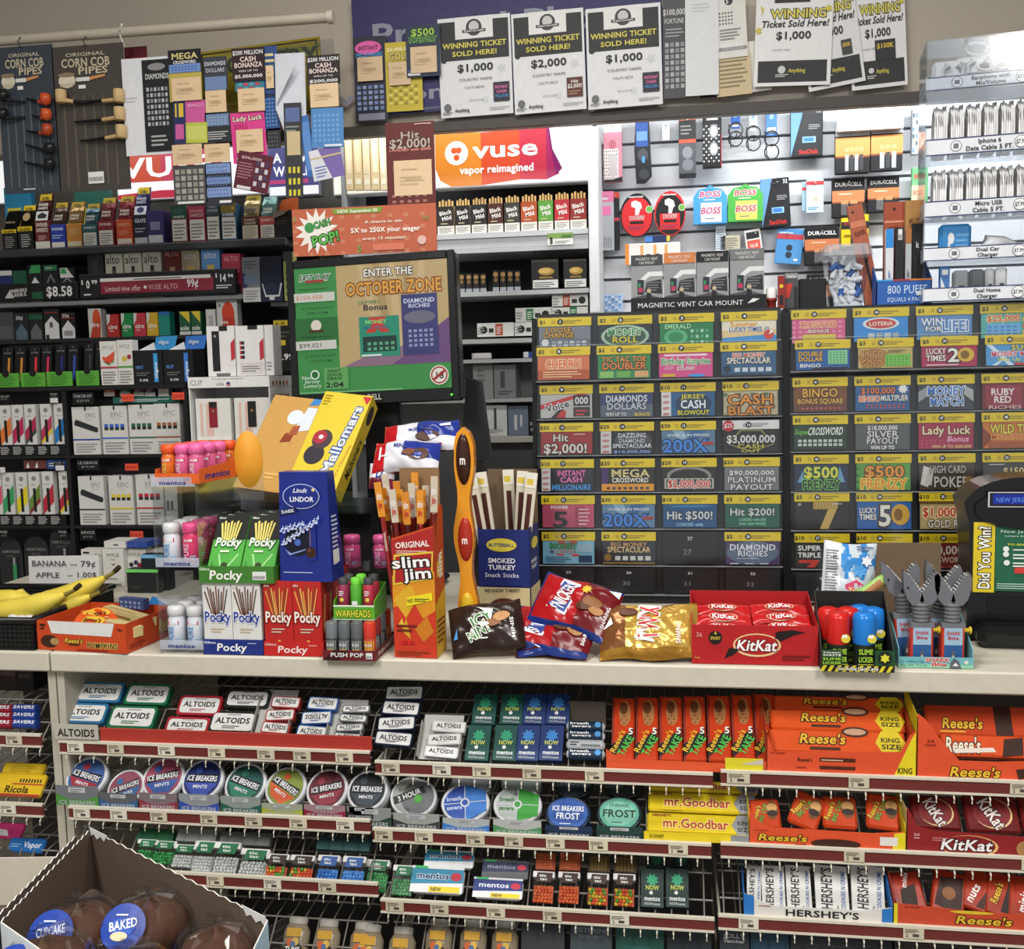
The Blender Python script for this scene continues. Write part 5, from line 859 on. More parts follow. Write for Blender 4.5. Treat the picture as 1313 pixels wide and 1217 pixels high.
# clamshell vertigo packs hanging in the bottom left bay
for i, (bb, l) in enumerate((((-5, 730, 95, 935), 'leftmost'), ((102, 720, 212, 925), 'middle one'), ((215, 685, 320, 900), 'right one beside the note'))):
 p, w, h = place(bb, YX+.02); t = thing('lighter_clamshell', 'dark clear clamshell pack with a slim lighter, %s' % l, 'packet', 'dark clamshell packs'); pose(t, p)
 q = [(-w/2, 0), (w/2, 0), (w/2, h*.7)]+[(w/2*math.cos(a*math.pi/8), h*.7+h*.3*math.sin(a*math.pi/8)) for a in range(1, 8)]+[(-w/2, h*.7)]
 g = G(); g.prism(q, .006, .008, '2a2b2d:g'); g.deco('t VERTIGO .5 .72 .8 .06 9a9a9a n;l .3 .6 .7 .66 2 5a5a5c', (-w/2, .006, 0), (1, 0, 0), (0, 0, 1), w, h); g.make('card', t)
 g = G(); g.tube([(w*.2, 0, .01), (w*.2, 0, h*.45)], .006, '5a8a6a' if i else '3a8a5a', 8); g.tube([(w*.2, 0, h*.45), (w*.2, 0, h*.6)], .005, 'c8c8c8:m', 8); g.make('lighter', t)
# hype pens in open green cartons on top of the fixture
zz(0, 230, 3.455)
for i, (bb, cols, l) in enumerate((((-32, 860, 86, 930), ('d08a3a', 'd08a3a'), 'leftmost, orange pens'), ((90, 857, 203, 925), ('e83a48', 'e0305a'), 'second, red pens'), ((205, 852, 322, 920), ('2c3080', '3a50a8'), 'third, blue pens'), ((335, 848, 440, 912), ('3a4040', '1f5a4a'), 'fourth, green pens'))):
 p, w, h = place(bb, YX+.012, zs=ZX1+.001); t = thing('display_carton', 'black display carton of vape pens with green front flap, %s' % l, 'carton', 'black cartons with green flaps'); pose(t, p)
 H = h*3.05; g = G(); g.box(-w/2+.001, w/2-.001, 0, .0015, 0, h, '5aa63c'); g.front('l .15 .1 .85 .9 6 3a7a28;c .5 1 .14 0 131313', w, h); g.make('green_flap', t)
 g = G(); g.box(-w/2+.001, w/2-.001, .08, .082, 0, H, '131315'); g.make('back_panel', t)
 g = G(); g.box(-w/2+.001, w/2-.001, .002, .079, 0, .0015, '131315'); g.make('bottom', t)
 for k in (0, 1):
  x = (-.24+.48*k)*w; c = cols[k]
  g = G(); g.box(-w*.2, w*.2, 0, .015, 0, H*.95, '151517'); g.front('t HYPE .5 .84 .7 .04 9a9a9c n;p 5a5c5e .42,.9 .5,.97 .58,.9;p %s .5,.12 .72,.12 .76,.72 .56,.72;c .25 .12 .14 0 %s' % (c, c), w*.4, H*.95)
  o = g.make('vape_pen_box'); tag(o, 'black HYPE pen box with coloured stripe, %s in the green flap carton, %s' % (['left', 'right'][k], l.split(',')[0]), 'vape box', 'HYPE pen boxes'); pose(o, p+Vector((x, .03, .002)), 8)
zz(0, 400, 5.968)
for bb, c, l, fr in (((768, 225, 898, 548), 'dcdad4', 'white MYLE box with watermelon slice', 'p d8503a .15,.58 .9,.78 .8,.55 .5,.48;p 5a9a4a .15,.56 .3,.5 .6,.48 .86,.6 .8,.52 .5,.44;c .22 .62 .09 0 d8603a;'), ((900, 215, 1020, 545), 'dcdad4', 'white MYLE box with passion fruit', 'c .45 .58 .17 0 d0b84a;c .76 .62 .14 0 a02c48;')):
 card('pod_box', l, 'pod box', bb, YX-.0+.012, .03, c, fr+'t MYLE .5 .86 .7 .09 9a9a98 n;l .1 .04 .9 .34 5 8a8a88;r 0 .38 1 .42 %s' % ('b03a4a' if 'water' in l else '5a9a3a'), zs=ZX1+.001, group='fruit MYLE boxes')
for bb, l, c2, tx in (((1018, 285, 1245, 540), 'black open display carton reading MINT with light blue flap', '3a9ad8', 'MINT'), ((1252, 280, 1478, 530), 'black open display carton reading FRUIT with blue flap', '3a7ad0', 'FRUIT')):
 p, w, h = place(bb, YX-.0+.01, zs=ZX1+.001); t = thing('display_carton', l, 'carton', 'black viigoo cartons'); pose(t, p)
 g = G(); g.box(-w/2, w/2, 0, .07, 0, h*.97, '131416'); g.front('t %s .22 .5 .26 .1 5a8ad0;l .1 .25 .6 .38 2 6a6c70;r .7 .06 .84 .9 %s;t viigoo .77 .4 .5 .1 e8f0f8 rot=90;t 5.0%% .35 .12 .3 .07 dcdcdc' % (tx, c2), w, h*.97); g.make('carton', t)
 g = G(); g.add([(-w*.5, .03, h*.97), (-w*.18, .068, h*1.22), (-w*.14, .07, h*.97)], [(0, 1, 2)], 'dcdcdc'); g.add([(-w*.2, .07, h*1.0), (w*.5, .07, h*1.0), (w*.6, .075, h*1.4), (-w*.14, .075, h*1.38)], [(0, 1, 2, 3)], c2); g.deco('t viigoo .5 .5 .6 .5 dcecf8', (-w*.14, .068, h*1.1), (1, 0, 0), (0, 0, 1), w*.6, h*.25)
 g.make('lid_flap', t)
# white device boxes and the tall CLIP display
zz(0, 230, 3.455)
YQ = 2.27
zz(0, 480, 3.455)
cb = thing('display_box', 'tall white open display box reading USA, holding two vape kits', 'box'); p, w, h = place((843, 10, 1196, 300), YQ, );
ZQ = p.z; p.z = ZC+.001 if False else p.z; pose(cb, p, yaw=0)
D = .14
for s in (-1, 1):
 g = G(); g.box(s*w/2-.0015, s*w/2+.0015, 0, D, 0, h*.83, 'dcdcda')
 if s > 0: g.deco('t VAPOR .5 .86 .8 .08 8a5a3a;t POP .5 .6 .9 .2 b03a30', (w/2+.0015, 0, 0), (0, 1, 0), (0, 0, 1), D, h*.8)
 g.make('side_panel', cb)
G().box(-w/2+.002, w/2-.002, D-.002, D, 0, h*.83, 'c8c8c6').make('back_panel', cb)
G().box(-w/2+.002, w/2-.002, 0, D-.003, 0, .003, 'c8c8c6').make('bottom', cb)
g = G(); g.box(-w/2-.002, w/2+.002, -.002, D, h*.835, h, 'e2e2e0'); g.front('t CLIP .1 .5 .16 .5 8a8a86 n;t E-LIQUID_MADE_IN .5 .8 .4 .12 6a6a6a n;t USA .4 .32 .1 .24 5a5a5a n;g .48 .12 .58 .5 1 5 .5 b83a3a;r .48 .3 .52 .5 2a3a7a', w, h*.165, -.002, h*.835)
g.deco('g .1 .1 .9 .9 5 1 .5 8a5a3a c06a3a 5a3a2a', (w/2+.002, 0, h*.835), (0, 1, 0), (0, 0, 1), D, h*.165); g.make('header', cb)
for k in (0, 1):
 x = (-.24+.49*k)*w; g = G(); W_ = w*.44; H_ = h*.64; g.box(-W_/2, W_/2, 0, .02, 0, H_, 'dedcd6')
 g.front('g .12 .1 .88 .9 1 26 .5 e8a890;r .2 .1 .3 .9 dedcd6;r .38 .3 .62 .92 %s;r .4 .78 .6 .92 1c1c1e;c .5 .7 .04 0 8a6a3a' % ('8a2030' if k == 0 else '1c1c1e'), W_, H_)
 o = g.make('vape_kit_box'); tag(o, 'white vape kit box with a %s pen inside the tall display box' % ['dark red', 'black'][k], 'vape box'); o.location = p+Vector((x, .012, .0045))
zz(0, 230, 3.455)
ZQT = p.z+h
for bb, l, fr, dy in (((918, 650, 1042, 872), 'white boxed pen kit picturing a black pen, upright on the tall display', 'r .18 .1 .45 .9 1c1c1e;r .45 .9 .75 1 1c1c1e;p b83040 .85,.3 1,.35 1,.75 .85,.65;c .3 .8 .05 0 8a8a8a;r .3 0 .8 .06 6a6a6a', 0), ((1045, 648, 1170, 872), 'white boxed pods kit with four red capsules, upright on the tall display', 'g .14 .34 .36 .72 1 4 .7 b83040;g .2 .34 .36 .72 1 4 .7 2a2a2c;r .45 .92 .8 1 1c1c1e;p b83040 .85,.3 1,.35 1,.75 .85,.65;r .14 .04 .95 .26 d0ccc8;l .2 .08 .9 .22 3 7a7a7a', 0), ((1172, 645, 1212, 872), 'white pen kit box at the right end of the row on the tall display', 'l .2 .1 .8 .3 3 8a8a8a', .01)):
 card('pen_kit_box', l, 'vape box', bb, YQ+.02+dy, .05, 'dedcda', fr, zs=ZQT+.001, group='white kit boxes on the tall display')
o = card('price_tag_holder', '', '', (1215, 620, 1300, 850), 2.6, .02, '141416', 'r .0 .88 .75 .98 d8c02a;r .0 .5 .6 .6 d8c02a;t 2.99 .55 .28 .9 .12 f0f0f0;t $1.99 .35 .92 .5 .06 1a1a1a;l .1 .66 .9 .8 2 5a5a4a;r .1 .06 .3 .16 d0d0d0', zs=None)
del o['label'], o['category']; under(o, ls)
# ---------------------------------------------------------------- hanging things over the left shelving
YP = 2.32
zz(0, 0, 2.918)
rd = thing('curtain_rod', 'cream plastic pipe across the top left with a cut end', 'pipe')
a_ = U(-60, 57, YP); b_ = U(427, 22, YP); rd.location = a_
g = G(); g.tube([(0, 0, 0), tuple(b_-a_)], .0115, 'b8b0a0', 14); g.make('pipe', rd)
g = G(); d_ = (b_-a_).normalized(); g.tube([b_-a_-d_*.012, b_-a_+d_*.002], .0145, 'c4bcac', 14); g.make('end_cap', rd)
for px in (157,):
 q = U(px, 45, YP)-a_; g = G(); g.tube([q+Vector((0, 0, .025)), q+Vector((0, -.016, 0)), q+Vector((.002, 0, -.026))], .003, 'd8d4cc', 6); g.make('cable_tie', rd)
p, w, h = place((470, 158, 1250, 470), YP+.03)
g = G(); g.prism([(-w/2, 0), (w*.46, 0), (w*.54, 0), (w*.5, h*.95), (-w/2, h*.78)], 0, .003, 'd8dce0:x'); o = g.make('clear_sheet'); tag(o, 'clear plastic sheet hanging from the cream pipe behind scratch tickets', 'plastic sheet'); pose(o, p)
NF = [0]
def flat(name, label, cat, bb, base, front='', roll=0, dy=None, Y=None, D=.0008, group=None):
 NF[0] += 1
 if Y is None: Y = YP-.02-.0022*(NF[0] % 12 if dy is None else dy)
 return card(name, label, cat, bb, Y, D, base, front, roll=roll, group=group, gap=0)
for (bb, c, l, tx, ty, hx) in (((0, 172, 212, 722), '39414a', 'blue grey hanging card reading CORN COB PIPES at the far left', .5, 0, 88), ((208, 168, 475, 715), '46423c', 'brown hanging card reading CORN COB PIPES with a bar code', .47, 0, 330)):
 p, w, h = place(bb, YP-.012); t = thing('display_card', l, 'display card', 'corn cob pipe cards'); pose(t, p)
 g = G(); g.box(-w/2, w/2, 0, .002, 0, h, c)
 stripes = ';'.join('r %.3f .04 %.3f .66 %s' % (.12+i*.14, .15+i*.14, '57606a' if bb[0] < 100 else '5e5648') for i in range(6))
 g.front(stripes+';t ORIGINAL %.2f .94 .55 .025 b8b09c;t CORN_COB %.2f .885 .68 .06 c4b89c;t PIPES %.2f .828 .42 .048 c4b89c;e .2 .765 .12 .05 d8cfb8;g .1 .72 .3 .79 6 1 .4 a89a78;e .2 .805 .12 .016 8a7c60;r .33 .755 .52 .782 d8d8d4;p c88a5a .52,.758 .74,.78 .74,.795 .52,.782;r .36 .705 .46 .73 e4e4e0' % (tx, tx, tx+.1)+(';r .42 .05 .64 .13 e4e4e0;g .43 .065 .63 .125 12 1 .5 1a1a1a' if bb[0] > 100 else ';l .35 .02 .65 .04 1 c8c8c8'), w, h)
 g.make('card', t)
 q = U(hx/2.918, 52, YP)-p; g = G(); g.tube([(q.x, 0, h-.004), (q.x, -.012, h+.008), (q.x, .012-.015, q.z+.001), (q.x, .012, q.z+.013)], .0012, '3a3a3c:m', 6); g.make('hanger_hook', t)
def pipe(bx, by, tx, ty, c, kind, lab, grp):
 Yq = YP-.03; b = U(*pz(bx, by), Yq); e = U(*pz(tx, ty), Yq+.012)
 t = thing('corn_cob_pipe' if kind else 'wooden_pipe', lab, 'smoking pipe', grp); t.location = b
 g = G(); r = .0125; z0 = -.015
 if kind: g.lathe([(r*.85, z0), (r, z0+.004), (r*1.04, .0), (r, .014), (r*.75, .015), (r*.7, .006), (0, .006)], c+':r', 14)
 else: g.lathe([(r*.3, z0), (r*.9, z0+.005), (r*1.08, .0), (r*.9, .011), (r*.6, .012), (r*.55, .004), (0, .004)], c+':g', 14)
 g.make('bowl', t)
 d = e-b; g = G(); g.tube([d*.06+Vector((0, 0, -.008)), d*.38+Vector((0, 0, -.007))], [.0055, .0045], 'c8a878' if kind else c, 8); g.make('shank', t)
 g = G(); g.tube([d*.36+Vector((0, 0, -.007)), d*.7+Vector((0, 0, -.004)), d], [.0042, .0034, .0022], '17171a:g', 8); g.make('stem', t)
 NF[0] += 1
for i, (a1, b1) in enumerate((((445, 358), (285, 380)), ((447, 425), (280, 456)), ((454, 492), (300, 527)))): pipe(*a1, *b1, 'c8ac7c', 1, 'tan corn cob pipe on the brown card, %s at its right side' % ['top', 'middle', 'bottom'][i], 'pipes on the brown card')
pipe(228, 360, 352, 384, 'c8ac7c', 1, 'tan corn cob pipe on the brown card, bowl at its left edge', 'pipes on the brown card')
for i, (a1, b1, c) in enumerate((((170, 370), (100, 368), 'c8502c'), ((173, 427), (120, 432), 'c8582c'), ((176, 484), (100, 490), 'a84828'), ((186, 553), (96, 540), '1e1e20'), ((186, 612), (92, 606), '1e1e20'))): pipe(*a1, *b1, c, 0, '%s pipe on the blue grey card, %s from the top' % ('orange wooden' if i < 3 else 'black', ['first', 'second', 'third', 'fourth', 'fifth'][i]), 'pipes on the blue grey card')
for i, (a1, b1) in enumerate((((12, 356), (95, 380)), ((10, 425), (95, 438)))): pipe(*a1, *b1, '1a1a1c', 0, 'black pipe at the left edge of the blue grey card, %s' % ['upper', 'lower'][i], 'pipes on the blue grey card')
# gold sign behind the sheet
flat('lottery_sign', 'yellow sign with rounded corner and dark lettering behind the clear sheet', 'sign', (760, 165, 1215, 450), 'b8a024', 'r .02 .03 .98 .97 1d2a1c;r .035 .05 .965 .95 b8a024;t LOTTERY .55 .78 .86 .22 23301c o=7a8a3a;r .3 0 .36 .6 9a8a20', Y=YP+.06, D=.004, roll=-3)
flat('red_card', 'small dark red card behind the paper by the brown pipe card', 'card', (465, 175, 550, 225), '6a1c2a', '', dy=0, Y=YP+.045)
flat('paper_sheet', 'white paper sheet hanging beside the brown pipe card', 'paper', (463, 215, 652, 580), 'dcdee2', 'l .05 .55 .3 .62 2 b8bcc4', dy=0)
NT = 'l .2 .72 .8 .8 1 b09874;l .15 .3 .85 .6 3 c0a882;r .3 .42 .7 .52 b89c74'
def slip(bb, l, roll=0, dy=5): flat('payout_slip', l, 'paper slip', bb, 'dcc09a', NT, roll, dy=dy, group='tan payout slips')
def scr(bb, base, l, fr, roll=0, dy=2): flat('scratch_ticket', l, 'lottery ticket', bb, base, fr, roll, dy=dy, group='hanging scratch tickets')
scr((538, 222, 648, 566), '1e1f22', 'black and white DIAMOND ticket on the white sheet', 't DIAMONDS .5 .82 .8 .06 c8c8c8;g .12 .28 .88 .72 6 7 .65 b8b8bc 8a8c90;l .2 .06 .8 .2 3 a8a8a8;e .5 .92 .3 .04 8a8a8a', dy=1)
scr((632, 185, 755, 380), '16181c', 'MEGA CROSSWORD ticket with blue lower band', 't MEGA .5 .88 .8 .12 d8c88a;t CROSSWORD .5 .76 .7 .06 e8e8e8;r .02 .56 .98 .72 6f8fc8;g .1 .6 .9 .7 8 2 .6 4a6ab0;r 0 0 1 .55 b8a850', dy=2)
slip((642, 290, 753, 376), 'tan payout slip over the MEGA CROSSWORD ticket')
scr((648, 376, 774, 536), 'c85a98', 'pink and yellow patchwork ticket below the MEGA one', 'r 0 0 .36 1 26305c;r .05 .62 .3 .94 d8b83a;r .1 .55 .16 1 26305c;r .05 .1 .3 .45 c85a98;r .36 0 1 .48 b8c04a;r .4 .08 .95 .4 c8cc6a;t BINGO .68 .88 .5 .08 e8a0c8', dy=3, roll=1.5)
slip((645, 540, 756, 616), 'tan payout slip between the patchwork ticket and the grid ticket')
scr((650, 618, 774, 762), '46484a', 'dark ticket with a grid of pale coins at the lower left', 'g .06 .1 .96 .94 5 5 .72 a8a49a 8a8880;r .1 0 .9 .06 dcdcda', dy=3)
scr((762, 212, 850, 337), '3a3e46', 'grey DIAMONDS DOLLARS ticket at the top', 't DIAMONDS .5 .8 .9 .12 c8ccd4;t DOLLARS .5 .6 .8 .12 b8bcc4;r .05 0 .95 .4 6f86b0', dy=2)
slip((769, 338, 846, 420), 'tan payout slip below the grey DIAMONDS DOLLARS ticket')
scr((768, 420, 862, 532), '2a2c30', 'grey blue ticket with pale band in the second column', 'r .05 .55 .95 .95 6f86a8;g .1 .6 .9 .9 6 3 .6 8aa0c0;l .1 .1 .9 .4 4 b8b8b8', dy=3)
slip((765, 538, 860, 606), 'tan payout slip above the blue striped ticket')
scr((770, 608, 868, 770), '2c3038', 'blue striped ticket at the bottom of the second column', 'r .04 .75 .96 .98 7f98c8;r .04 .5 .96 .66 6f88b8;r .04 .2 .96 .42 7f98c8;g .1 .24 .9 .98 7 7 .4 4f68a0;r .5 .06 .95 .12 e0e0e0', dy=3)
CB = 't $200_MILLION .5 .86 .94 .13 dcdcdc;t CASH .5 .66 .5 .15 d8d4cc o=6a1c24;t BONANZA .5 .48 .86 .15 d8d4cc o=6a1c24;t WIN_UP_TO .5 .3 .6 .06 c8c8c8;t $5,000,000 .5 .14 .86 .1 e4e4e0'
scr((868, 178, 990, 302), '2a1a1e', '$200 MILLION CASH BONANZA ticket, left one', CB, dy=4)
scr((880, 300, 988, 340), '3a7a90', 'teal ticket strip below the left CASH BONANZA ticket', 'g .1 .1 .9 .9 4 2 .7 b84a58 5aa0b0', dy=2)
slip((890, 330, 990, 416), 'tan payout slip below the left CASH BONANZA ticket')
scr((870, 418, 998, 608), 'd8408c', 'hot pink Lady Luck ticket with tan slip', 't Lady_Luck .5 .88 .86 .1 e8dcc8 o=5a1030;t BONUS .3 .72 .4 .12 b82c6c;g .1 .05 .9 .14 6 1 .6 8ab0a0;r .72 .03 .95 .07 e0e0e0', roll=-2, dy=3)
slip((884, 484, 984, 570), 'tan payout slip on the pink Lady Luck ticket', dy=6)
scr((868, 572, 998, 715), '5a1e2c', 'dark maroon ticket tilted below the Lady Luck one', 't $50,000! .4 .85 .6 .07 d0b0b0;l .05 .3 .5 .75 6 a06a78;g .55 .15 .95 .85 3 4 .7 c8c4cc 4a3a5a;r .1 .02 .5 .1 d8d8d8', roll=13, dy=7)
scr((985, 172, 1042, 488), '2c4a80', 'narrow blue ticket turned away, right of CASH BONANZA', 'g .1 .05 .9 .4 4 8 .6 5a8ac8;l .2 .6 .8 .95 5 d8c890;r 0 .4 1 .44 1a2a4a', dy=1)
slip((995, 250, 1024, 330), 'narrow tan payout slip on the blue turned ticket', dy=3)
scr((1000, 480, 1050, 555), '2a2c30', 'dark corner ticket below the narrow blue one', 'g .1 .1 .9 .9 4 4 .5 5a5c60', dy=1)
# folded sheet
p, w, h = place((1040, 200, 1148, 580), YP-.02); t = thing('paper_sheet', 'folded white paper hanging with one corner turned over', 'paper'); pose(t, p)
g = G(); g.add([(w*-.05, 0, 0), (w*.45, 0, .0), (w*.5, 0, h), (-w*.5, -.005, h), (-w*.5, -.015, h*.45)], [(0, 1, 2, 3, 4)], 'c8ccd4'); g.add([(-w*.5, -.006, h), (w*.3, -.03, h*.84), (-w*.45, -.02, h*.48)], [(0, 1, 2)], 'dcdfe6')
o = g.make('sheet', t); md = o.modifiers.new('thick', 'SOLIDIFY'); md.thickness = .0005
scr((1062, 385, 1128, 740), '34363a', 'long narrow ticket with yellow stripes below the folded paper', 'r .1 .8 .9 .95 5a6a9a;r .15 .45 .9 .7 c8b48c;g .2 .02 .95 .38 3 3 .55 d8cc3a;l .1 .7 .9 .78 2 8a8a8a', roll=1, dy=5)
scr((1148, 205, 1272, 318), '241c20', '$200 MILLION CASH BONANZA ticket, right one', CB.replace('$5,000,000', '$200,000'), dy=5)
slip((1160, 312, 1266, 400), 'tan payout slip below the right CASH BONANZA ticket', dy=6)
scr((1164, 404, 1284, 552), '4f86c0', 'light blue ticket with faint grid, right column', 'g .08 .15 .92 .9 6 6 .6 6fa0d4;r .4 .03 .95 .08 dce4ec', roll=1, dy=5)
scr((1145, 430, 1180, 660), '3a6ab0', 'blue edged ticket sticking out behind the light blue one', 'r .1 .1 .9 .9 5a8ac8', roll=-6, dy=3)
scr((1172, 552, 1290, 668), '7a66a8', 'violet and white ticket tilted at the bottom right', 'p d8d8e0 0,0 .6,0 .3,1 0,1;l .1 .1 .5 .5 4 6a7ab0;r 0 .7 1 .76 c8b48c', roll=-9, dy=4)
# ---------------------------------------------------------------- posters on the bulkhead
zz(360, 0, 2.525)
YH = 2.53
def post(name, label, cat, bb, base, fr='', roll=0, dy=1, group=None): return card(name, label, cat, bb, YH-.003*dy, .0008, base, fr, roll=roll, group=group, gap=0)
post('banner', 'dark violet blue banner with large grey letters behind the winner posters', 'banner', (240, -60, 1240, 340), '2c2a5c', 't Prepaid_Phone .5 .67 .88 .2 8a8c9c;t verizon .12 .17 .36 .12 8a8c9c;t Wireless .42 .4 .4 .1 7a7c90;r 0 .02 1 .04 5a5c74', roll=-1.2, dy=0)
POSTER = 'x .86 .46 .07 5 ccd0d0;x .62 .16 .06 5 d0d4d4;r .03 .57 .97 .96 26282a;e .07 .58 .04 .03 26282a;r .24 .78 .76 1 e2e2e0;c .5 .89 .11 0 3a3c3e;c .5 .9 .07 0 c8c8c6;r .34 .84 .66 .87 2a2c2e;t SCRATCH-OFFS .5 .855 .28 .018 e8e8e8;t WINNING_TICKET .5 .72 .88 .055 d8cc5a;t SOLD_HERE! .5 .635 .62 .05 d8cc5a;t %s .5 .49 .5 .075 1e1e20;t COUNTRY_FARMS .5 .37 .46 .028 5a5a5a n;t COLTS_NECK .48 .29 .28 .024 5a5a5a n;t %s .5 .16 .2 .02 9a9a9a n;t Anything .3 .065 .2 .035 2a2c2e;c .1 .1 .05 0 6a6c6e;l .03 .03 .18 .06 2 4a4c4e;l .68 .05 .98 .08 2 9a9a9a;%s'
tk1 = 'r .74 .13 .96 .32 2a2430;t INSTANT .85 .27 .18 .03 e070b0;t CASH .85 .225 .14 .03 e070b0;t MILLION .85 .18 .18 .03 4a90d0'
tk2 = 'r .74 .13 .96 .32 5a2c24;t Hit .85 .28 .1 .03 e8e0d8;t $2,000! .85 .235 .2 .04 e8e0d8;l .76 .15 .94 .2 2 a8806a'
post('winner_poster', 'white and black WINNING TICKET poster showing $1,000, left of the three', 'poster', (515, 52, 750, 375), 'dedfe1', POSTER % ('$1,000', '9/2/2019', tk1), roll=-.8, dy=2, group='winning ticket posters')
post('winner_poster', 'white and black WINNING TICKET poster showing $2,000', 'poster', (755, 35, 988, 362), 'dedfe1', POSTER % ('$2,000', '9/20/2019', tk2), roll=-1.2, dy=3, group='winning ticket posters')
post('winner_poster', 'white and black WINNING TICKET poster showing $1,000, right of the $2,000 one', 'poster', (994, 18, 1236, 346), 'dedfe1', POSTER % ('$1,000', '9/1/2019', tk1), roll=-1, dy=4, group='winning ticket posters')
post('scratch_ticket', 'black and pink DOUBLE MILLIONAIRE ticket at the left end of the banner', 'lottery ticket', (238, 118, 345, 395), '2a2a38', 'e .45 .87 .4 .08 e060a8;t INSTANT .45 .87 .6 .05 2a2a38;t MILLIONAIRE .48 .79 .8 .05 4a9ad8;g .08 .14 .94 .45 5 5 .65 6a80b0 8a9ac0;r .1 .02 .9 .1 8a8ca0', dy=2, group='tickets on the banner')
post('payout_slip', 'tan slip on the black and pink ticket by the banner', 'paper slip', (248, 184, 330, 262), 'd8bc98', NT, dy=4)
post('scratch_ticket', 'yellow GOLD PAYOUT ticket half covered by a slip', 'lottery ticket', (340, 135, 458, 360), 'c8b43a', 't $2,000,000 .4 .9 .7 .05 f0e8c0;t GOLD .4 .8 .6 .1 e0d080 o=6a5a1a;t PAYOUT .4 .68 .7 .08 e0d080 o=6a5a1a;g .08 .1 .92 .4 6 5 .65 e0d06a 9a8a30', dy=3, group='tickets on the banner')
post('payout_slip', 'tan slip on the yellow GOLD PAYOUT ticket', 'paper slip', (350, 200, 420, 275), 'd8bc98', NT, dy=5)
post('scratch_ticket', '$500 FRENZY ticket on navy with a tan slip', 'lottery ticket', (406, 80, 516, 248), '26324a', 't $500 .5 .86 .7 .14 9fc84a o=1a3a2a;t FRENZY .5 .72 .8 .1 26322a o=7fc85a;r .04 .03 .4 .08 dcdcdc;g .05 .1 .95 .16 6 1 .6 4a6a9a', dy=6, group='tickets on the banner')
post('payout_slip', 'tan slip on the $500 FRENZY ticket', 'paper slip', (420, 150, 505, 235), 'd8bc98', NT, dy=7)
post('scratch_ticket', 'grey FORTUNE ticket right of the winner posters', 'lottery ticket', (1238, -4, 1318, 318), '4a4b4e', 't $100,000 .45 .87 .9 .06 c8c8c8;t FORTUNE .45 .78 .8 .05 b8b8b8;g .08 .1 .92 .58 4 8 .7 8a8c90 a8aaac;l .1 .62 .9 .72 3 9a9a9c', dy=2)
zz(750, 0, 2.332)
post('paper_sheet', 'long blank white paper strip beside the grey FORTUNE ticket', 'paper', (300, -10, 400, 285), 'd6d8da', 'l .2 .85 .8 .95 3 c0c2c4', dy=5)
post('play_slip', 'white lottery receipt with a bar code and large 5', 'paper slip', (398, -12, 488, 172), 'd8d6d0', 'c .45 .93 .14 0 2a2c30;t 5 .4 .93 .1 .08 e8e8e8;g .1 .55 .6 .78 5 4 .5 5a5a5a;r .1 .12 .9 .24 dcdcdc;g .02 .12 .98 .22 22 1 .55 2a2a2c;l .1 .3 .8 .5 4 8a8a8a', roll=-3, dy=4)
post('payout_slip', 'tan receipt hanging below the bar coded lottery receipt', 'paper slip', (395, 160, 500, 285), 'c8b690', 'l .1 .2 .9 .9 7 8a7c5c', roll=-3, dy=3)
post('paper_sheet', 'white paper corner with black edge behind the tan receipt', 'paper', (345, 130, 560, 282), 'dcd8d0', 'p 26282a 0,.0 .3,.0 .0,.12', roll=-4, dy=1)
WP = 'r .05 .04 .95 .28 26282a;t Anything .56 .17 .22 .045 c8bc4a;c .36 .18 .05 0 c8c8c8;l .28 .1 .46 .14 2 c8c8c8;r .24 .92 .7 1 26282a;t WINNING .56 .8 .72 .1 d8cc5a o=3a3a34;t Ticket_Sold_Here! .52 .69 .88 .075 1e1e20 sh=.2;t $1,000 .5 .56 .46 .085 1e1e20;t COUNTRY_FARM .34 .4 .24 .02 8a8a8a n;x .04 .62 .05 5 c8b84a;p c8b84a .06,.9 .1,.86 .08,.78;x .94 .84 .05 5 c8b84a;%s'
QN = 'r .7 .3 .9 .44 9a9c9e'
post('winner_poster', 'white WINNING Ticket Sold Here poster with black foot band, rightmost one behind', 'poster', (800, -35, 968, 262), 'dcdcdc', WP % 'r .44 .28 .8 .48 26282c;t $100K .62 .42 .3 .05 d8b83a', roll=-3, dy=1)
post('winner_poster', 'white WINNING Ticket Sold Here poster tilted in the middle of the right three', 'poster', (670, -40, 842, 258), 'd8d8d8', WP % 'r .66 .3 .84 .45 3a3c40;t $50K .75 .4 .14 .04 d8b83a', roll=-8, dy=3)
post('winner_poster', 'white WINNING Ticket Sold Here poster in front, showing $1,000 in full', 'poster', (504, -14, 734, 256), 'e0e0e0', WP % '', roll=2, dy=5)
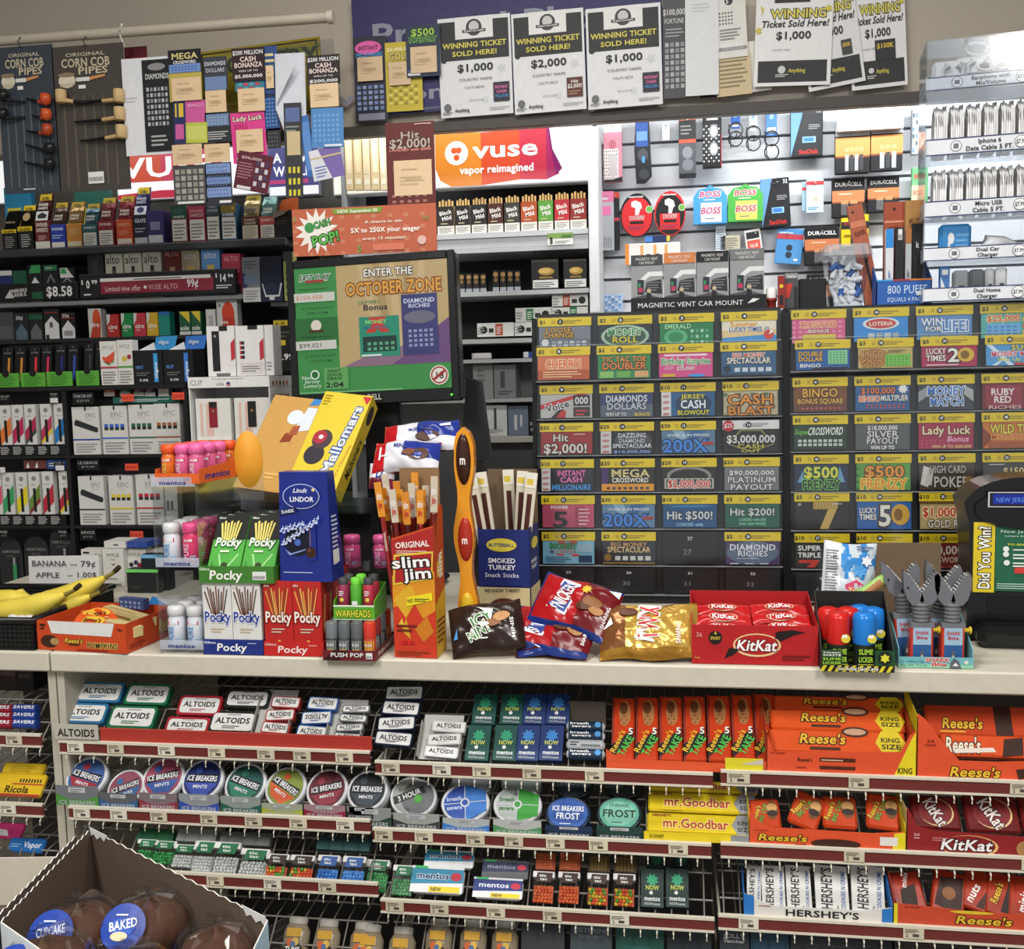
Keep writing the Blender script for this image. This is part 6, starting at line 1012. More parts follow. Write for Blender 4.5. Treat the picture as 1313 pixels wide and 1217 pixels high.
# ---------------------------------------------------------------- Hit $2,000 ticket and CASH POP banner on the monitor top
zz(360, 0, 2.525)
YT = 2.14
ht_, wt_, _ = None, None, None
card('scratch_ticket', 'tall dark red Hit $2,000! ticket standing on the CASH POP sign', 'lottery ticket', (342, 395, 500, 690), YT+.02, .001, '5c1e1c', 't Hit .5 .86 .4 .08 a8988c o=3a0c0c;t $2,000! .5 .77 .86 .1 b0a094 o=3a0c0c;t LOADED_with_$500 .5 .7 .86 .03 d88a7a;r .6 .97 .95 .98 d8b0a8;g .1 .05 .9 .24 5 3 .5 a06a5c;e .5 .48 .4 .1 6a2a26', roll=0)
card('payout_slip', 'large tan payout slip on the tall dark red ticket', 'paper slip', (366, 518, 490, 632), YT+.018, .0008, 'd8bc98', NT)
OR = 'r .0 .0 1 1 b85f42;g 0 0 1 1 9 4 .3 c07a5c;x .17 .52 .155 14 e4e0d8;c .12 .6 .035 0 3a8a4a;t CASH .21 .68 .12 .14 4aa84a o=1c1c1e rot=12;t POP! .23 .36 .2 .22 58b84a o=1c1c1e rot=12;p 7a9a3a .3,.86 .62,.86 .64,.97 .28,.97;t NEW_September_30 .46 .915 .28 .07 e8e4d0;t A_chance_to_win .64 .67 .26 .06 e8dcd0;t 5X_to_250X_your_wager .65 .5 .48 .1 f4f0e8;t every_15_minutes! .64 .32 .3 .06 e8dcd0;c .9 .24 .03 0 d8b0a8;r .56 .06 .78 .2 d0745a;t 5 .47 .12 .03 .14 6fa04a;t 3 .02 .8 .02 .12 8aa04a;t 10 .93 .7 .04 .08 7a9a4a'
card('cash_pop_sign', 'orange CASH POP! sign with white burst standing on the monitor', 'sign', (38, 668, 505, 822), YT+.01, .003, 'b85f42', OR)
# monitor
zz(360, 310, 3.804)
YMn = 2.12
p, w, h = place((34, 60, 868, 790), YMn); mt = thing('monitor', 'black flat screen monitor with green lottery advert on screen', 'monitor'); pose(mt, p, roll=0)
mt.rotation_euler = (Matrix.Rotation(math.radians(-2), 3, 'Z') @ Matrix.Rotation(math.radians(-3), 3, 'X') @ Matrix.Rotation(math.radians(-1.5), 3, 'Y')).to_euler()
bl = w*.045; bt = h*.055; bb_ = h*.085
g = G(); g.box(-w/2, w/2, .006, .05, 0, h, '141416:g', .006); g.box(-w/2, -w/2+bl, 0, .006, 0, h, '18181a:g', .002); g.box(w/2-bl, w/2, 0, .006, 0, h, '18181a:g', .002); g.box(-w/2+bl, w/2-bl, 0, .006, h-bt, h, '18181a:g', .002); g.box(-w/2+bl, w/2-bl, 0, .006, 0, bb_, '18181a:g', .002); hs = g.make('housing', mt)
g = G(); sw, sh_ = w-2*bl, h-bt-bb_; g.box(-sw/2, sw/2, .003, .0058, bb_, h-bt, '3f8a48:e')
SC = 'r .28 .2 1 1 b8a070:e;'
SC += ';'.join('p %s %.2f,1 %.2f,1 %.2f,.2 %.2f,.2' % (['c4ac80:e', 'a88e62:e'][k % 2], .42+.1*k, .46+.1*k, .62+.1*k-.05*k, .56+.1*k-.05*k) for k in range(5))
SC += ';p 6a4a78:e .6,.2 1,.2 1,.55;p 8a6a80:e .3,.2 .62,.2 .85,.38 .5,.3;t ENTER_THE .62 .93 .32 .06 e8e4dc:e o=1c1c1e:e;t OCTOBER_ZONE .65 .81 .62 .1 d8a040:e o=7a3a1c:e;t LOTTERY .49 .7 .14 .025 2c7a4a:e;t Bonus .53 .66 .16 .045 1c2a2c:e;r .42 .27 .68 .585 2a8a70:e;r .44 .31 .66 .43 1c3a34:e;g .47 .32 .66 .4 5 2 .6 5aa07a:e;p c03a30:e .46,.46 .52,.46 .6,.58 .54,.58;p c03a30:e .56,.46 .62,.46 .54,.58 .48,.58;t MONEY .53 .545 .14 .03 8ad07a:e;t MULTIPLIER .53 .5 .16 .022 2c6a8a:e;r .43 .275 .56 .29 d8d8d8:e;r .7 .27 .93 .74 3a3c70:e;t DIAMOND .815 .69 .2 .035 c8d0e4:e;t RICHES .815 .65 .14 .03 c8d0e4:e;g .74 .33 .91 .48 5 4 .6 8a90b8:e;e .815 .56 .1 .05 6a6a7a:e'
SC += ';t FAST_PLAY .14 .92 .2 .05 1c1c1e:e sh=.2 o=d8e8d8:e;r .08 .88 .2 .9 a03a34:e;t ESTIMATED_JACKPOT .13 .83 .2 .012 1c3a20:e;r 0 .73 .27 .8 c8c8c0:e;t $154,458 .1 .765 .18 .035 c87a4a:e n;t as_of_Wed_Oct_09_19 .15 .68 .2 .015 1c3a20:e;t 12:01:11_PM .15 .64 .14 .015 1c3a20:e;r 0 .38 .28 .6 2c6a34:e;c .14 .54 .035 0 d8d0c0:e;r .09 .485 .19 .505 4a2a1c:e;t ESTIMATED_JACKPOT .14 .45 .2 .012 1c3a20:e;r 0 .35 .27 .42 c8c8c0:e;t $99,021 .1 .385 .16 .035 2a2a2a:e n;t as_of_Wed_Oct_09_19 .16 .3 .2 .015 1c3a20:e;t 12:01:11_PM .16 .26 .14 .015 1c3a20:e;t New .07 .13 .08 .03 dce8dc:e n;t Jersey .1 .1 .1 .03 dce8dc:e n;t Lottery .1 .065 .12 .03 dce8dc:e n;c .12 .15 .03 0 dce8dc:e;c .12 .15 .022 0 2c6a34:e;r .18 .03 .34 .2 5fa05a:e;t NEXT .25 .175 .09 .022 1c3a20:e;t QUICK .25 .145 .1 .022 1c3a20:e;t DRAW .25 .115 .1 .022 1c3a20:e;t 2:04 .25 .065 .12 .04 14141a:e;c .93 .1 .06 0 e0dcd4:e;c .93 .1 .053 0 a03028:e;c .93 .1 .044 0 e0dcd4:e;t 18 .93 .1 .06 .055 2a1c1c:e;p a03028:e .89,.075 .9,.06 .97,.125 .96,.14;l .02 .005 .98 .02 1 8ab88a:e'
g.deco(SC, (-sw/2, .003, bb_), (1, 0, 0), (0, 0, 1), sw, sh_); g.make('screen', mt)
g = G(); g.box(-.03, .03, -.0004, .0, h*.03, h*.034, '18181a'); g.deco('t DELL .5 .5 1 1 b8b8b8', (-.016, 0, h*.028), (1, 0, 0), (0, 0, 1), .032, .012); g.deco('c .5 .5 .5 0 5ae03a:E', (w/2-.02, 0, h*.03), (1, 0, 0), (0, 0, 1), .005, .005); g.make('logo_plate', hs)
zn = p.z-ZC
g = G(); g.box(-.04, .04, .051, .075, -zn*.96, h*.35, '141416', .004); g.box(-.12, .12, -.01, .16, -zn+.006, -zn+.02, '141416', .005)
o = g.make('stand', mt); o.rotation_euler = mt.rotation_euler.to_matrix().inverted().to_euler()
# dark terminal panel right of the monitor
zz()
p, w, h = place((572, 490, 628, 585), 2.22); tp = thing('terminal_panel', 'black slanted terminal arm behind the lower right of the monitor', 'terminal'); pose(tp, p)
g = G(); g.prism([(-.02, 0), (.05, -.01), (.03, h), (.0, h+.01)], 0, .03, '1a1c1e'); g.make('panel', tp)
g = G(); g.box(0, .03, .0, .03, -(p.z-ZC)+.001, .0-.011, '141416'); g.make('post', tp)
# ---------------------------------------------------------------- goods on the counter
def cY(px, py): return UZ(*pz(px, py), ZC).y
def put(bb, Y=None, z=None):
 if Y is None: Y = max(YF+.004, cY((bb[0]+bb[2])/2, bb[3]))
 return place(bb, Y, zs=ZC+.001 if z is None else z)
def tray(name, label, p, w, h, D, col, front='', side='', hb=None, group=None, yaw=0, cat='tray', hs=None):
 t = thing(name, label, cat, group); pose(t, p, yaw=yaw); hs = hs or h
 g = G(); g.box(-w/2, w/2, 0, .0015, 0, h, col); g.front(front, w, h); g.make('front_panel', t)
 for s in (-1, 1):
  g = G(); x = s*w/2-(.0015 if s > 0 else 0); V = [(x, .0016, .0), (x, D-.0016, .0), (x, D-.0016, hb or h), (x, .0016, hs)]
  g.add(V+[(a+.0015, b, c) for a, b, c in V], [(0, 3, 2, 1), (4, 5, 6, 7), (0, 1, 5, 4), (1, 2, 6, 5), (2, 3, 7, 6), (3, 0, 4, 7)], col)
  if s > 0 and side: g.deco(side, (w/2, .002, 0), (0, 1, 0), (0, 0, 1), D-.004, min(hs, hb or h))
  g.make('side_panel', t)
 G().box(-w/2, w/2, D-.0015, D, 0, hb or h, col).make('back_panel', t)
 G().box(-w/2+.002, w/2-.002, .002, D-.002, 0, .0012, 'b0a890').make('bottom', t)
 return t
def local(p, x, y, z, yaw=0): return p+Matrix.Rotation(math.radians(yaw), 3, 'Z') @ Vector((x, y, z))
# orange pumpkins tray
zz(0, 680, 5.47)
p, w, h = put((236, 630, 905, 872), YF+.006); YAWP = -6
tray('candy_tray', 'orange open carton reading PUMPKINS at the left end of the counter', p, w, h*.93, .15, 'c8481f', 'p dcdcda .13,1.0 .88,1.0 .84,.55 .17,.58;e .14 .3 .1 .22 3c2216;e .2 .3 .05 .12 b08a5a;t Reese\'s .42 .36 .2 .16 e0c03a sh=.2 o=3a1c10;r .36 .2 .48 .25 3c2216;t PUMPKINS .74 .24 .34 .18 2a1a10 o=e8c86a;l .45 .04 .95 .13 1 8a2018;p 2a1a14 .03,.86 .07,.8 .12,.86 .07,.9;p 2a1a14 .03,.74 .07,.7 .1,.78;p 2a1a14 .9,.84 .94,.76 .98,.8 .94,.82', 't Reese\'s .8 .5 .3 .5 e0b83a sh=.2 o=5a2014;p 2a1a14 .15,.6 .2,.5 .28,.6 .2,.56;l .05 .1 .4 .3 3 8a2a1a', yaw=YAWP)
def bag(name, label, cat, p, w, h, th, colf, deco='', L=0, yaw=0, roll=0, group=None, fin='g', NX=26, NZ=20, seed=0, back=None, lift=.0015, wr=.0016, parent_free=True):
 rnd = random.Random(seed); ph = [rnd.uniform(0, 6) for _ in range(6)]
 def yy(x, z, s=1):
  a, b = 2*x/w, 2*z/h
  e = max(0, 1-abs(a)**2.6)*max(0, 1-abs(b)**2.6)
  n = math.sin(x*95+ph[0]+z*30)+math.sin(z*120+ph[1]-x*55)+.7*math.sin((x+z)*190+ph[2])
  return -s*(th*.5*e**.6+wr*n*(.4+e))
 g = G(); V = [(-w/2+w*i/NX, 0, -h/2+h*j/NZ) for j in range(NZ+1) for i in range(NX+1)]
 def edge(x, z): return (x*(1-.05*math.cos(2*math.pi*z/h*.5+.3)**2*0), z+.0025*math.sin(x*60+ph[3])*(abs(2*z/h)))
 for s, fc in ((1, True), (-1, False)):
  VV = [(edge(x, z)[0], yy(x, z, s)+(.0006 if s < 0 else 0), edge(x, z)[1]) for x, _, z in V]
  groups = {}
  for j in range(NZ):
   for i in range(NX):
    c = colf((i+.5)/NX, (j+.5)/NZ) if fc else (back or colf(.05, .5)); k = j*(NX+1)+i
    groups.setdefault(c, []).append((k, k+1, k+NX+2, k+NX+1))
  for c, F in groups.items(): g.add(VV, F, c+':'+fin, True)
 n0 = len(g.v); g.deco(deco, (-w/2, 0, -h/2), (1, 0, 0), (0, 0, 1), w, h, 0)
 for k in range(n0, len(g.v)):
  x, y, z = g.v[k]; g.v[k] = (x, yy(x, z)+y*1.5-lift, z)
 o = g.make(name); tag(o, label, cat, group); pose(o, p, L, yaw, roll); return o
def plain(c): return lambda a, b: c
Rz = lambda x, y, z: local(p, x, y, z, YAWP)
bag('candy_packet', 'orange peanut butter pumpkin packet lying in the orange carton, back one', 'candy', Rz(-.028, .085, .042), .075, .042, .018, plain('d8541f'), 'e .5 .5 .34 .3 e0b03a;t Reese\'s .5 .5 .5 .25 5a2412', L=62, yaw=8, seed=2, fin='g')
bag('candy_packet', 'orange peanut butter pumpkin packet lying in front in the orange carton', 'candy', Rz(-.01, .045, .038), .085, .042, .018, plain('e0602a'), 'e .55 .5 .3 .3 e0b03a;t Reese\'s .55 .5 .45 .25 6a2a14', L=58, yaw=-4, seed=3)
card('chocolate_bar', 'cream triangular chocolate bar box reading TOBLERONE in the orange carton', 'candy', (0, 0, 10, 10), 1.9, .02, 'd8c48a', '') if False else None
def boxat(name, label, cat, pos, w, D, h, col, front='', top='', side='', L=0, yaw=0, roll=0, group=None, bv=.0, extra=None):
 g = G(); g.box(-w/2, w/2, 0, D, 0, h, col, bv); g.front(front, w, h)
 if top: g.top(top, w, D, h)
 if side: g.right(side, w, D, h)
 if extra: extra(g)
 o = g.make(name); tag(o, label, cat, group); pose(o, pos, L, yaw, roll); return o
boxat('chocolate_bar', 'cream TOBLERONE bar box with red letters lying in the orange carton', 'candy', Rz(.045, .035, .027), .10, .02, .018, 'd8c48a', 't TOBLERONE .6 .5 .7 .5 a83a20;r 0 0 .1 1 8a3a20', '', yaw=-22, roll=4)
boxat('chocolate_bar', 'cream nougat bar box lying behind the red lettered one', 'candy', Rz(.03, .085, .036), .12, .02, .016, 'd0bc84', 'l .2 .2 .8 .8 1 8a6a3a', 'l .1 .2 .9 .6 1 b0904a', yaw=-20, roll=6)
boxat('chocolate_bar', 'blue and white bar packet at the back of the orange carton', 'candy', Rz(.02, .12, .05), .06, .015, .02, '3a4a7a', 'g .05 .1 .95 .9 5 2 .6 8a94b8', yaw=-15)
bag('candy_packet', 'bright blue and white foil packet behind the orange carton', 'candy', Rz(.055, .175, .04), .09, .05, .02, lambda a, b: '2a80c8' if (a+b) < 1.1 else 'dcdcdc', '', L=50, yaw=-10, seed=9)
# basket of bananas
zz()
FRc = UZ(44, 834, ZC); BRc = U(150, 752, 2.02); W_ = .46; D_ = 2.0-FRc.y
t = thing('fruit_basket', 'black woven plastic basket of bananas at the left end of the counter', 'basket'); BP = Vector((FRc.x-W_/2, FRc.y+D_/2, ZC+.001)); pose(t, BP)
def quadwall(g, a, b, ha, hb, nx, nz, c):
 a = Vector(a); b = Vector(b)
 for i in range(nx+1):
  q = a.lerp(b, i/nx); hh = ha+(hb-ha)*i/nx; g.tube([q, q+Vector((0, 0, hh))], .0028, c, 4)
 for j in range(nz+1):
  g.tube([a+Vector((0, 0, ha*j/nz)), b+Vector((0, 0, hb*j/nz))], .0034, c, 4)
dxb = BRc.x-FRc.x; g = G()
C_ = [(-W_/2, -D_/2, 0), (W_/2, -D_/2, 0), (W_/2+dxb, D_/2, 0), (-W_/2, D_/2, 0)]; HC = [.05, .05, .034, .03]
for k in range(4): quadwall(g, C_[k], C_[(k+1) % 4], HC[k], HC[(k+1) % 4], 52 if k % 2 == 0 else 42, 6, '151517')
g.make('woven_side', t)
g = G(); g.tube([Vector(C_[k % 4])*1.01+Vector((0, 0, HC[k % 4]+.003)) for k in range(5)], .007, '19191b:g', 8); g.make('rim', t)
G().box(-W_/2, W_/2, -D_/2, D_/2, 0, .003, '151517').make('bottom', t)
def banana(px, py, Y, a0, bend, L, lab, R=.017, tilt=0):
 R *= 1.15
 n = 12; pts = []; rr = []
 x = z = 0; a = math.radians(a0); st = L/n
 for i in range(n+1):
  pts.append(Vector((x, (i-n/2)*st*tilt, z))); x += math.cos(a)*st; z += math.sin(a)*st; a += math.radians(bend)/n
  u = i/n; rr.append(R*(.35+.65*min(1, u*5)) if u < .2 else R if u < .72 else R*(1-(u-.72)/.28*.75))
 g = G(); g.tube(pts, rr, 'e2cc50', 8, sm=True); t = thing('banana', lab, 'fruit', 'bananas in the basket'); t.location = U(px, py, Y); g.make('peel', t)
 d = (pts[-1]-pts[-2]).normalized(); g = G(); g.tube([pts[-1], pts[-1]+d*.02, pts[-1]+d*.032+Vector((0, 0, .004))], [.0048, .004, .005], '8a8038', 6); g.tube([pts[-1]+d*.024+Vector((0, 0, .001)), pts[-1]+d*.036+Vector((0, 0, .005))], .0052, '3a2c18', 6); g.make('stem', t)
 g = G(); g.tube([pts[0]-(pts[1]-pts[0])*.12, pts[0]], [.003, .006], '3a2c18', 6); g.make('tip', t)
banana(36, 775, 1.82, 8, 22, .18, 'yellow banana on the right, its dark stem pointing up past the price note', .018)
banana(-15, 784, 1.76, 0, 26, .17, 'yellow banana lying in front, stem towards the middle of the basket', .02)
banana(-40, 768, 1.84, -5, 14, .14, 'yellow banana at the back left edge of the basket', .019)
banana(24, 756, 1.86, -80, 88, .13, 'steeply curved yellow banana standing up before the price note', .019)
banana(42, 786, 1.78, 8, 16, .13, 'yellow banana lowest in the bunch at the right', .016)
bag('paper_napkin', 'white paper corner lying with the bananas', 'paper', U(26, 790, 1.74), .05, .03, .006, plain('d4d6da'), L=60, seed=5, fin='r')
q_, w, h = place((38, 712, 128, 764), 2.04); g = G(); g.add([(-w/2-.003, 0, 0), (w/2, -.004, 0), (w/2, 0, h), (-w/2, 0, h*.97)], [(0, 1, 2, 3)], 'd8d8d6')
g.deco('t BANANA .3 .8 .5 .15 4a4a4e n;t --_79¢ .78 .8 .36 .15 4a4a4e n;t APPLE .27 .52 .34 .13 4a4a4e n;t --_1.00$ .76 .53 .42 .13 4a4a4e n;t LEMON .28 .24 .42 .13 4a4a4e n;t --_1.00 .76 .25 .36 .13 4a4a4e n', (-w/2, -.002, 0), (1, 0, 0), (0, 0, 1), w, h)
o = g.make('price_note'); tag(o, 'handwritten white note pricing BANANA, APPLE and LEMON behind the basket', 'note'); pose(o, q_); md = o.modifiers.new('thick', 'SOLIDIFY'); md.thickness = .0004
# boxes behind the note on the counter
zz(0, 680, 5.47)
YK = 2.14
for bb, c, l, fr, dy in (((722, 132, 872, 392), 'd4d2cc', 'white MYLE pods box with a small black mark', 'A', 0), ((574, 135, 720, 380), 'cfcdc6', 'white MYLE box half behind the price note', 'r .1 .88 .4 .93 1a1a1a;t MYLE .8 .84 .3 .08 8a8a88 n', .03), ((876, 128, 1030, 390), 'd2cfc8', 'white MYLE box with berries', 'c .3 .56 .1 0 2a2a2c;c .52 .62 .1 0 26305a;c .7 .54 .12 0 8a2038;t MYLE .45 .84 .6 .09 8a8a88 n;c .05 .95 .06 0 a83048', .02), ((1032, 135, 1180, 390), 'ceccc4', 'white MYLE box at the right behind the dark ones', 't MYLE .4 .88 .6 .08 5a5a58 n', .045)):
 fr = fr if fr != 'A' else 't MYLE .5 .84 .6 .09 5a5a58 n;t PODS .5 .72 .2 .04 5a5a58 n;p 1a1a1a .4,.62 .5,.56 .62,.64 .5,.6;t WARNING .5 .06 .7 .07 2a2a2a;l .1 .2 .9 .26 1 8a8a88;l .4 .36 .6 .46 2 8a8a88'
 p_, w, h = place(bb, YK+.03+dy, zs=ZC+.001); boxat('pod_box', l, 'pod box', p_, w-.001, .03, h, c, fr, group='MYLE boxes on the counter')
p_, w, h = place((706, 85, 856, 132), YK+.02, zs=None); boxat('pod_box', 'white box lying on top of the MYLE boxes', 'pod box', Vector((p_.x, YK+.035, p_.z)), w, .06, h, 'd2d0ca', 'p 1a1a1a .4,.5 .5,.3 .55,.55;r .55 .3 .65 .6 6a6a6a')
boxat('pod_box', 'blue box lying on the MYLE boxes beside the white one', 'pod box', Vector((p_.x+w*.99, YK+.04, p_.z)), w*.95, .06, h*.9, '2f4a94', 'l .1 .3 .8 .6 1 4a64b0')
for bb, c, l, fr, dy in (((990, 172, 1180, 300), '20272c', 'black box with pale blue top edge behind the clear candy rack', 'r 0 .9 1 1 7ab8e0;r .6 .0 .62 .85 4a5058;l .1 .4 .5 .6 2 3a4450', .0), ((892, 275, 1115, 470), '232526', 'black box with pale green lid', 'r 0 .87 1 1 7ad86a;l .1 .2 .5 .3 2 4a4c4e', -.03)):
 p_, w, h = place(bb, YK+dy, zs=ZC+.001); boxat('pod_box', l, 'pod box', p_, w, .028, h, c, fr)
# clear three tier candy rack with gum bottles
zz(200, 480, 3.0417)
q0 = UZ(*pz(104, 1092), ZC)
YR = q0.y
def gum(pos, h, col, cap, label, lab, group, r=.0125, tx='PURE'):
 t = thing('gum_bottle', lab, 'gum bottle', group); t.location = pos
 g = G(); g.lathe([(r*.8, 0), (r, .002), (r, h*.62), (r*.78, h*.74)], col+':g', 16)
 for z, tz, s, c in ((.40, tx, 1, label),):
  # wrap the label around the front
  g2 = G(); g2.deco('r 0 0 1 1 %s;t GUM .5 .87 .5 .1 w;r .2 .8 .8 .97 c02848;t GUM .5 .88 .46 .09 f4f4f4;t %s .4 .42 .64 .26 %s rot=90;t mentos .12 .4 .6 .12 1f2f80 rot=90;l .6 .1 .9 .3 2 9ac0e0' % (col, tx, label), (-r*1.1, 0, h*.05), (1, 0, 0), (0, 0, 1), r*2.2, h*.6)
  F2 = [];
  for q in range(len(g2.v)):
   x, y, zz_ = g2.v[q]; a = x/r; g2.v[q] = (math.sin(a)*(r-y), -math.cos(a)*(r-y), zz_)
  n = len(g.v); g.v += g2.v
  for f, mi in zip(g2.f, g2.mi):
   sp = g2.ms[mi]
   if len(f) == 4 and abs(g2.v[f[1]][0]-g2.v[f[0]][0]) > r*1.4: continue
   g.f.append(tuple(i+n for i in f)); g.mi.append(g.m(sp)); g.sm.append(False)
 g.make('bottle_body', t)
 g = G(); g.lathe([(r*.86, h*.74), (r*.98, h*.76), (r*1.02, h*.9), (r*.9, h*.985), (r*.5, h)], cap+':g', 16); g.make('cap', t); return t
rk = thing('candy_rack', 'clear acrylic tiered rack of gum bottles left of the stick boxes', 'display stand'); RX = q0.x; pose(rk, Vector((RX, YR, ZC+.001)))
SX = 1/1300*YR/math.cos(YAW)  # metres per pixel nearby
def zat(py, Y=YR): return U(240, 480+py/3.0417, Y).z-ZC
WR = .080; DR = .17
tz = [.012, zat(745), zat(430)]
for k, z in enumerate(tz):
 G().box(-WR/2, WR/2, 0, DR, z-.003, z, 'e8f0f6:x').make('clear_shelf', rk)
 g = G(); g.box(-WR/2, WR/2, -.002, 0, z-.004, z+.012, 'd4dcec:j'); g.front('t mentos .5 .42 .62 .45 1f2f80', WR, .016, -.002, z-.004); g.make('shelf_lip', rk)
for s in (-1, 1): G().box(s*WR/2-.001, s*WR/2+.001, 0, DR, 0, tz[2]+.01, 'e8f0f6:x').make('clear_side', rk)
n = 0
BH = .070
for k, (rows, z) in enumerate(((3, tz[0]), (3, tz[1]))):
 for r_ in range(rows):
  for c in range(2):
   pos = Vector((RX+(c-.5)*.036, YR+.020+r_*.037, ZC+.0015+z+r_*.0))
   pink = (k == 1 and c == 1)
   gum(pos, BH if k == 0 else BH*1.02, 'd8406e' if pink else 'd8dde6', 'e0508a' if pink else 'd8d8da', 'f0c0d4' if pink else '5a9ad0',
    '%s gum bottle in the %s tier of the clear rack, %s row, %s side' % ('pink capped' if pink else 'white capped', ['bottom', 'middle'][k], ['front', 'second', 'third'][r_], ['left', 'right'][c]), 'gum bottles in the clear rack', r=.0152)
# orange tray on the top tier
p, w, h = place((55, 395, 225, 465), YR-.006, zs=ZC+tz[2]+.0015); w = .066
pt = Vector((RX+.006, YR+.002, ZC+tz[2]+.002))
tray('candy_tray', 'orange mentos tray of small gum bottles on top of the clear rack', pt, .088, .017, .16, 'e0642a', 't mentos .45 .5 .7 .5 1f2f80', 't mentos .35 .5 .5 .5 1f2f80 sh=.2', hb=.035, hs=.024, yaw=-8)
for r_ in range(4):
 for c in range(3):
  pink = c > 0 and r_ < 3
  gum(local(pt, (c-1)*.0275, .02+r_*.034, .0025, -8), .064, 'e0702a' if not pink else 'd8608e', 'e8582a' if not pink else 'e868a4', 'f0d060' if not pink else 'f4d0e0',
   '%s gum bottle in the orange mentos tray, row %s from the front, %s' % ('orange' if not pink else 'pink', ['one', 'two', 'three', 'four'][r_], ['left', 'middle', 'right'][c]), 'gum bottles in the orange tray', r=.0134, tx='PURE' if pink else 'CITRUS')
# Pocky
def pocky(pos, w, h, D, col, art, lab, group, L=0, yaw=0, logo='f0ece4'):
 sticks = ';'.join('p %s %.3f,.45 %.3f,.45 %.3f,%.2f %.3f,%.2f' % (art[k % len(art)], .36+k*.035, .40+k*.035, .10+k*.1, .88+.04*((k*5) % 3), .06+k*.1, .86+.04*((k*5) % 3)) for k in range(9))
 return boxat('pocky_box', lab, 'snack box', pos, w, D, h, col, sticks+';r 0 .0 1 .12 %s;p %s .42,.0 .58,.0 .56,.2 .46,.2;t Pocky .5 .52 .92 .15 %s o=%s;l .25 .3 .75 .38 2 c8b8a0;t Glico .14 .95 .2 .03 e8e0d8 sh=.3' % (col, art[0], logo, 'e8e8f0' if col == 'dcdcd8' else ('8a1814' if col != '3a9a34' else '2a7a28')), '', 'p e0b060 .2,.3 .4,.3 .8,.8 .6,.8', L=L, yaw=yaw, group=group)
p, w, h = place((185, 1030, 418, 1118), YF+.006, zs=ZC+.001)
PW = w
tray('candy_tray', 'dark blue open Pocky tray at the counter edge holding white boxes', p, w, h*.92, .12, '1d2f7c', 't Pocky .48 .5 .5 .5 f0f0f0 sh=.1;t Glico .12 .8 .2 .16 e0e4f0;l .75 .75 .95 .85 1 c0c8e8')
HB = U(*pz(300, 810), YF+.01).z-ZC
for r_ in range(4):
 for c in range(2):
  pocky(p+Vector(((c-.5)*w*.485, .003+r_*.029, .002)), w*.475, HB-.004, .026, 'dcdcd8', ('5a3428', '7a4a34', '4a2a20'), 'white cookies and cream Pocky box, %s row, %s column, in the blue tray' % (['front', 'second', 'third', 'back'][r_], ['left', 'right'][c]), 'white Pocky boxes', logo='20409a')
p, w, h = place((422, 1040, 655, 1130), YF+.006, zs=ZC+.001)
tray('candy_tray', 'red open Pocky tray at the counter edge holding red boxes', p, w, h*.92, .16, 'c02420', 't Pocky .48 .48 .5 .5 f0e0dc sh=.1;t Glico .12 .82 .2 .16 e8c8c0;l .75 .75 .95 .85 1 e8c0b8', 'l .1 .2 .9 .8 3 8a1a18')
HR = U(*pz(500, 806), YF+.01).z-ZC
for r_ in range(5):
 for c in range(2):
  pocky(p+Vector(((c-.5)*w*.485, .003+r_*.031, .002)), w*.475, HR-.004, .028, 'b82420', ('d89a4a', '8a4a28', 'e0b060'), 'red chocolate Pocky box, %s row, %s column, in the red tray' % (['front', 'second', 'third', 'fourth', 'back'][r_], ['left', 'right'][c]), 'red Pocky boxes', logo='f0e8e0')
PR = p.copy(); PRW = w
# green tray on the white boxes
p, w, h = place((140, 735, 465, 808), YF+.0, zs=ZC+HB-.001); YG = YF+.002; p.x += .004
p.z = ZC+HB-.0005; p.y = YG
w *= .9
tray('candy_tray', 'green open Pocky tray with matcha boxes on top of the white ones', p, w, h*.8, .12, '3f7a2c', 't Pocky .36 .5 .44 .55 f0f0e8 sh=.1;t Glico .08 .84 .14 .16 e0f0d8;r .72 .2 .9 .7 e0e0e0;g .73 .25 .89 .65 9 1 .5 1a1a1a', 't Pocky .5 .5 .6 .4 e8f0e0', hs=h*.8, hb=h*.6)
for r_ in range(3):
 for c in range(2):
  q = p+Vector(((c-.5)*w*.46, .006+r_*.036, .003)); W2 = w*.44; H2 = HB*.98
  boxat('pocky_box', 'green and black matcha Pocky box leaning back, %s row, %s column' % (['front', 'second', 'back'][r_], ['left', 'right'][c]), 'snack box', q, W2, .022, H2, '4aa23c',
   'r 0 .62 1 1 151712;p 2f7a28 0,0 .3,0 .1,.3;p 9ad08a .3,.0 .36,.0 .9,.4 .84,.4;p 9ad08a .5,.0 .56,.0 .3,.4 .24,.4;'+';'.join('p e0d070 %.3f,.58 %.3f,.58 %.3f,%.2f %.3f,%.2f' % (.28+k*.06, .33+k*.06, .20+k*.1, .88+.03*(k % 2), .14+k*.1, .87+.03*(k % 2)) for k in range(7))+';t Pocky .5 .58 .8 .13 f0f0e8 o=2f6a28 sh=.1;c .5 .22 .1 0 2a3418;t Glico .16 .95 .22 .03 e0e8d8;l .3 .42 .7 .48 1 d8e8c8', L=34, group='matcha Pocky boxes')
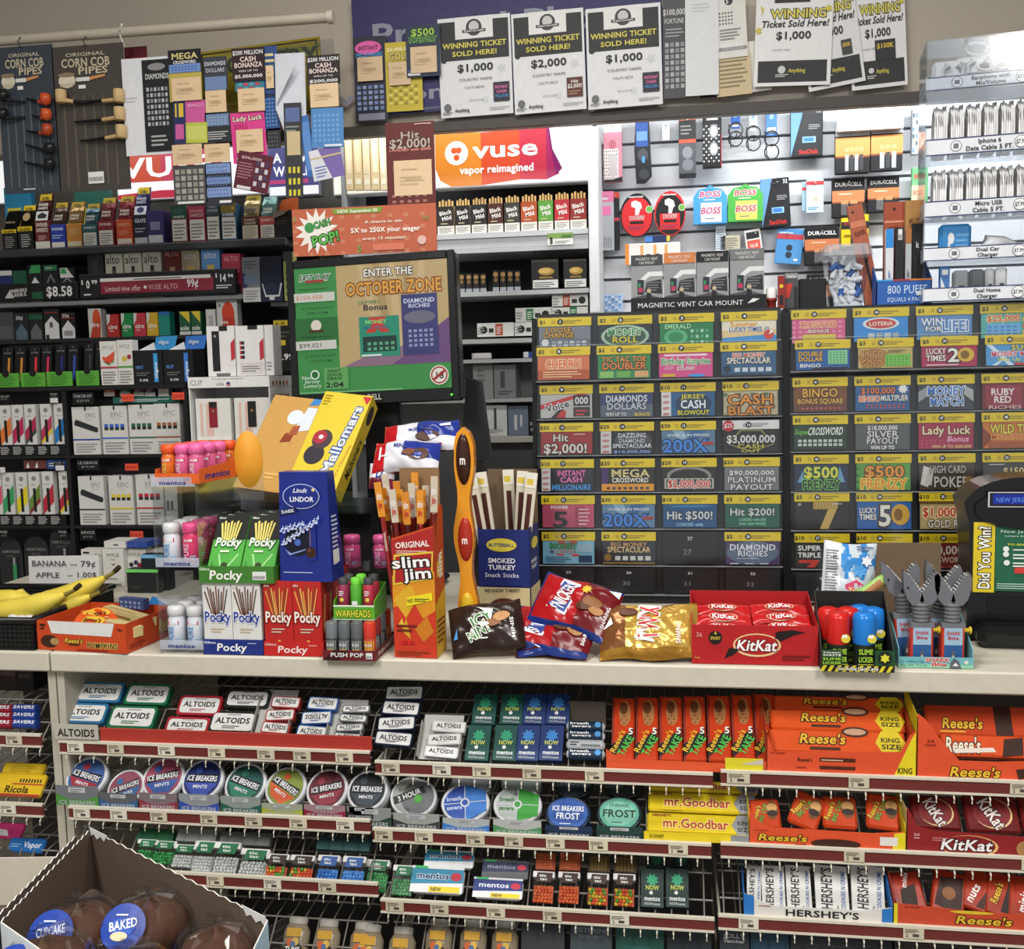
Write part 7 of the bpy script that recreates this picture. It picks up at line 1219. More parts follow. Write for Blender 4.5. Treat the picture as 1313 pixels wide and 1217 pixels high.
# Lindor box on the red Pocky
p, w, h = place((472, 382, 690, 775), YF+.012, zs=ZC+HR-.001)
t = thing('chocolate_box', 'dark blue LINDOR dark chocolate truffle box standing on the red Pocky boxes', 'chocolate box'); pose(t, p, yaw=-4)
g = G(); D = .055; V = [(-w/2, 0, 0), (w*.46, 0, 0), (w*.46, D, 0), (-w/2, D, 0), (-w*.46, .004, h), (w*.42, .004, h), (w*.42, D*.6, h), (-w*.46, D*.6, h)]
g.add(V, [(0, 3, 2, 1), (4, 5, 6, 7), (0, 1, 5, 4), (1, 2, 6, 5), (2, 3, 7, 6), (3, 0, 4, 7)], '1b2b82:g')
g.front('e .45 .78 .34 .115 b8c4e8;e .45 .78 .325 .108 1b2b82;t Lindt .44 .835 .26 .04 dce0f0 sh=.3;t LINDOR .46 .755 .44 .045 e8ecf8;c .68 .84 .03 0 d8c890;p 101a50 .04,.6 .36,.64 .36,.69 .04,.65;t DARK .2 .645 .24 .03 e0e4f0 rot=8;e .36 .37 .24 .13 0e1226;p 8a9ad8 .12,.3 .14,.28 .24,.26 .5,.3 .5,.29 .2,.24;c .36 .36 .06 0 4a6ac0;p 1b2b82 .56,.2 .7,.2 .7,.52 .58,.5;r .585 .33 .6 .5 8a6a4a;c .6 .27 .095 0 3a1e14;c .57 .29 .03 0 6a4030;l .08 .08 .85 .1 1 a8b4e0', w, h)
g.deco(';'.join('e %.3f %.3f .022 .008 c8d4f4;e %.3f %.3f .008 .02 c8d4f4' % (x, z, x+.02, z+.01) for x, z in [(.08+.027*k, .34+.0085*k+.02*math.sin(k*1.9)) for k in range(28)]+[(.1+.03*k, .47+.004*k+.02*math.sin(k*2.3)) for k in range(16)]), (-w/2, 0, 0), (1, 0, 0), (0, 0, 1), w*.96, h, .0028)
g.deco('l .2 .15 .8 .62 12 c8d0e8;r .2 .16 .8 .28 e0e0e0', (w*.462, 0, 0), (0, 1, 0), Vector((-.04*w, 0, h)).normalized(), D*.8, h)
g.make('box_body', t)
# Push pop and warheads
p, w, h = place((648, 1088, 888, 1158), YF-.016, zs=ZC+.001); p.x -= .006; w *= .86; h = .022
tray('candy_tray', 'dark red PUSH POP tray of capped lollipops at the counter edge', p, w, h*.8, .13, '6a1c24', 'p 3a0e14 0,0 .3,0 .5,1 .2,1;t PUSH_POP .46 .58 .62 .42 e8e4e0 o=1a1014;r .82 .2 .94 .8 dcdcdc;g .83 .25 .93 .75 5 1 .5 1a1a1a', 't PUSH_POP .4 .5 .6 .4 e0dcd8 rot=0', hs=h*.8)
PP = p.copy(); PPW = w
cols = ('6f7478', '5f6468', '5a5e62', 'c8382a')
for r_ in range(4):
 for c in range(4):
  cc = cols[c] if r_ == 0 else ('8a3030', '6a7074', 'c0402c', '5a6064')[(c+r_) % 4]
  t = thing('push_pop', '%s push pop in the dark red tray, row %s from the front, place %s' % ({'c8382a': 'red', 'c0402c': 'red', '8a3030': 'maroon'}.get(cc, 'silver grey'), ['one', 'two', 'three', 'four'][r_], ['one', 'two', 'three', 'four'][c]), 'candy', 'push pops'); t.location = p+Vector(((c-1.5)*w*.24, .014+r_*.031, .002))
  r = w*.115; H = .062
  g = G(); g.lathe([(r*.9, 0), (r, .002), (r, H*.55), (r*.95, H*.56)], 'a8442c' if cc[0] == 'c' else '34383c', 14); g.add([(r*1.01*math.sin(a), -r*1.01*math.cos(a), z) for z in (H*.1, H*.5) for a in (-.9, -.45, 0, .45, .9)], [(k, k+1, k+6, k+5) for k in range(4)], '8a8c8a' if cc[0] != 'c' else 'd8a03a')
  g.deco('t PUSH .5 .72 .8 .2 e0e0e0;t POP .5 .35 .7 .2 e0c84a', (-r*.7, -r*1.06, H*.1), (1, 0, 0), (0, 0, 1), r*1.4, H*.4); g.make('barrel', t)
  g = G(); g.lathe([(r*1.0, H*.56), (r*1.0, H*.95), (r*.85, H)], cc+':g', 14); g.make('cap', t)
p, w, h = place((682, 880, 862, 948), YF+.01, zs=None); zW = ZC+.066; p.z = zW; w = .072; p.x += .000
wt = tray('candy_tray', 'green and white WARHEADS tray of spray cans above the push pops', p, w, .024, .075, '5aa82c', 't WARHEADS .48 .42 .86 .5 d8d83a o=2a4a14;r 0 .9 1 1 e8e8e4', '', hb=.05, hs=.03)
G().box(-w/2, w/2, .0, .075, -.0015, -.0003, 'd8d8d8').make('backing_card', wt)
for r_ in range(2):
 for c in range(3):
  cc = ('8a2848', '4aa02c', 'a8283c')[c]
  t = thing('candy_spray', '%s spray candy can in the green tray, %s row' % (['plum', 'green', 'crimson'][c], ['front', 'back'][r_]), 'candy', 'spray cans'); t.location = p+Vector(((c-1)*.0225, .016+r_*.03, .002)); r = .0098; H = .066
  g = G(); g.lathe([(r*.9, 0), (r, .002), (r, H*.8), (r*.8, H*.84)], cc, 14); g.deco('l .1 .05 .9 .3 4 e8e0c8;c .5 .55 .3 0 d8c84a;l .1 .7 .9 .9 3 e8e8e8' if c != 1 else 'r .1 .1 .9 .5 e8e8e8;g .15 .15 .85 .45 7 1 .5 2a2a2a', (-r*.6, -r*1.03, .004), (1, 0, 0), (0, 0, 1), r*1.2, H*.72); g.make('can', t)
  g = G(); g.lathe([(r*.85, H*.84), (r*.9, H), (r*.5, H*1.02)], '3a3c40' if c != 1 else '6ac83a', 12); g.make('cap', t)
for i, (px, l) in enumerate(((768, 'left'), (882, 'right'))):
 q = U(*pz(px, 760), YF+.16)
 gum(Vector((q.x, YF+.16, ZC+.128)), .06, 'd0508a', 'd85a94', 'f0c0d8', 'pink gum bottle in the clear holder behind the spray cans, %s one' % l, 'gum bottles in the clear holder', r=.0155)
q = U(*pz(825, 760), YF+.13); t = thing('clear_holder', 'clear plastic holder carrying two pink gum bottles', 'display stand'); t.location = (q.x, YF+.135, ZC+.001)
G().box(-.05, .05, 0, .05, .122, .125, 'e8f0f6:x').make('clear_shelf', t); G().box(-.05, .05, -.002, 0, .0, .15, 'e8f0f6:x').make('clear_front', t)
for s in (-1, 1): G().box(s*.05-.001, s*.05+.001, .001, .05, 0, .15, 'e8f0f6:x').make('clear_side', t)
# Slim Jim
p, w, h = place((920, 590, 1092, 1118), YF+.012, zs=ZC+.001); w *= .97
t = thing('snack_display', 'tall red and yellow slim jim carton of meat sticks at the counter edge', 'display box'); pose(t, p, yaw=-3); D = .06
g = G(); top = h*.96
V = [(-w/2, 0, 0), (w/2, 0, 0), (w/2, D, 0), (-w/2, D, 0), (-w/2, 0, h*.9), (w/2, 0, h*1.0), (w/2, D, h*1.12), (-w/2, D, h*1.12)]
g.add(V, [(0, 1, 5, 4), (1, 2, 6, 5), (3, 0, 4, 7), (2, 3, 7, 6), (0, 3, 2, 1)], 'c04a20')
g.front('p a82420 0,.62 1,.66 1,.985 0,.885;p c83a20 0,0 1,0 1,.5 0,.5;p d8901f .0,.38 .5,.42 .7,.3 1,.36 1,.66 0,.62;p d8a828 0,.44 .3,.3 .2,.2 .4,.14 .3,.3 .6,.46 .4,.56;p c8781c .5,.22 .7,.12 .95,.2 .8,.32;p e0b83a .1,.24 .2,.3 .28,.22;t ORIGINAL .5 .86 .8 .045 f0e8e0 rot=5;l .12 .79 .9 .82 2 e8c0b8;p dcc040 .02,.55 .95,.6 .99,.81 .06,.78;p a82420 .06,.565 .92,.61 .955,.795 .1,.765;t slim .46 .73 .92 .085 f0f0ee o=1a1416 rot=5;t jim .62 .645 .66 .085 f0f0ee o=1a1416 rot=5;p e8d820 .32,.39 .94,.44 .94,.5 .34,.46;t NO .42 .435 .14 .03 1a1a1a rot=5;l .52 .43 .9 .46 2 2a2a2a;l .08 .2 .6 .27 2 6a1c14;g .16 .1 .5 .14 4 1 .8 d82420 b81c18;l .06 .02 .92 .06 2 8a3a18', w, h)
g.deco('p d8a828 0,0 1,0 1,.5 0,.4;p e0b83a .2,.6 .8,.6 .8,.8 .2,.7;t slim .5 .68 .2 .5 f0f0ee rot=90;l .1 .1 .9 .3 5 7a3a18', (w/2, 0, 0), (0, 1, 0), (0, 0, 1), D, h); g.make('carton', t)
SJ = p
for k in range(14):
 r_, c = divmod(k, 5); x = (c-2)*w*.185+random.uniform(-.002, .002); H = h*random.uniform(1.22, 1.36)-r_*.0; a = (c-2)*2.0+random.uniform(-1, 1)-1.5
 t = thing('meat_stick', 'dark red wrapped meat stick in the tall carton, place %s of the %s row' % (['one', 'two', 'three', 'four', 'five'][c], ['front', 'middle', 'back'][r_]), 'snack', 'wrapped meat sticks'); pose(t, p+Vector((x*.95, .010+r_*.017, .004)), roll=a)
 g = G(); g.box(-.0042, .0042, 0, .006, 0, H*.80, ('8a2420', '6a1c1a', '4a1a16')[k % 3]+':g', .002); g.deco('t ORIGINAL .5 .82 .14 .5 e0c8b8 rot=90', (-.0042, 0, 0), (1, 0, 0), (0, 0, 1), .0084, H*.8); g.make('stick', t)
 g = G(); g.box(-.006, .006, .001, .004, H*.80, H, ('d8902c', 'c8bca8', 'd08428')[k % 3]+':g'); g.deco('t slim .5 .6 .7 .2 f0ece8;t jim .5 .35 .6 .2 c8302a', (-.006, .001, H*.8), (1, 0, 0), (0, 0, 1), .012, H*.2); g.make('wrapper_end', t)
boxat('cardboard_back', 'brown cardboard flap standing up behind the meat sticks', 'cardboard', p+Vector((.0, D+.002, .001)), w*.95, .002, h*1.4, '8a6a48')
# M&M tower
zz(480, 500, 3.126)
p, w, h = place((322, 150, 402, 985), 1.72, zs=ZC+.001)
t = thing('candy_tower', 'tall wavy yellow m candy tube with brown, red and yellow ovals', 'candy tube'); pose(t, p)
N = 40; L_ = []; R_ = []
for i in range(N+1):
 u = i/N; ww = w*(.40+.10*math.cos(2*math.pi*(u-.84)/.335)) if u < .88 else w*.5*math.sqrt(max(0, 1-((u-.88)/.12)**2))
 cx = w*.06*math.sin(u*9); L_.append((cx-ww, u*h)); R_.append((cx+ww, u*h))
g = G(); g.prism(L_[::-1]+R_, 0, .022, 'e0941e:g', 'c87a18:g'); g.front('', w, h); g.make('tube_frame', t)
for zc_, hh, c, l in ((.855, .12, '3a1e14', 'brown oval window'), (.49, .105, 'a83020', 'red oval window'), (.16, .085, 'd8b02c', 'yellow oval window')):
 g = G(); g.lathe([(.0, -.006), (w*.28, -.005), (w*.36, -.002), (w*.38, .0015)], c+':g', 20)
 g.v = [(x, z, y*hh*h/(w*.38)) for x, y, z in g.v]; g.deco('t m .5 .5 .5 .3 f0ece0', (-w*.3, -.0064, -hh*h*.6), (1, 0, 0), (0, 0, 1), w*.6, hh*h*1.2); o = g.make('oval_window', t); o['label'] = l; o.location = (w*.03, 0, zc_*h)
# Butterball carton
p, w, h = place((420, 560, 655, 905), 1.86, zs=ZC+.001); w*=.88; p.x -= .008
t = thing('snack_display', 'navy BUTTERBALL smoked turkey snack sticks carton with cream lower half', 'display box'); pose(t, p, yaw=-5); D = .08
g = G(); g.box(-w/2, w/2, 0, .0015, 0, h, '1d2a6c'); g.front('r 0 0 1 .42 c8b88c;p 1d2a6c 0,.4 .5,.46 1,.4 1,.42 0,.42;e .46 .84 .3 .07 d8c02a;e .46 .84 .28 .06 d8c84a;t BUTTERBALL .46 .84 .5 .035 1d2a6c;t SMOKED .46 .68 .54 .05 e8e8ec;t TURKEY .46 .61 .54 .05 e8e8ec;t Snack_Sticks .46 .53 .68 .045 e8e8ec n;t WE_KNOW_TURKEY! .46 .37 .7 .035 2a2420 rot=2;e .5 .16 .34 .13 5a2c1a;e .42 .2 .12 .05 8a4a2c;e .66 .16 .12 .06 7a3a20', w, h); g.make('front_panel', t)
for s in (-1, 1):
 g = G(); g.box(s*w/2-.0008, s*w/2+.0008, .002, D, 0, h*1.02, '1d2a6c')
 if s > 0: g.deco('e .5 .84 .34 .06 d8c84a;t SMOKED .4 .66 .6 .04 e8e8ec;t TURKEY .4 .6 .6 .04 e8e8ec;r 0 0 1 .4 c8b88c', (w/2+.0008, .002, 0), (0, 1, 0), (0, 0, 1), D, h)
 g.make('side_panel', t)
G().box(-w/2, w/2, D, D+.002, 0, h*1.58, '6e5a44').make('back_panel', t)
G().box(-w/2, w/2, .003, D-.001, 0, .0015, '6e5a44').make('bottom', t)
for i, (x, y, a, l) in enumerate(((-.3, .01, -9, 'left, front'), (-.2, .03, -7, 'left, behind'), (.34, .01, 7, 'right, front'), (.24, .03, 4, 'right, behind'), (.2, .055, -2, 'right, at the back'))):
 H = h*1.56
 boxat('turkey_stick', 'cream and brown turkey stick sleeve sticking out of the navy carton, %s' % l, 'snack', p+Vector((x*w*.6, y+.006, .004)), .021, .006, H, 'd4ccb8', 'r .25 .0 .7 .86 4a2018;r 0 .9 1 1 e4e0d4;r .1 .92 .7 .96 d8c04a', roll=a, group='turkey stick sleeves')
# bags of candy
def B(cx, cy, Y): return U(*pz(cx, cy), Y)
bag('candy_bag', 'dark brown mint candy bag with green and white lettering, left in the heap', 'candy bag', B(452, 985, 1.66), .125, .088, .04, plain('2a1c18'), 'p e8e8e0 .24,.24 .5,.2 .62,.8 .4,.88;t ICY .44 .62 .3 .2 3a7a44 rot=20 o=e8e8e0;t MINT .4 .36 .34 .2 3a7a44 rot=20 o=e8e8e0;e .72 .62 .12 .1 b88a5a;e .6 .5 .1 .08 8a5a38;t MINIS .85 .36 .4 .05 e8e8e0 rot=90;p 4a90d0 .04,.3 .1,.3 .1,.5', L=35, yaw=4, roll=-9, seed=11, group='bags of candy', fin='g')
SN = 'p e8e8ec .2,.3 .46,.22 .5,.86 .26,.9;p 24408a .22,.34 .44,.27 .48,.82 .28,.86;t SNICKERS .36 .57 .58 .16 f0f0f4 rot=80;x .6 .78 .07 8 d8b83a;e .72 .58 .12 .1 8a5a34;e .64 .46 .1 .08 5a3420;e .8 .44 .09 .08 a87848;t SHARING .92 .4 .4 .04 e8e0e0 rot=90;p e0e0e4 .84,.9 .98,.82 .98,.95'
def snc(a, b): return '1d3074' if b < .1 or b > .94 or a < .04 else ('a4161c' if a < .58 else '6a141a') if not (.05 < b < .12) else '1d3074'
bag('candy_bag', 'red and blue SNICKERS bag lying crumpled underneath the other one', 'candy bag', B(712, 985, 1.685), .15, .105, .036, snc, SN, L=60, yaw=-4, roll=9, seed=21, group='bags of candy')
bag('candy_bag', 'red and blue SNICKERS bag on top of the heap, tilted down to the right', 'candy bag', B(805, 870, 1.70), .145, .10, .04, snc, SN, L=42, yaw=-6, roll=15, seed=23, group='bags of candy')
def twx(a, b): return 'a87a2c' if b < .13 or b > .95 else ('c8a04a' if a > .25 else '8a5a34')
bag('candy_bag', 'shiny gold TWIX bag with red lettering beside the red wafer carton', 'candy bag', B(1100, 990, 1.665), .162, .10, .042, twx, 'p e8e0d8 .36,.3 .56,.22 .64,.92 .42,.96;t TWIX .5 .58 .62 .2 c8202a rot=86 o=f0e8e0;t SHARING .8 .4 .4 .05 f0ece0 rot=88;p f0f0f0 .04,.5 .14,.58 .12,.7;e .3 .8 .1 .08 5a3018', L=42, yaw=-3, roll=-3, seed=31, group='bags of candy', fin='f')
bag('candy_bag', 'dark folded bag end with a blue edge beneath the lower SNICKERS bag', 'candy bag', B(690, 1050, 1.655), .10, .035, .016, lambda a, b: '1d3074' if b < .3 else '4a1418', 'p e0e0e4 .3,.5 .4,.3 .45,.7', L=50, seed=33)
bpy.context.view_layer.update()
for o in COL.objects:
 if o.name in ('candy_bag', 'candy_bag.001', 'candy_bag.003', 'candy_bag.004'): o.location.z += ZC+.001-min((o.matrix_world @ v.co).z for v in o.data.vertices)
# KitKat carton
zz(860, 640, 2.898)
p, w, h = place((78, 470, 548, 634), YF+.012, zs=ZC+.001)
tray('candy_tray', 'red open KitKat carton with bats printed beside the logo', p, w, h, .13, 'b01a1e', 't KitKat .52 .5 .3 .3 f4f0ee;e .52 .5 .19 .3 e0c890;e .52 .51 .175 .26 b01a1e;t KitKat .52 .5 .32 .28 f4f0ee sh=.2 o=6a1014;p 1a0e10 .7,.6 .82,.78 .78,.88 .66,.82;p 1a0e10 .66,.66 .9,.84 .8,.9 .68,.86;p 1a0e10 .26,.14 .3,.42 .38,.4 .34,.26;c .19 .68 .055 0 1a1214;t 4 .19 .8 .02 .09 d8b83a;t SPOOKY .19 .67 .08 .08 d8b83a;t 36 .06 .76 .05 .12 d88a8a;l .72 .14 .96 .3 2 6a1014', '', hb=h*1.45)
k = 0
for r_ in range(3):
 for c in range(2):
  z = h*.78+r_*.009+(.002 if c else 0)
  bag('candy_packet', 'small red KitKat packet in the red carton, %s layer, %s side' % (['front', 'middle', 'rear'][r_], ['left', 'right'][c]), 'candy', p+Vector(((c-.5)*w*.47, .018+r_*.032, z+.002)), w*.46, .026, .012, plain('b81c20'), 'e .5 .5 .26 .4 d8b090;e .5 .5 .24 .34 b81c20;t KitKat .5 .5 .4 .4 f4f0ee', L=64, seed=40+r_*2+c, group='small KitKat packets', NX=14, NZ=8, wr=.0007); k += 1
# slime licker tray
p, w, h = place((560, 600, 832, 655), YF-.018, zs=ZC+.001); h = .011; hf = .033
t = tray('candy_tray', 'black and green SLIME LICKER tray with yellow hazard stripes', p, w, h*1.0, .085, '1a1c1a', ';'.join('p d8c82a %.2f,.05 %.2f,.05 %.2f,.95 %.2f,.95' % (x, x+.05, x+.1, x+.05) for x in [i*.1-.02 for i in range(10)])+';t Sour_Rolling_Liquid_Candy .5 .55 .56 .5 f0f0e0 o=1a1c1a', '', hb=.11, hs=.03)
for x0, x1, hh in ((0, .28, .105), (.73, 1, .1)):
 H = hf+.002; g = G(); g.box(-w/2+w*x0, -w/2+w*x1, -.0016, -.0003, h, H, '1d4a28')
 g.deco('t TOXIC .5 .82 .9 .12 e8e8e0;t WASTE .5 .66 .9 .12 e8e8e0;t SLIME .5 .42 .9 .16 a8d83a o=1a2a14;t LICKER .5 .16 .9 .16 a8d83a o=1a2a14' if x0 == 0 else 'c .5 .5 .36 0 141a12;x .5 .5 .26 6 d8d83a', (-w/2+w*x0, -.0016, h), (1, 0, 0), (0, 0, 1), w*(x1-x0), H-h); g.make('front_flap', t)
for i, (x, y, c, l) in enumerate(((-.24, .024, 'c8241f', 'red front'), (.12, .024, '1f78cc', 'blue front'), (-.06, .056, 'c8241f', 'red middle'), (.3, .058, '1f78cc', 'blue right'), (-.33, .055, 'c8241f', 'red back left'), (.14, .072, '1f78cc', 'blue back'))):
 t = thing('candy_roller', 'rolling liquid candy bottle with a rounded cap, %s' % l, 'candy', 'rolling candy bottles'); t.location = p+Vector((x*w, y, .002)); r = .0172; H = .088
 g = G(); g.lathe([(r*.95, 0), (r, .002), (r, H*.44)], '20281e', 16); g.deco('t SLIME .5 .7 .9 .24 a8d83a;t LICKER .5 .35 .9 .24 a8d83a;r .0 .0 1 .14 d8d84a', (-r*.7, -r*1.02, .004), (1, 0, 0), (0, 0, 1), r*1.4, H*.4); g.make('bottle', t)
 g = G(); g.lathe([(r*1.0, H*.44), (r*1.03, H*.5), (r*1.03, H*.88), (r*.9, H*.97), (r*.5, H)], c+':g', 18); g.deco('e .6 .3 .4 .4 d8c83a;e .4 .5 .12 .16 f0f0f0;e .62 .5 .12 .16 f0f0f0', (-r*.1, -r*1.06, H*.5), (1, 0, 0), (0, 0, 1), r*1.0, H*.2); g.make('cap', t)
SLP = p.copy()
# gummy bag on the slime tray
p = B(660, 300, 1.74)
bag('candy_bag', 'clear bag of blue gummies with a white nutrition panel down its left side', 'candy bag', p, .085, .125, .04, lambda a, b: 'd8dce2' if a < .3 else ('3a86c8' if (math.sin(a*19)+math.cos(b*17)) > -.2 and b > .5 else 'c0ccd4'), 'l .04 .1 .26 .9 22 7a7c84;r .04 .62 .26 .63 1a1a1a;r .04 .3 .26 .31 1a1a1a;t 145 .16 .78 .12 .05 3a3a3c;p e0507a .4,.42 .6,.5 .92,.38 .84,.2 .5,.16;t Yellow .64 .36 .34 .07 f0e8a0;x .66 .62 .16 7 4a94d0;x .8 .76 .12 6 e8e8f0;l .6 .9 .95 .98 2 5a6a94', L=14, yaw=0, roll=5, seed=51, fin='g', wr=.0012)
o = G().tube([(0, 0, 0), (.03, 0, .018), (.06, -.004, .042), (.072, 0, .052)], [.008, .010, .010, .006], '9ac46a:g', 10).tube([(.004, -.003, .003), (.032, -.003, .019), (.06, -.007, .042)], .0082, 'a8764a', 8).make('candy_tube'); tag(o, 'green tipped clear tube of orange candy lying across the slime tray', 'candy'); o.location = B(640, 395, 1.70)
boxat('cardboard_back', 'brown cardboard flap standing behind the grey shark toys', 'cardboard', Vector((B(870, 330, 1.86).x, 1.86, ZC+.001)), .12, .003, B(870, 165, 1.86).z-ZC, '6f5c48')
# shark toys
p, w, h = place((846, 585, 1125, 640), YF+.014, zs=ZC+.001)
t = tray('candy_tray', 'sea blue SHARK Bite tray holding grey shark jaw toys', p, w, h*.92, .075, '6fb0b8', 'r 0 0 1 .35 8ac8a8;t 12_-_0.60oz_(17g)_Pcs .22 .6 .38 .2 2a5a6a n;t Net_Wt._7.2_oz .2 .25 .36 .2 2a5a6a n;t SHARK .52 .8 .32 .36 b82824 o=f0e0d8;t Bite .54 .38 .2 .36 b82824 o=f0e0d8 sh=.2;p 5a6068 .68,.0 .84,.0 .8,.7 .74,1.0 .7,.6;p e8e8e8 .72,.25 .8,.25 .76,.55;c .9 .6 .03 0 c8d8c8', hb=.07, hs=.03)
def sharktoy(pos, lab, flip=1, H=.125, tilt=0):
 t = thing('shark_toy', lab, 'toy', 'grey shark jaw toys'); pose(t, pos, roll=tilt)
 g = G(); g.box(-.017, .017, 0, .022, 0, H*.43, 'c8402c:g', .002); g.front('r .1 .06 .9 .94 9ab8d0;r .1 .06 .9 .5 2a5a94;t SHARK .5 .8 .6 .09 b82824;t Bite .5 .68 .5 .08 b82824;p 5a6068 .35,.06 .65,.06 .58,.3 .5,.4 .42,.3;p e8e8e8 .42,.14 .58,.14 .5,.26', .034, H*.43); g.box(-.0172, .0172, -.0006, .0226, H*.4, H*.45, '6f7278'); g.make('candy_box', t)
 g = G()
 for k in range(5): g.lathe([(.011, 0), (.014, .003), (.011, .006)], '6c6e72', 12, o=(0, .011, H*.45+k*.0062))
 g.make('ribbed_neck', t)
 z0 = H*.45+.031
 for s, L_ in ((-1, .058), (1, .052)):
  a = s*.62*flip if s < 0 else s*.55
  prof = [(-.010, 0), (.008, 0), (.010, .012), (.0075, .028), (.005, .045), (.000, L_), (-.006, .046), (-.012, .03), (-.014, .012)]
  if s > 0: prof = [(-x, z) for x, z in prof][::-1]
  ca, sa = math.cos(a*.7), math.sin(a*.7)
  q = [(x*ca+z*sa+s*.004, z0+z*ca-x*sa) for x, z in prof]
  g = G(); g.prism(q, .003, .019, '6c6e74:g', '5c5e64:g')
  for k in range(7):
   u = .012+k*.0055; x = (.0085-.0012*k)*(1 if s < 0 else -1); d = .004*(1 if s < 0 else -1)
   tri = [(x, u), (x, u+.004), (x+d, u+.0026)]
   tri = [(X*ca+Z*sa+s*.004, z0+Z*ca-X*sa) for X, Z in tri]; g.prism(tri, .004, .007, 'e4e4e2'); g.prism(tri, .015, .018, 'e4e4e2')
  if s < 0: X, Z = -.006, .03; g.tube([(X*ca+Z*sa-.004, .0028, z0+Z*ca-X*sa), (X*ca+Z*sa-.004, .0015, z0+Z*ca-X*sa)], .0017, '1a1a1a', 8)
  g.make('jaw', t)
 g = G(); g.tube([(.0175, .011, H*.36), (.026, .011, H*.36)], .0035, 'd8b82c', 8); g.tube([(.026, .011, H*.36), (.029, .011, H*.36)], .006, 'd8b82c', 10); g.make('yellow_plunger', t)
for i, (x, y, l, tl) in enumerate(((-.17, .012, 'left front', 0), (.27, .012, 'right front', 0), (-.3, .045, 'left back', -4), (.1, .045, 'middle back', 5))):
 sharktoy(p+Vector((x*w*.95, y, .002)), 'grey shark jaw toy on a red candy box, %s one' % l, tilt=tl, H=.148 if y < .03 else .165)
# ticket checker
zz(1100, 580, 4.056)
p, w, h = place((550, 120, 1200, 1130), 1.80, zs=ZC+.001)
t = thing('ticket_checker', 'black rounded ticket checker machine reading Did You Win? at the right edge', 'ticket checker'); pose(t, p, yaw=-4)
q = [(-w*.47, 0), (w*.47, 0), (w*.47, h*.45), (w*.47, h*.8)]+[(w*.47*math.cos(a)*1.0, h*.84+h*.15*math.sin(a)) for a in [math.pi*k/14 for k in range(1, 14)]]+[(-w*.5, h*.84), (-w*.46, h*.72), (-w*.44, h*.5)]
g = G(); g.prism(q, 0, .1, '161617:g', '1a1a1b:g'); g.make('housing', t)
g = G(); g.prism([(w*.42*math.cos(a), h*.80+h*.115*math.sin(a)) for a in [2*math.pi*k/28 for k in range(28)]], -.008, -.0002, '121213:g'); g.make('display_hood', t)
g = G(); g.box(-w*.32, w*.3, -.0095, -.0085, h*.82, h*.90, '1a1a1c'); g.deco('r 0 0 1 1 c8c8cc;r .02 .06 .98 .94 121214;r .06 .2 .96 .86 1a2f9a:e;t NEW_JERSEY_LOTTERY .5 .5 .8 .3 6a9ae8:e n', (-w*.32, -.0095, h*.815), (1, 0, 0), (0, 0, 1), w*.62, h*.09); g.make('lcd_screen', t)
g = G(); x0, x1 = -w*.42, -w*.25; g.box(x0, x1, -.003, -.0003, h*.3, h*.72, 'd8c02a'); g.deco('t Did_You_Win? .5 .5 .9 .55 f0f0ea o=161617 rot=90', (x0, -.003, h*.3), (1, 0, 0), (0, 0, 1), x1-x0, h*.42); g.make('yellow_strip', t)
g = G(); g.box(x1+.001, w*.44, -.003, -.0003, h*.31, h*.7, '1f5f44'); g.deco('t New_Jersey .26 .92 .42 .05 d0e0d8 n;t Lottery_Education .3 .85 .4 .02 d0e0d8;t TO_ENSURE .3 .72 .34 .03 d8d83a;c .12 .65 .035 0 e0e8e0;l .2 .63 .8 .67 1 e0e8e0;c .12 .57 .035 0 e0e8e0;l .2 .5 .8 .6 2 e0e8e0;c .13 .44 .035 0 e0e8e0;l .2 .38 .8 .47 2 e0e8e0;r .22 .28 .7 .37 c83a34;l .02 .04 .6 .14 3 a8c8b8', (x1+.001, -.003, h*.31), (1, 0, 0), (0, 0, 1), w*.44-x1-.001, h*.39); g.make('green_panel', t)
g = G(); g.prism([(w*.48*math.cos(a), 0+h*.155*max(0, math.sin(a))) for a in [math.pi*k/2/6 for k in range(0, 13)]], -.05, -.0004, '161617:g');
g = G(); g.box(-w*.42, w*.47, -.055, -.0004, 0, h*.13, '141415:g', .012); g.make('scanner_base', t)
g = G(); g.box(-w*.3, w*.4, -.0015, -.0003, h*.16, h*.27, '0c0c0d:g'); g.make('ticket_slot', t)
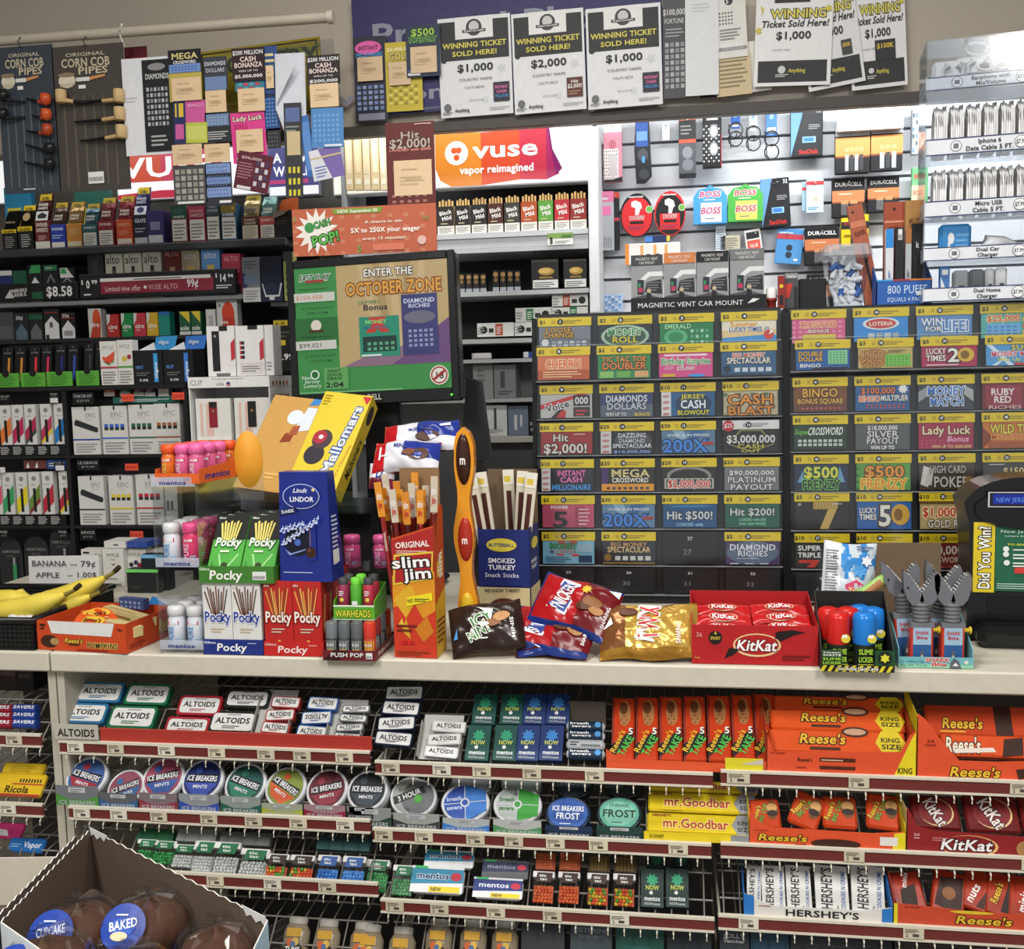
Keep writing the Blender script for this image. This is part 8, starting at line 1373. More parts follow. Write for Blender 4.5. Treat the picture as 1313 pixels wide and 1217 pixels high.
# ---- upper tray with boxed biscuits and bags, left of centre behind the box row
zz(200, 480, 3.0417)
YU = 1.92
zt0 = U(*pz(560, 455), YU).z-.028
ut = thing('display_shelf', 'black shelf with clear bins carrying boxed biscuits below the monitor', 'display stand'); pose(ut, Vector((U(*pz(560, 460), YU).x, YU, ZC+.001))); hz = zt0-ZC-.001
Wu = .30
G().box(-Wu/2, Wu/2, -.02, .12, hz-.012, hz, '151516').make('shelf_board', ut)
G().box(-Wu/2+.02, Wu/2-.02, .05, .11, 0, hz-.013, '101011').make('support_block', ut)
G().box(-Wu/2+.035, Wu/2+.02, -.024, -.021, hz-.015, hz+.028, 'e8f0f6:x').make('clear_front', ut)
for c, l, bb, L, fr, side, yw, dx in (('c89a52', 'gold toffee biscuit carton lying tilted back under the monitor', (345, 100, 540, 455), 40, 'e .62 .78 .16 .08 dce8f0;p 3a86c8 .8,.92 1,.94 1,1 .85,1;p d8e0ec .7,.62 1,.66 1,.9 .8,.9;p 8a3a24 .52,.5 .72,.52 .74,.62 .56,.6;p a8583a .62,.58 .8,.6 .8,.7 .66,.68;l .1 .1 .3 .3 3 a8783a;l .5 .12 .8 .2 2 e0b868', 'r 0 0 1 1 b88a48', -0, 0),
  ('e0c63a', 'bright yellow Mallomars biscuit carton with blue lettering, tilted back', (545, 85, 740, 455), 40, 't Mallomars .72 .52 .72 .2 dce4f0 o=24509a rot=84;e .3 .34 .2 .1 34303a;e .34 .5 .2 .1 4a3c44;e .28 .52 .14 .07 a83040;c .3 .52 .05 0 f0f0f0;t Pure_Chocolate .9 .3 .36 .05 c8843a rot=84 n;l .04 .86 .2 .98 4 b8961e;p c83040 .82,.98 1,.98 .95,.9', 'r 0 0 1 1 d0b430;t Mallomars .5 .4 .4 .5 1a1a1a rot=90;e .5 .85 .3 .1 3a2a2a', -0, 0)):
 x0, x1 = pz(bb[0], 0)[0], pz(bb[2], 0)[0]
 p, w, h = place(bb, YU-.012, zt0+.002, L)
 p.z = zt0+.0295
 D = .042; g = G(); g.box(-w/2, w/2, 0, D, 0, h, c); g.front(fr, w, h); g.deco(side, (w/2, 0, 0), (0, 1, 0), (0, 0, 1), D, h)
 g.deco('t Mallomars .55 .5 .5 .4 1a1a1a', (-w/2, D, 0), (1, 0, 0), (0, -1, 0), w, D) if 'Mallo' in l else None
 o = g.make('biscuit_carton'); tag(o, l, 'biscuit box'); pose(o, p+Vector((0, D*math.sin(math.radians(0)), 0)), L, yw, 9)
zz(480, 500, 3.126)
MU = 'e .5 .5 .4 .36 1f3080;t 3_MUSKETEERS .5 .5 .6 .16 f0f0f4 rot=8;'
def mus(a, b): return 'b81c24' if a < .2 else ('dcdce4' if (a < .45 or b < .35) else '26378e')
bag('candy_bag', 'red, white and blue candy bag on the shelf below the monitor, front', 'candy bag', B(130, 270, YU-.02), .13, .07, .04, mus, 'e .7 .45 .16 .18 5a3a28;e .56 .5 .1 .12 7a4a34;t MINIS .42 .72 .2 .14 26378e;r .1 .4 .26 .44 f0f0f0;r .1 .3 .13 .7 f0f0f0', L=38, seed=61, group='red, white and blue bags')
bag('candy_bag', 'red, white and blue candy bag on the shelf below the monitor, behind', 'candy bag', B(190, 190, YU+.03), .15, .07, .04, mus, 'e .6 .35 .16 .16 4a2c20;t MUSKETEERS .5 .6 .3 .14 26378e;p f0f0f4 .5,.6 .9,.7 .9,.8', L=40, roll=-6, seed=62, group='red, white and blue bags')
bag('candy_bag', 'blue and white candy bag seen in the clear bin behind the meat sticks', 'candy bag', B(30, 350, YU-.03), .05, .05, .03, lambda a, b: 'dcdce4' if b > .4 else '7a2440', 't D .5 .6 .3 .4 26378e', L=20, seed=63)
zz(200, 480, 3.0417)
p = U(*pz(360, 332), 1.74); g = G(); g.lathe([(0, 0), (.03, 0), (.0305, .001), (.03, .002), (0, .002)], 'e09a2c', 28); g.v = [(x*.85, z, y*1.7) for x, y, z in g.v]
o = g.make('shelf_talker'); tag(o, 'plain golden yellow disc standing between the orange tray and gold carton', 'sign disc'); pose(o, p, yaw=14)
p, w, h = place((300, 330, 420, 490), 1.79); g = G(); g.box(-w/2, w/2, 0, .001, 0, h, 'e8f0f6:x'); o = g.make('clear_bin'); tag(o, 'clear plastic bin corner holding the golden disc', 'display bin'); pose(o, p)
zz()
p, w, h = place((252, 600, 330, 745), 2.26, zs=ZC+.001); boxat('tusk_carton', 'black carton reading TUSK under the tall white display box', 'carton', p, w*1.2, .12, ZQ-ZC-.003, '151617', 't TUSK .4 .85 .5 .06 8a9aa8')
# ---------------------------------------------------------------- candy on the wire shelves
ZR_ = R; LN = 44
def inc(bb, k, off=.011, L=LN): return place(bb, 1.615+off if k[0] in '01' else (1.60+off if k[0] == '2' else 1.585+off), ZR_[k]+.001, L)
GRIDS = {}
def onshelf(name, label, cat, bb, k, D, base, front='', group=None, L=LN, bv=.0, lift=0, roll=0, w_=None, side='', top=''):
 """a box lying on the sloping shelf, its printed face towards the customer; its back rests on the wires"""
 p, w, h = inc(bb, k, L=L); w = w_ or w-.0012; g = G(); g.box(-w/2, w/2, -lift, D-lift, 0, h, base, bv); g.front(front, w, h, -lift)
 if side: g.right(side, w, D, h, 0, -lift)
 if top: g.deco(top, (-w/2, -lift, h), (1, 0, 0), (0, 1, 0), w, D)
 o = g.make(name); tag(o, label, cat, group); pose(o, p, L, 0, roll); return o
def tin(bb, k, col, lab, big=True, sub='', lift=0, roll=0, group='mint tins', L=LN, flip=False):
 p, w, h = inc(bb, k, L=L); w -= .003; t = thing('mint_tin', lab, 'mint tin', group); pose(t, p, L, 0, roll+(0)); D = .014
 r = .006 if big else .003
 def rbox(g, y0, y1, ins, c):
  q = []
  for cx, cz, a0 in ((w/2-ins-r, h-ins-r, 0), (-w/2+ins+r, h-ins-r, 90), (-w/2+ins+r, ins+r, 180), (w/2-ins-r, ins+r, 270)):
   for a in (0, 30, 60, 90): q.append((cx+r*math.cos(math.radians(a0+a)), cz+r*math.sin(math.radians(a0+a))))
  g.prism(q, y0, y1, c)
 g = G(); rbox(g, .006-lift, D-lift, .001, col+':g'); g.make('tin_base', t)
 g = G(); rbox(g, .0-lift, .0058-lift, 0, col+':g'); rbox(g, -.0006-lift, -lift, .0045 if big else .002, 'e0e0de')
 rt = ' rot=180' if flip else ''
 g.front('t ALTOIDS .5 .56 .74 %s 1a1a1c%s;l .3 .2 .7 .36 2 %s;r .35 .8 .65 .84 9a9a9a' % ('.26' if big else '.36', rt, col if col != '26282a' else '5a5a5a'), w, h, -.0008-lift); g.make('lid', t)
 return t
zz(0, 850, 2.735)
TC = (('2f6f9c', 'blue'), ('1f6a44', 'green'), ('a82a34', 'red'), ('26282a', 'dark brown'))
for i, ((c, n), lo, up) in enumerate(zip(TC, ((205, 145, 375, 212), (380, 155, 548, 230), (577, 192, 735, 252), (732, 172, 900, 246)), ((268, 72, 432, 138), (438, 78, 598, 147), (622, 118, 778, 184), (788, 96, 948, 158)))):
 tin(lo, '1a', c, 'large %s ALTOIDS tin in the lower row of the top left shelf' % n)
 tin(up, '1a', c, 'large %s ALTOIDS tin in the upper row of the top left shelf' % n)
for x0, y0, x1, y1, tx, l in ((190, 216, 345, 268, 1, 'white ALTOIDS display card at the left end of the top shelf'),):
 p, w, h = place((x0, y0, x1, y1), 1.613); o = card('tray_front', l, 'display card', (x0, y0, x1, y1), 1.6125, .001, 'b8b4a8', 't ALTOIDS .5 .45 .84 .5 1a1a1c')
card('tray_front', 'long red cardboard tray lip below the mint tins', 'tray', (352, 243, 1305, 312), 1.6190, .001, 'a8342a', 'r 0 .9 1 1 b8443a', zs=R['1a']+.0005)
# cartons with small tins
def smallset(x0, x1, yb, yt, k, col, n, lab, flipi=(), board=True, step=None, dx=0, L=LN):
 if board:
  p, w, h = inc((x0-8, yt-30, x1+8, yb), k, off=.016, L=L); g = G(); g.box(-w/2, w/2, .002, .003, 0, h, 'b8b8b4'); g.box(-w/2-.001, -w/2, -.012, .003, 0, h*.8, 'b0aea8'); g.box(w/2, w/2+.001, -.012, .003, 0, h*.8, 'b0aea8')
  o = g.make('open_carton'); tag(o, 'open white cardboard carton holding %s' % lab, 'carton', 'open white cartons'); pose(o, p, L)
 for i in range(n):
  y1 = yb-(yb-yt)*i/n; y0 = y1-(yb-yt)/n*1.0
  tin((x0+i*dx, y0, x1+i*dx, y1-4), k, col, 'small %s, %s from the bottom' % (lab[:-1] if lab.endswith('s') else lab, ['first', 'second', 'third', 'fourth', 'fifth'][i]), False, roll=[3, -4, 2, -2, 3][i], lift=.004+.003*i, flip=i in flipi, group=lab, L=L)
smallset(915, 1020, 255, 128, '1a', 'a83a3a', 3, 'white and red ALTOIDS tins', dx=20)
smallset(1038, 1148, 272, 130, '1a', '2f5a9c', 3, 'white and blue ALTOIDS tins', (1,), False, dx=22)
smallset(1168, 1270, 280, 160, '1a', '6a6c6e', 4, 'grey ALTOIDS tins', dx=12)
zz(440, 850, 2.626)
smallset(105, 235, 285, 90, '1b', '26304a', 4, 'white and navy ALTOIDS tins', dx=14, board=False)
smallset(272, 390, 325, 205, '1b', 'c8c8c8', 3, 'white ALTOIDS tins', dx=14)
NOW = 'x .5 .7 .3 8 %s;t NOW .5 .5 .6 .12 c8d060;t mentos .5 .22 .7 .12 e0e4e4;t NOWmints .5 .08 .7 .07 a8b0b0;c .45 .36 .08 0 e8e8e8'
for k_, c, c2, x0s, l in (('1b', '124a44', '2f9a70', (415, 508), 'dark green'), ('1b', '14306a', '3a80c8', (582, 662), 'dark blue')):
 for r_, (ya, yb) in enumerate(((212, 330), (108, 208))):
  for c_, x in enumerate(x0s):
   xx = x+r_*22; onshelf('mint_pack', '%s mentos NOW mint pack, %s row, %s column' % (l, ['lower', 'upper'][r_], ['left', 'right'][c_]), 'mint pack', (xx, ya, xx+80, yb), '1b', .012, c, NOW % c2, 'mint packs beside the white cartons', lift=.002)
for i in range(4):
 y = 322-i*31; p, w, h = inc((752, y-26, 882, y), '1b'); g = G(); g.tube([(-w/2, 0, h/2), (-w/2+.004, 0, h/2)], [.004, .0095], 'c8ccd0:g', 12); g.tube([(-w/2+.004, 0, h/2), (w/2-.004, 0, h/2)], .0095, ('1c2f44' if i != 1 else 'b8bcc0')+':g', 14); g.tube([(w/2-.004, 0, h/2), (w/2, 0, h/2)], [.0095, .004], 'c8ccd0:g', 12)
 g.deco('t breath .35 .66 .5 .3 f0f0f0;t savers .4 .28 .5 .3 f0f0f0;c .82 .5 .08 0 4a90d0' if i != 1 else 'g .4 .1 .9 .6 12 1 .5 1a1a1a;l .1 .2 .35 .8 2 3a3a3c', (-w/2, -.0096, 0), (1, 0, 0), (0, 0, 1), w, h)
 o = g.make('mint_roll'); tag(o, '%s breath savers roll, %s from the bottom' % (['dark blue', 'silver', 'dark blue', 'dark blue'][i], ['first', 'second', 'third', 'fourth'][i]), 'mint roll', 'breath savers rolls'); pose(o, p, LN)
card('open_carton', 'grey cardboard insert behind the breath savers rolls', 'carton', (760, 130, 885, 215), 1.70, .002, '5a5248', '')
T5 = 'r 0 0 .1 1 8a2414;e .56 .74 .26 .2 b8804a;e .5 .82 .18 .1 6a3a1c;g .36 .56 .72 .72 3 3 .8 a8703c 8a5428;p 14160f .0,.06 .95,.3 .95,.5 .0,.24;t TAKE .62 .24 1.0 .11 4ac04a rot=62;t Reese\'s .26 .3 1.15 .085 e8b82c rot=66;t 5 .84 .46 .24 .1 f0f0e8'
zz(440, 850, 2.626)
xs = [(904, 982), (984, 1062), (1064, 1143), (1145, 1222), (1226, 1306), (1308, 1384), (1386, 1462)]
for i, (a_, b_) in enumerate(xs):
 onshelf('candy_bar', 'orange TAKE 5 peanut butter bar, %s from the left' % ['first', 'second', 'third', 'fourth', 'fifth', 'sixth', 'seventh'][i], 'candy bar', (a_, 116-i*2, b_, 332), '1b', .014, 'c8401c:g', T5, 'orange TAKE 5 bars', bv=.003)
p, w, h = place((886, 305, 1440, 342), 1.6208, zs=R['1b']+.0005)
o = G(); o.prism([(-w/2, 0), (w/2, 0), (w/2, h*.45), (w*.44, h*.9), (w*.38, h*.5), (-w*.42, h*.55), (-w/2, h*1.1)], 0, .001, 'd8542c'); o = o.make('tray_front'); tag(o, 'low orange cardboard tray lip in front of the TAKE 5 bars', 'tray'); pose(o, p)
zz(880, 850, 3.032)
card('tray_front', 'low yellow cardboard tray lip at the right end of the TAKE 5 bars', 'tray', (150, 372, 300, 412), 1.6172, .001, 'd8cc2a', 'p c8c0b0 .4,.5 1,1 1,.5', zs=R['1c']+.001)
# peanut butter cup cartons
RZ = 't Reese\'s %s %s %s %s e8b82c o=3c1c10 sh=.25'
KS = 'p e0cc20 .78,.5 .83,0 .95,0 1,.5 .95,1 .83,1;t KING .89 .62 .14 .2 2a2410;t SIZE .89 .34 .14 .2 2a2410;'
def cupbar(bb, k, i, lab, col='e05a28', extra='', grp='KING SIZE cup packs', lift=0):
 onshelf('candy_bar', lab, 'candy bar', bb, k, .016, col+':g', KS+RZ % ('.4', '.6', '.34', '.42')+';r .3 .12 .52 .24 4a2010;e .64 .92 .1 .22 4a2414;e .64 .92 .08 .14 c8a080;'+extra, grp, lift=lift, bv=.003)
cupbar((318, 272, 850, 362), '1c', 0, 'orange and yellow KING SIZE peanut butter cup pack, lowest of three', lift=.010)
cupbar((326, 190, 848, 268), '1c', 1, 'orange and yellow KING SIZE peanut butter cup pack, middle of three', lift=.006)
cupbar((340, 132, 846, 188), '1c', 2, 'orange and yellow KING SIZE peanut butter cup pack, top one in shade', lift=.002)
p, w, h = place((312, 340, 892, 428), 1.6190, zs=R['1c']+.0015)
t = thing('candy_tray', 'orange open peanut butter cup carton with yellow KING corner', 'tray'); pose(t, p)
g = G(); g.prism([(-w/2, 0), (w/2, 0), (w/2, h*1.95), (w*.46, h*1.75), (w*.40, h*1.0), (-w*.45, h*.85), (-w/2, h*1.7)], 0, .001, 'd8502a'); g.front('p e0cc20 .86,0 1,0 1,1.3 .93,1.0;p e0cc20 .93,1.0 1,.95 1,1.9 .97,1.6;t KING .93 .2 .1 .26 2a2410;t 24_COUNT .08 .8 .1 .1 8a2a18;t Reese\'s .26 .55 .1 .16 4a2010;r .36 .5 .6 .66 4a2010;l .37 .54 .58 .64 1 d8b8a0;r .36 .16 .6 .3 4a2010;l .2 .18 .3 .28 1 8a2a18', w, h); g.make('front_panel', t)
for s in (-1, 1):
 g = G(); g.prism([(0, 0), (.06, .02), (.10, .09), (0, h*1.7)], 0, .001, 'c8482a'); g.v = [(s*(w/2)+y*(-s), x, z) for x, y, z in g.v]; g.make('side_panel', t)
zz(880, 850, 3.032)
onshelf('candy_bar', 'orange peanut butter cup pack with dark brown picture, at the right', 'candy bar', (930, 172, 1400, 290), '1c', .016, 'c8482a:g', RZ % ('.3', '.4', '.34', '.34')+';p 3a1e14 .56,0 .7,0 .72,1 .58,1;l .1 .1 .4 .2 1 e0b82c', 'packs in the right end carton', lift=.004, bv=.003)
onshelf('candy_bar', 'orange and white glossy pack tilted in the carton at the right', 'candy bar', (990, 292, 1400, 375), '1c', .016, 'e0582c:g', 't Reese\'s .2 .5 .34 .7 f0e8d0 o=5a2412 sh=.2;p e8dcd0 .1,.1 .5,.2 .48,.4 .1,.3;p 3a1e14 .55,.0 .75,.1 .78,.9 .6,.8', 'packs in the right end carton', lift=.010, bv=.003)
p, w, h = place((896, 372, 1420, 436), 1.6190, zs=R['1c']+.0015)
t = thing('candy_tray', 'orange open peanut butter bar carton at the right end of the top shelf', 'tray'); pose(t, p)
g = G(); g.prism([(-w/2, 0), (w/2, 0), (w/2, h*1.0), (w*.1, h*.85), (-w*.18, h*.85), (-w*.30, h*1.7), (-w*.44, h*2.9), (-w/2, h*3.2)], 0, .001, 'd8502a'); g.front('t Reese\'s .44 .3 .38 .5 e0b82c o=5a2412 sh=.2;t 24 .1 1.8 .06 .16 8a2a18;t COUNT .1 1.6 .09 .12 8a2a18;p 3a2014 .76,0 .86,.2 .86,.6 .74,.5', w, h); g.make('front_panel', t)
g = G(); g.prism([(0, 0), (.06, .02), (.10, .12), (0, h*3)], 0, .001, 'd8c828'); g.v = [(-w/2+y, x, z) for x, y, z in g.v]; g.make('side_panel', t)
# round mint tubs
zz(0, 850, 2.735)
PK = (((305, 408), 73, '3a5a94', 'a03040', 'silver blue', -14, 0, 'ICE_BREAKERS'), ((443, 445), 66, '8a4a5a', '3a6a9c', 'red and silver', 24, 0, 'ICE_BREAKERS'), ((574, 410), 75, 'a04a60', '3a5a9c', 'berry red and blue', 12, 0, 'ICE_BREAKERS'), ((712, 416), 75, '22306a', '3a50a8', 'navy blue', 0, 0, 'ICE_BREAKERS'), ((862, 430), 75, '22504c', '2f7a64', 'teal', -18, 0, 'ICE_BREAKERS'),
 ((1003, 441), 74, '7a8a3a', 'c8582c', 'green, red and yellow sours', -30, 0, 'ICE_BREAKERS'), ((1148, 448), 75, '5a1c24', '8a3040', 'dark cherry red sours', 14, 0, 'ICE_BREAKERS'), ((1290, 452), 74, '1c2024', '3a4450', 'black', 0, 0, 'ICE_BREAKERS'))
def puck(cx, cy, rx, k, c1, c2, lab, roll, tx, oval=1.0, rim='d8dade', sl=('9aa0a4', '3a5a9c'), tcol='e8e8ec', deco=None):
 p, w, h = inc((cx-rx, cy-rx*.9, cx+rx, cy+rx*.9), k); t = thing('mint_tub', lab, 'mint tub', 'round and oval mint tubs'); pose(t, p, LN); r = w/2*.97; cz = h/2
 g = G(); g.lathe([(r*.93, .0), (r*.96, .016)], '8a9094' if rim[0] == 'd' else c1, 24, sy=oval); g.v = [(x, z+.003, y+cz) for x, y, z in g.v]; g.make('tub_body', t)
 g = G(); g.lathe([(r*.84, 0), (r*.9, -.0018), (r*.97, -.001), (r, .002), (r, .008)], rim+':g', 28, sy=oval); g.v = [(x, z-.003, y+cz) for x, y, z in g.v]
 rr = r*.86; ca = math.cos(math.radians(roll)); sa = math.sin(math.radians(roll))
 d = G(); d.deco(deco or 'e .5 .5 .5 .5 %s;p %s .04,.4 .3,.1 .7,.06 .95,.4;c .36 .75 .1 0 %s;p 14161c .06,.4 .94,.44 .92,.66 .08,.6;t %s .5 .53 .84 .15 %s;t MINTS .5 .3 .4 .09 %s' % (c1, c2, c2, tx, tcol, tcol), (-rr, -.0048, -rr*oval), (1, 0, 0), (0, 0, 1), 2*rr, 2*rr*oval)
 n = len(g.v); g.v += [(x*ca-z*sa, y, x*sa+z*ca+cz) for x, y, z in d.v]
 for f, mi in zip(d.f, d.mi): g.f.append(tuple(i+n for i in f)); g.mi.append(g.m(d.ms[mi])); g.sm.append(False)
 g.make('lid', t)
def sleeve(x0, y0, x1, y1, k, c, c2, lab, tx='ICE_BREAKERS', tc='a8acb0'):
 Yp = {'1': 1.615, '2': 1.60, '3': 1.585}[k[0]]
 card('sleeve_tray', lab, 'tray', (x0, y0, x1, y1), Yp+.0045, .001, c, 'p %s 0,0 1,0 1,.55 .7,.3 .3,.3 0,.6;r .3 .66 .7 .92 b8bcbe;l .35 .7 .65 .9 2 7a7c80;t %s .5 .16 .86 .22 %s' % (c2, tx, tc), zs=R[k]+.0005, group='cardboard mint tub trays')
SLV = (((196, 432, 345, 500), '6f7478', '4a8a3a', 'green striped'), ((348, 458, 482, 515), '5a5c62', '2f5a8a', 'grey and blue'), ((488, 458, 622, 528), '7a6a70', '8a2f40', 'grey and red'), ((628, 462, 768, 540), '8a8f94', '2f4aa0', 'silver and blue'), ((774, 470, 915, 545), '8a9490', '1f5a4c', 'silver and teal'), ((918, 495, 1062, 558), '9aa08a', 'a0a82c', 'lime'), ((1066, 500, 1212, 565), '9a7a80', '8a1c38', 'crimson'), ((1216, 505, 1310, 580), '7a7c80', '2a2c30', 'black and grey'))
for i, ((c_, rx, c1, c2, n, rl, _, tx), (bb, sc, sc2, sn)) in enumerate(zip(PK, SLV)):
 puck(c_[0], c_[1], rx, '2a', c1, c2, 'round white rimmed ICE BREAKERS tub with %s label' % n, rl, tx)
 sleeve(*bb, '2a', sc, sc2, '%s cardboard tray in front of the round mint tubs' % sn)
zz(440, 850, 2.626)
puck(88, 436, 72, '2b', '26282c', '4a4e54', 'round white rimmed ICE BREAKERS tub with black and grey label', 0, 'ICE_BREAKERS'); sleeve(20, 488, 162, 560, '2b', '8a8f90', '22402c', 'dark green cardboard tray in front of the black tub')
puck(252, 458, 66, '2b', '5a5c60', '8a8c90', 'grey lidded tub half behind the 3 hour one', 10, '', deco='e .5 .5 .5 .5 6a6c70')
puck(225, 452, 68, '2b', '8a8f8a', '3a6a3a', 'round tub reading 3 HOUR with a green dot', 25, '3_HOUR', deco='e .5 .5 .5 .5 9a9f9a;p 2a2c2e .02,.4 .98,.4 .96,.64 .04,.64;t Breath .5 .76 .5 .12 5a6a4a;t 3_HOUR .5 .52 .7 .16 d8dcd8;c .72 .3 .12 0 4aa03a'); sleeve(168, 508, 325, 568, '2b', '9a9f9a', '3a3c3e', 'white and grey cardboard tray under the 3 HOUR tub')
OVL = 'e .5 .5 .5 .5 %s;p %s .5,0 1,.2 1,.8 .5,1;r .49 0 .51 1 c8d0d8;r 0 .49 1 .51 c8d0d8;c .5 .5 .11 0 c8ccd4;c .5 .5 .07 0 %s;t %s .25 .64 .36 .12 %s;t savers .25 .38 .36 .12 %s'
puck(412, 476, 85, '2b', '2f58b0', '3a70c8', 'oval white rimmed breath savers tub with blue label', 8, '', oval=.82, deco=OVL % ('2c50a8', '3a78c8', '2c50a8', 'breath', 'c8d8f0', 'c8d8f0')); sleeve(335, 525, 492, 578, '2b', 'a8b0b4', '3a78c8', 'white and blue cardboard tray under the blue oval tub')
puck(588, 482, 85, '2b', 'a8b8a8', '3a8a3a', 'oval white rimmed breath savers tub with half green label', 0, '', oval=.82, deco=OVL % ('b0b8b4', '3a9a3a', '3a9a3a', 'breath', '3a7a3a', '3a7a3a')); sleeve(505, 530, 668, 590, '2b', 'b0b4b0', '4a8a5a', 'white and green cardboard tray under the green oval tub')
puck(758, 512, 80, '2b', '1f4a9a', '3a70c0', 'oval dark ICE BREAKERS FROST tub with blue label', 0, '', oval=.80, rim='1a2c44', deco='e .5 .5 .5 .5 2a5aa8;e .5 .5 .4 .36 1c4a98;t ICE_BREAKERS .5 .66 .8 .16 e8ecf4;t FROST .5 .42 .6 .2 e8ecf4;l .3 .16 .7 .22 1 c8d8f0'); sleeve(680, 550, 840, 588, '2b', '1c3050', '14243c', 'dark navy cardboard tray under the blue FROST tub')
puck(930, 512, 80, '2b', '6fb09a', '3a8a74', 'oval dark ICE BREAKERS FROST tub with mint green label', 0, '', oval=.80, rim='1a2c30', deco='e .5 .5 .5 .5 5aa890;e .5 .5 .42 .38 7abca4;t ICE_BREAKERS .5 .76 .5 .1 2a5a4c;t FROST .5 .5 .84 .24 16342c;l .3 .2 .7 .26 1 2a5a4c'); sleeve(852, 552, 1010, 588, '2b', '22403c', '16302c', 'dark green cardboard tray under the mint FROST tub')
for cx, n, c in ((432, 'second grey oval tub behind the blue one', '8a9094'), (600, 'second grey oval tub behind the green one', '8a9490'), (775, 'second dark oval tub behind the blue FROST one', '1a2430'), (945, 'second dark oval tub behind the mint FROST one', '1c2c2a')):
 puck(cx, 408, 70, '2b', c, c, n, 0, '', oval=.8, rim='8a8e92' if c[0] == '8' else '14181c', deco='e .5 .5 .5 .5 %s;t FROST .5 .5 .7 .2 5a6468' % c if c[0] == '1' else 'e .5 .5 .5 .5 %s' % c)
# yellow bars
GB = 'p 8a8c90 .86,0 1,0 1,1 .86,1 .8,.5;t KING .92 .62 .13 .2 2a2c30 ;t SIZE .92 .3 .13 .2 2a2c30;t mr.Goodbar .46 .5 .62 .46 a8242c o=e8d870;t HERSHEY\'S .14 .86 .18 .12 8a2018;l .14 .04 .4 .12 1 a88a10'
for i, (y0, y1, l) in enumerate(((512, 580, 'lower one in front'), (440, 506, 'second one up'), (398, 436, 'one at the back in shade'))):
 onshelf('candy_bar', 'yellow mr.Goodbar king size bar, %s' % l, 'candy bar', (1022+i*4, y0, 1380+i*8, y1), '2b', .014, 'd8be20:g', GB, 'yellow bars', lift=.004-.001*i, bv=.003)
zz(440, 850, 2.626)
card('tray_front', 'yellow cardboard tray lip with grey end below the yellow bars', 'tray', (1012, 575, 1372, 602), 1.6045, .001, 'e0c820', 'r .82 0 1 1 8a8c90;t 16_COUNT .12 .5 .14 .4 3a3410', zs=R['2b']+.0005)
# big cup carton, wafers
zz(880, 850, 3.032)
BG = 't Reese\'s .2 .5 .6 .16 e8b82c o=3c1c10 rot=68;t BIG_CUP .42 .5 .7 .13 8ab03a rot=68 o=2a1a10;e .74 .6 .2 .3 7a4a20;e .74 .68 .18 .14 c8985a;e .74 .5 .18 .1 2a160e'
for i, (bb, rl, l) in enumerate((((250, 530, 370, 650), -4, 'leftmost'), ((380, 505, 500, 640), 22, 'second, tilted to the right'), ((525, 520, 660, 645), 2, 'third with picture of a cut cup'), ((690, 515, 820, 650), 6, 'rightmost'))):
 onshelf('candy_bar', 'orange BIG CUP packet in the open carton, %s' % l, 'candy bar', bb, '2c', .014, 'd04a24:g', BG, 'BIG CUP packets', lift=.004+.003*(i % 2), roll=rl, bv=.004)
p, w, h = place((244, 652, 852, 722), 1.604, zs=R['2c']+.0015)
t = thing('candy_tray', 'orange open BIG CUP carton with a yellow corner and white sticker', 'tray'); pose(t, p)
g = G(); g.prism([(-w/2, 0), (w/2, 0), (w/2, h*1.15), (w*.46, h*1.1), (w*.3, h*.95), (-w*.38, h*1.05), (-w*.46, h*1.6), (-w/2, h*2.4)], 0, .001, 'd8502a'); g.front('p e0cc20 .92,0 1,0 1,1.1 .93,1;r .84 .2 .95 .75 e0dcd8;t 16_COUNT .08 .84 .1 .1 8a2a18;t Reese\'s .22 .42 .32 .42 e0b82c o=3c1c10 sh=.25;e .56 .18 .16 .3 3c1c12;l .3 .0 .4 .1 1 8a2a18', w, h); g.make('front_panel', t)
for s in (-1, 1):
 g = G(); g.prism([(0, 0), (.05, .02), (.08, .07), (0, h*1.5)], 0, .001, 'd8c828'); g.v = [(s*(w/2)+y*(-s), x, z) for x, y, z in g.v]; g.make('side_panel', t)
KK = 'e .52 .5 .36 .42 e0c088;e .5 .52 .35 .4 7a1a1c;t KitKat .5 .5 .62 .34 e8dcd8 o=3a0c0e rot=-62'
for i, (bb, l) in enumerate((((872, 522, 1060, 650), 'left'), ((1080, 522, 1290, 662), 'middle'), ((1296, 524, 1420, 668), 'right, cut by the frame'))):
 onshelf('candy_bar', 'dark red KitKat bar with white letters in the open carton, %s' % l, 'candy bar', bb, '2c', .014, '6a1c1c:g', KK, 'dark red wafer bars', lift=.005, bv=.003)
p, w, h = place((856, 655, 1420, 745), 1.604, zs=R['2c']+.0015)
t = thing('candy_tray', 'dark red open KitKat carton on the middle right shelf', 'tray'); pose(t, p)
g = G(); g.prism([(-w/2, 0), (w/2, 0), (w/2, h*.8), (-w*.3, h*.95), (-w*.42, h*1.1), (-w/2, h*2)], 0, .001, '8a1c20'); g.front('e .44 .3 .2 .5 e0b870;e .43 .32 .19 .46 8a1c20;t KitKat .42 .36 .36 .5 f0ecec sh=.2 o=3a0c0e;t 24 .07 .74 .04 .14 d8a0a0;l .05 .56 .11 .66 1 d8a0a0;l .18 .5 .3 .7 2 c87a7a;c .82 .3 .06 0 a87a4a', w, h); g.make('front_panel', t)
g = G(); g.prism([(0, 0), (.05, .02), (.08, .07), (0, h*1.8)], 0, .001, 'd8c07a'); g.v = [(-w/2+y, x, z) for x, y, z in g.v]; g.make('side_panel', t)
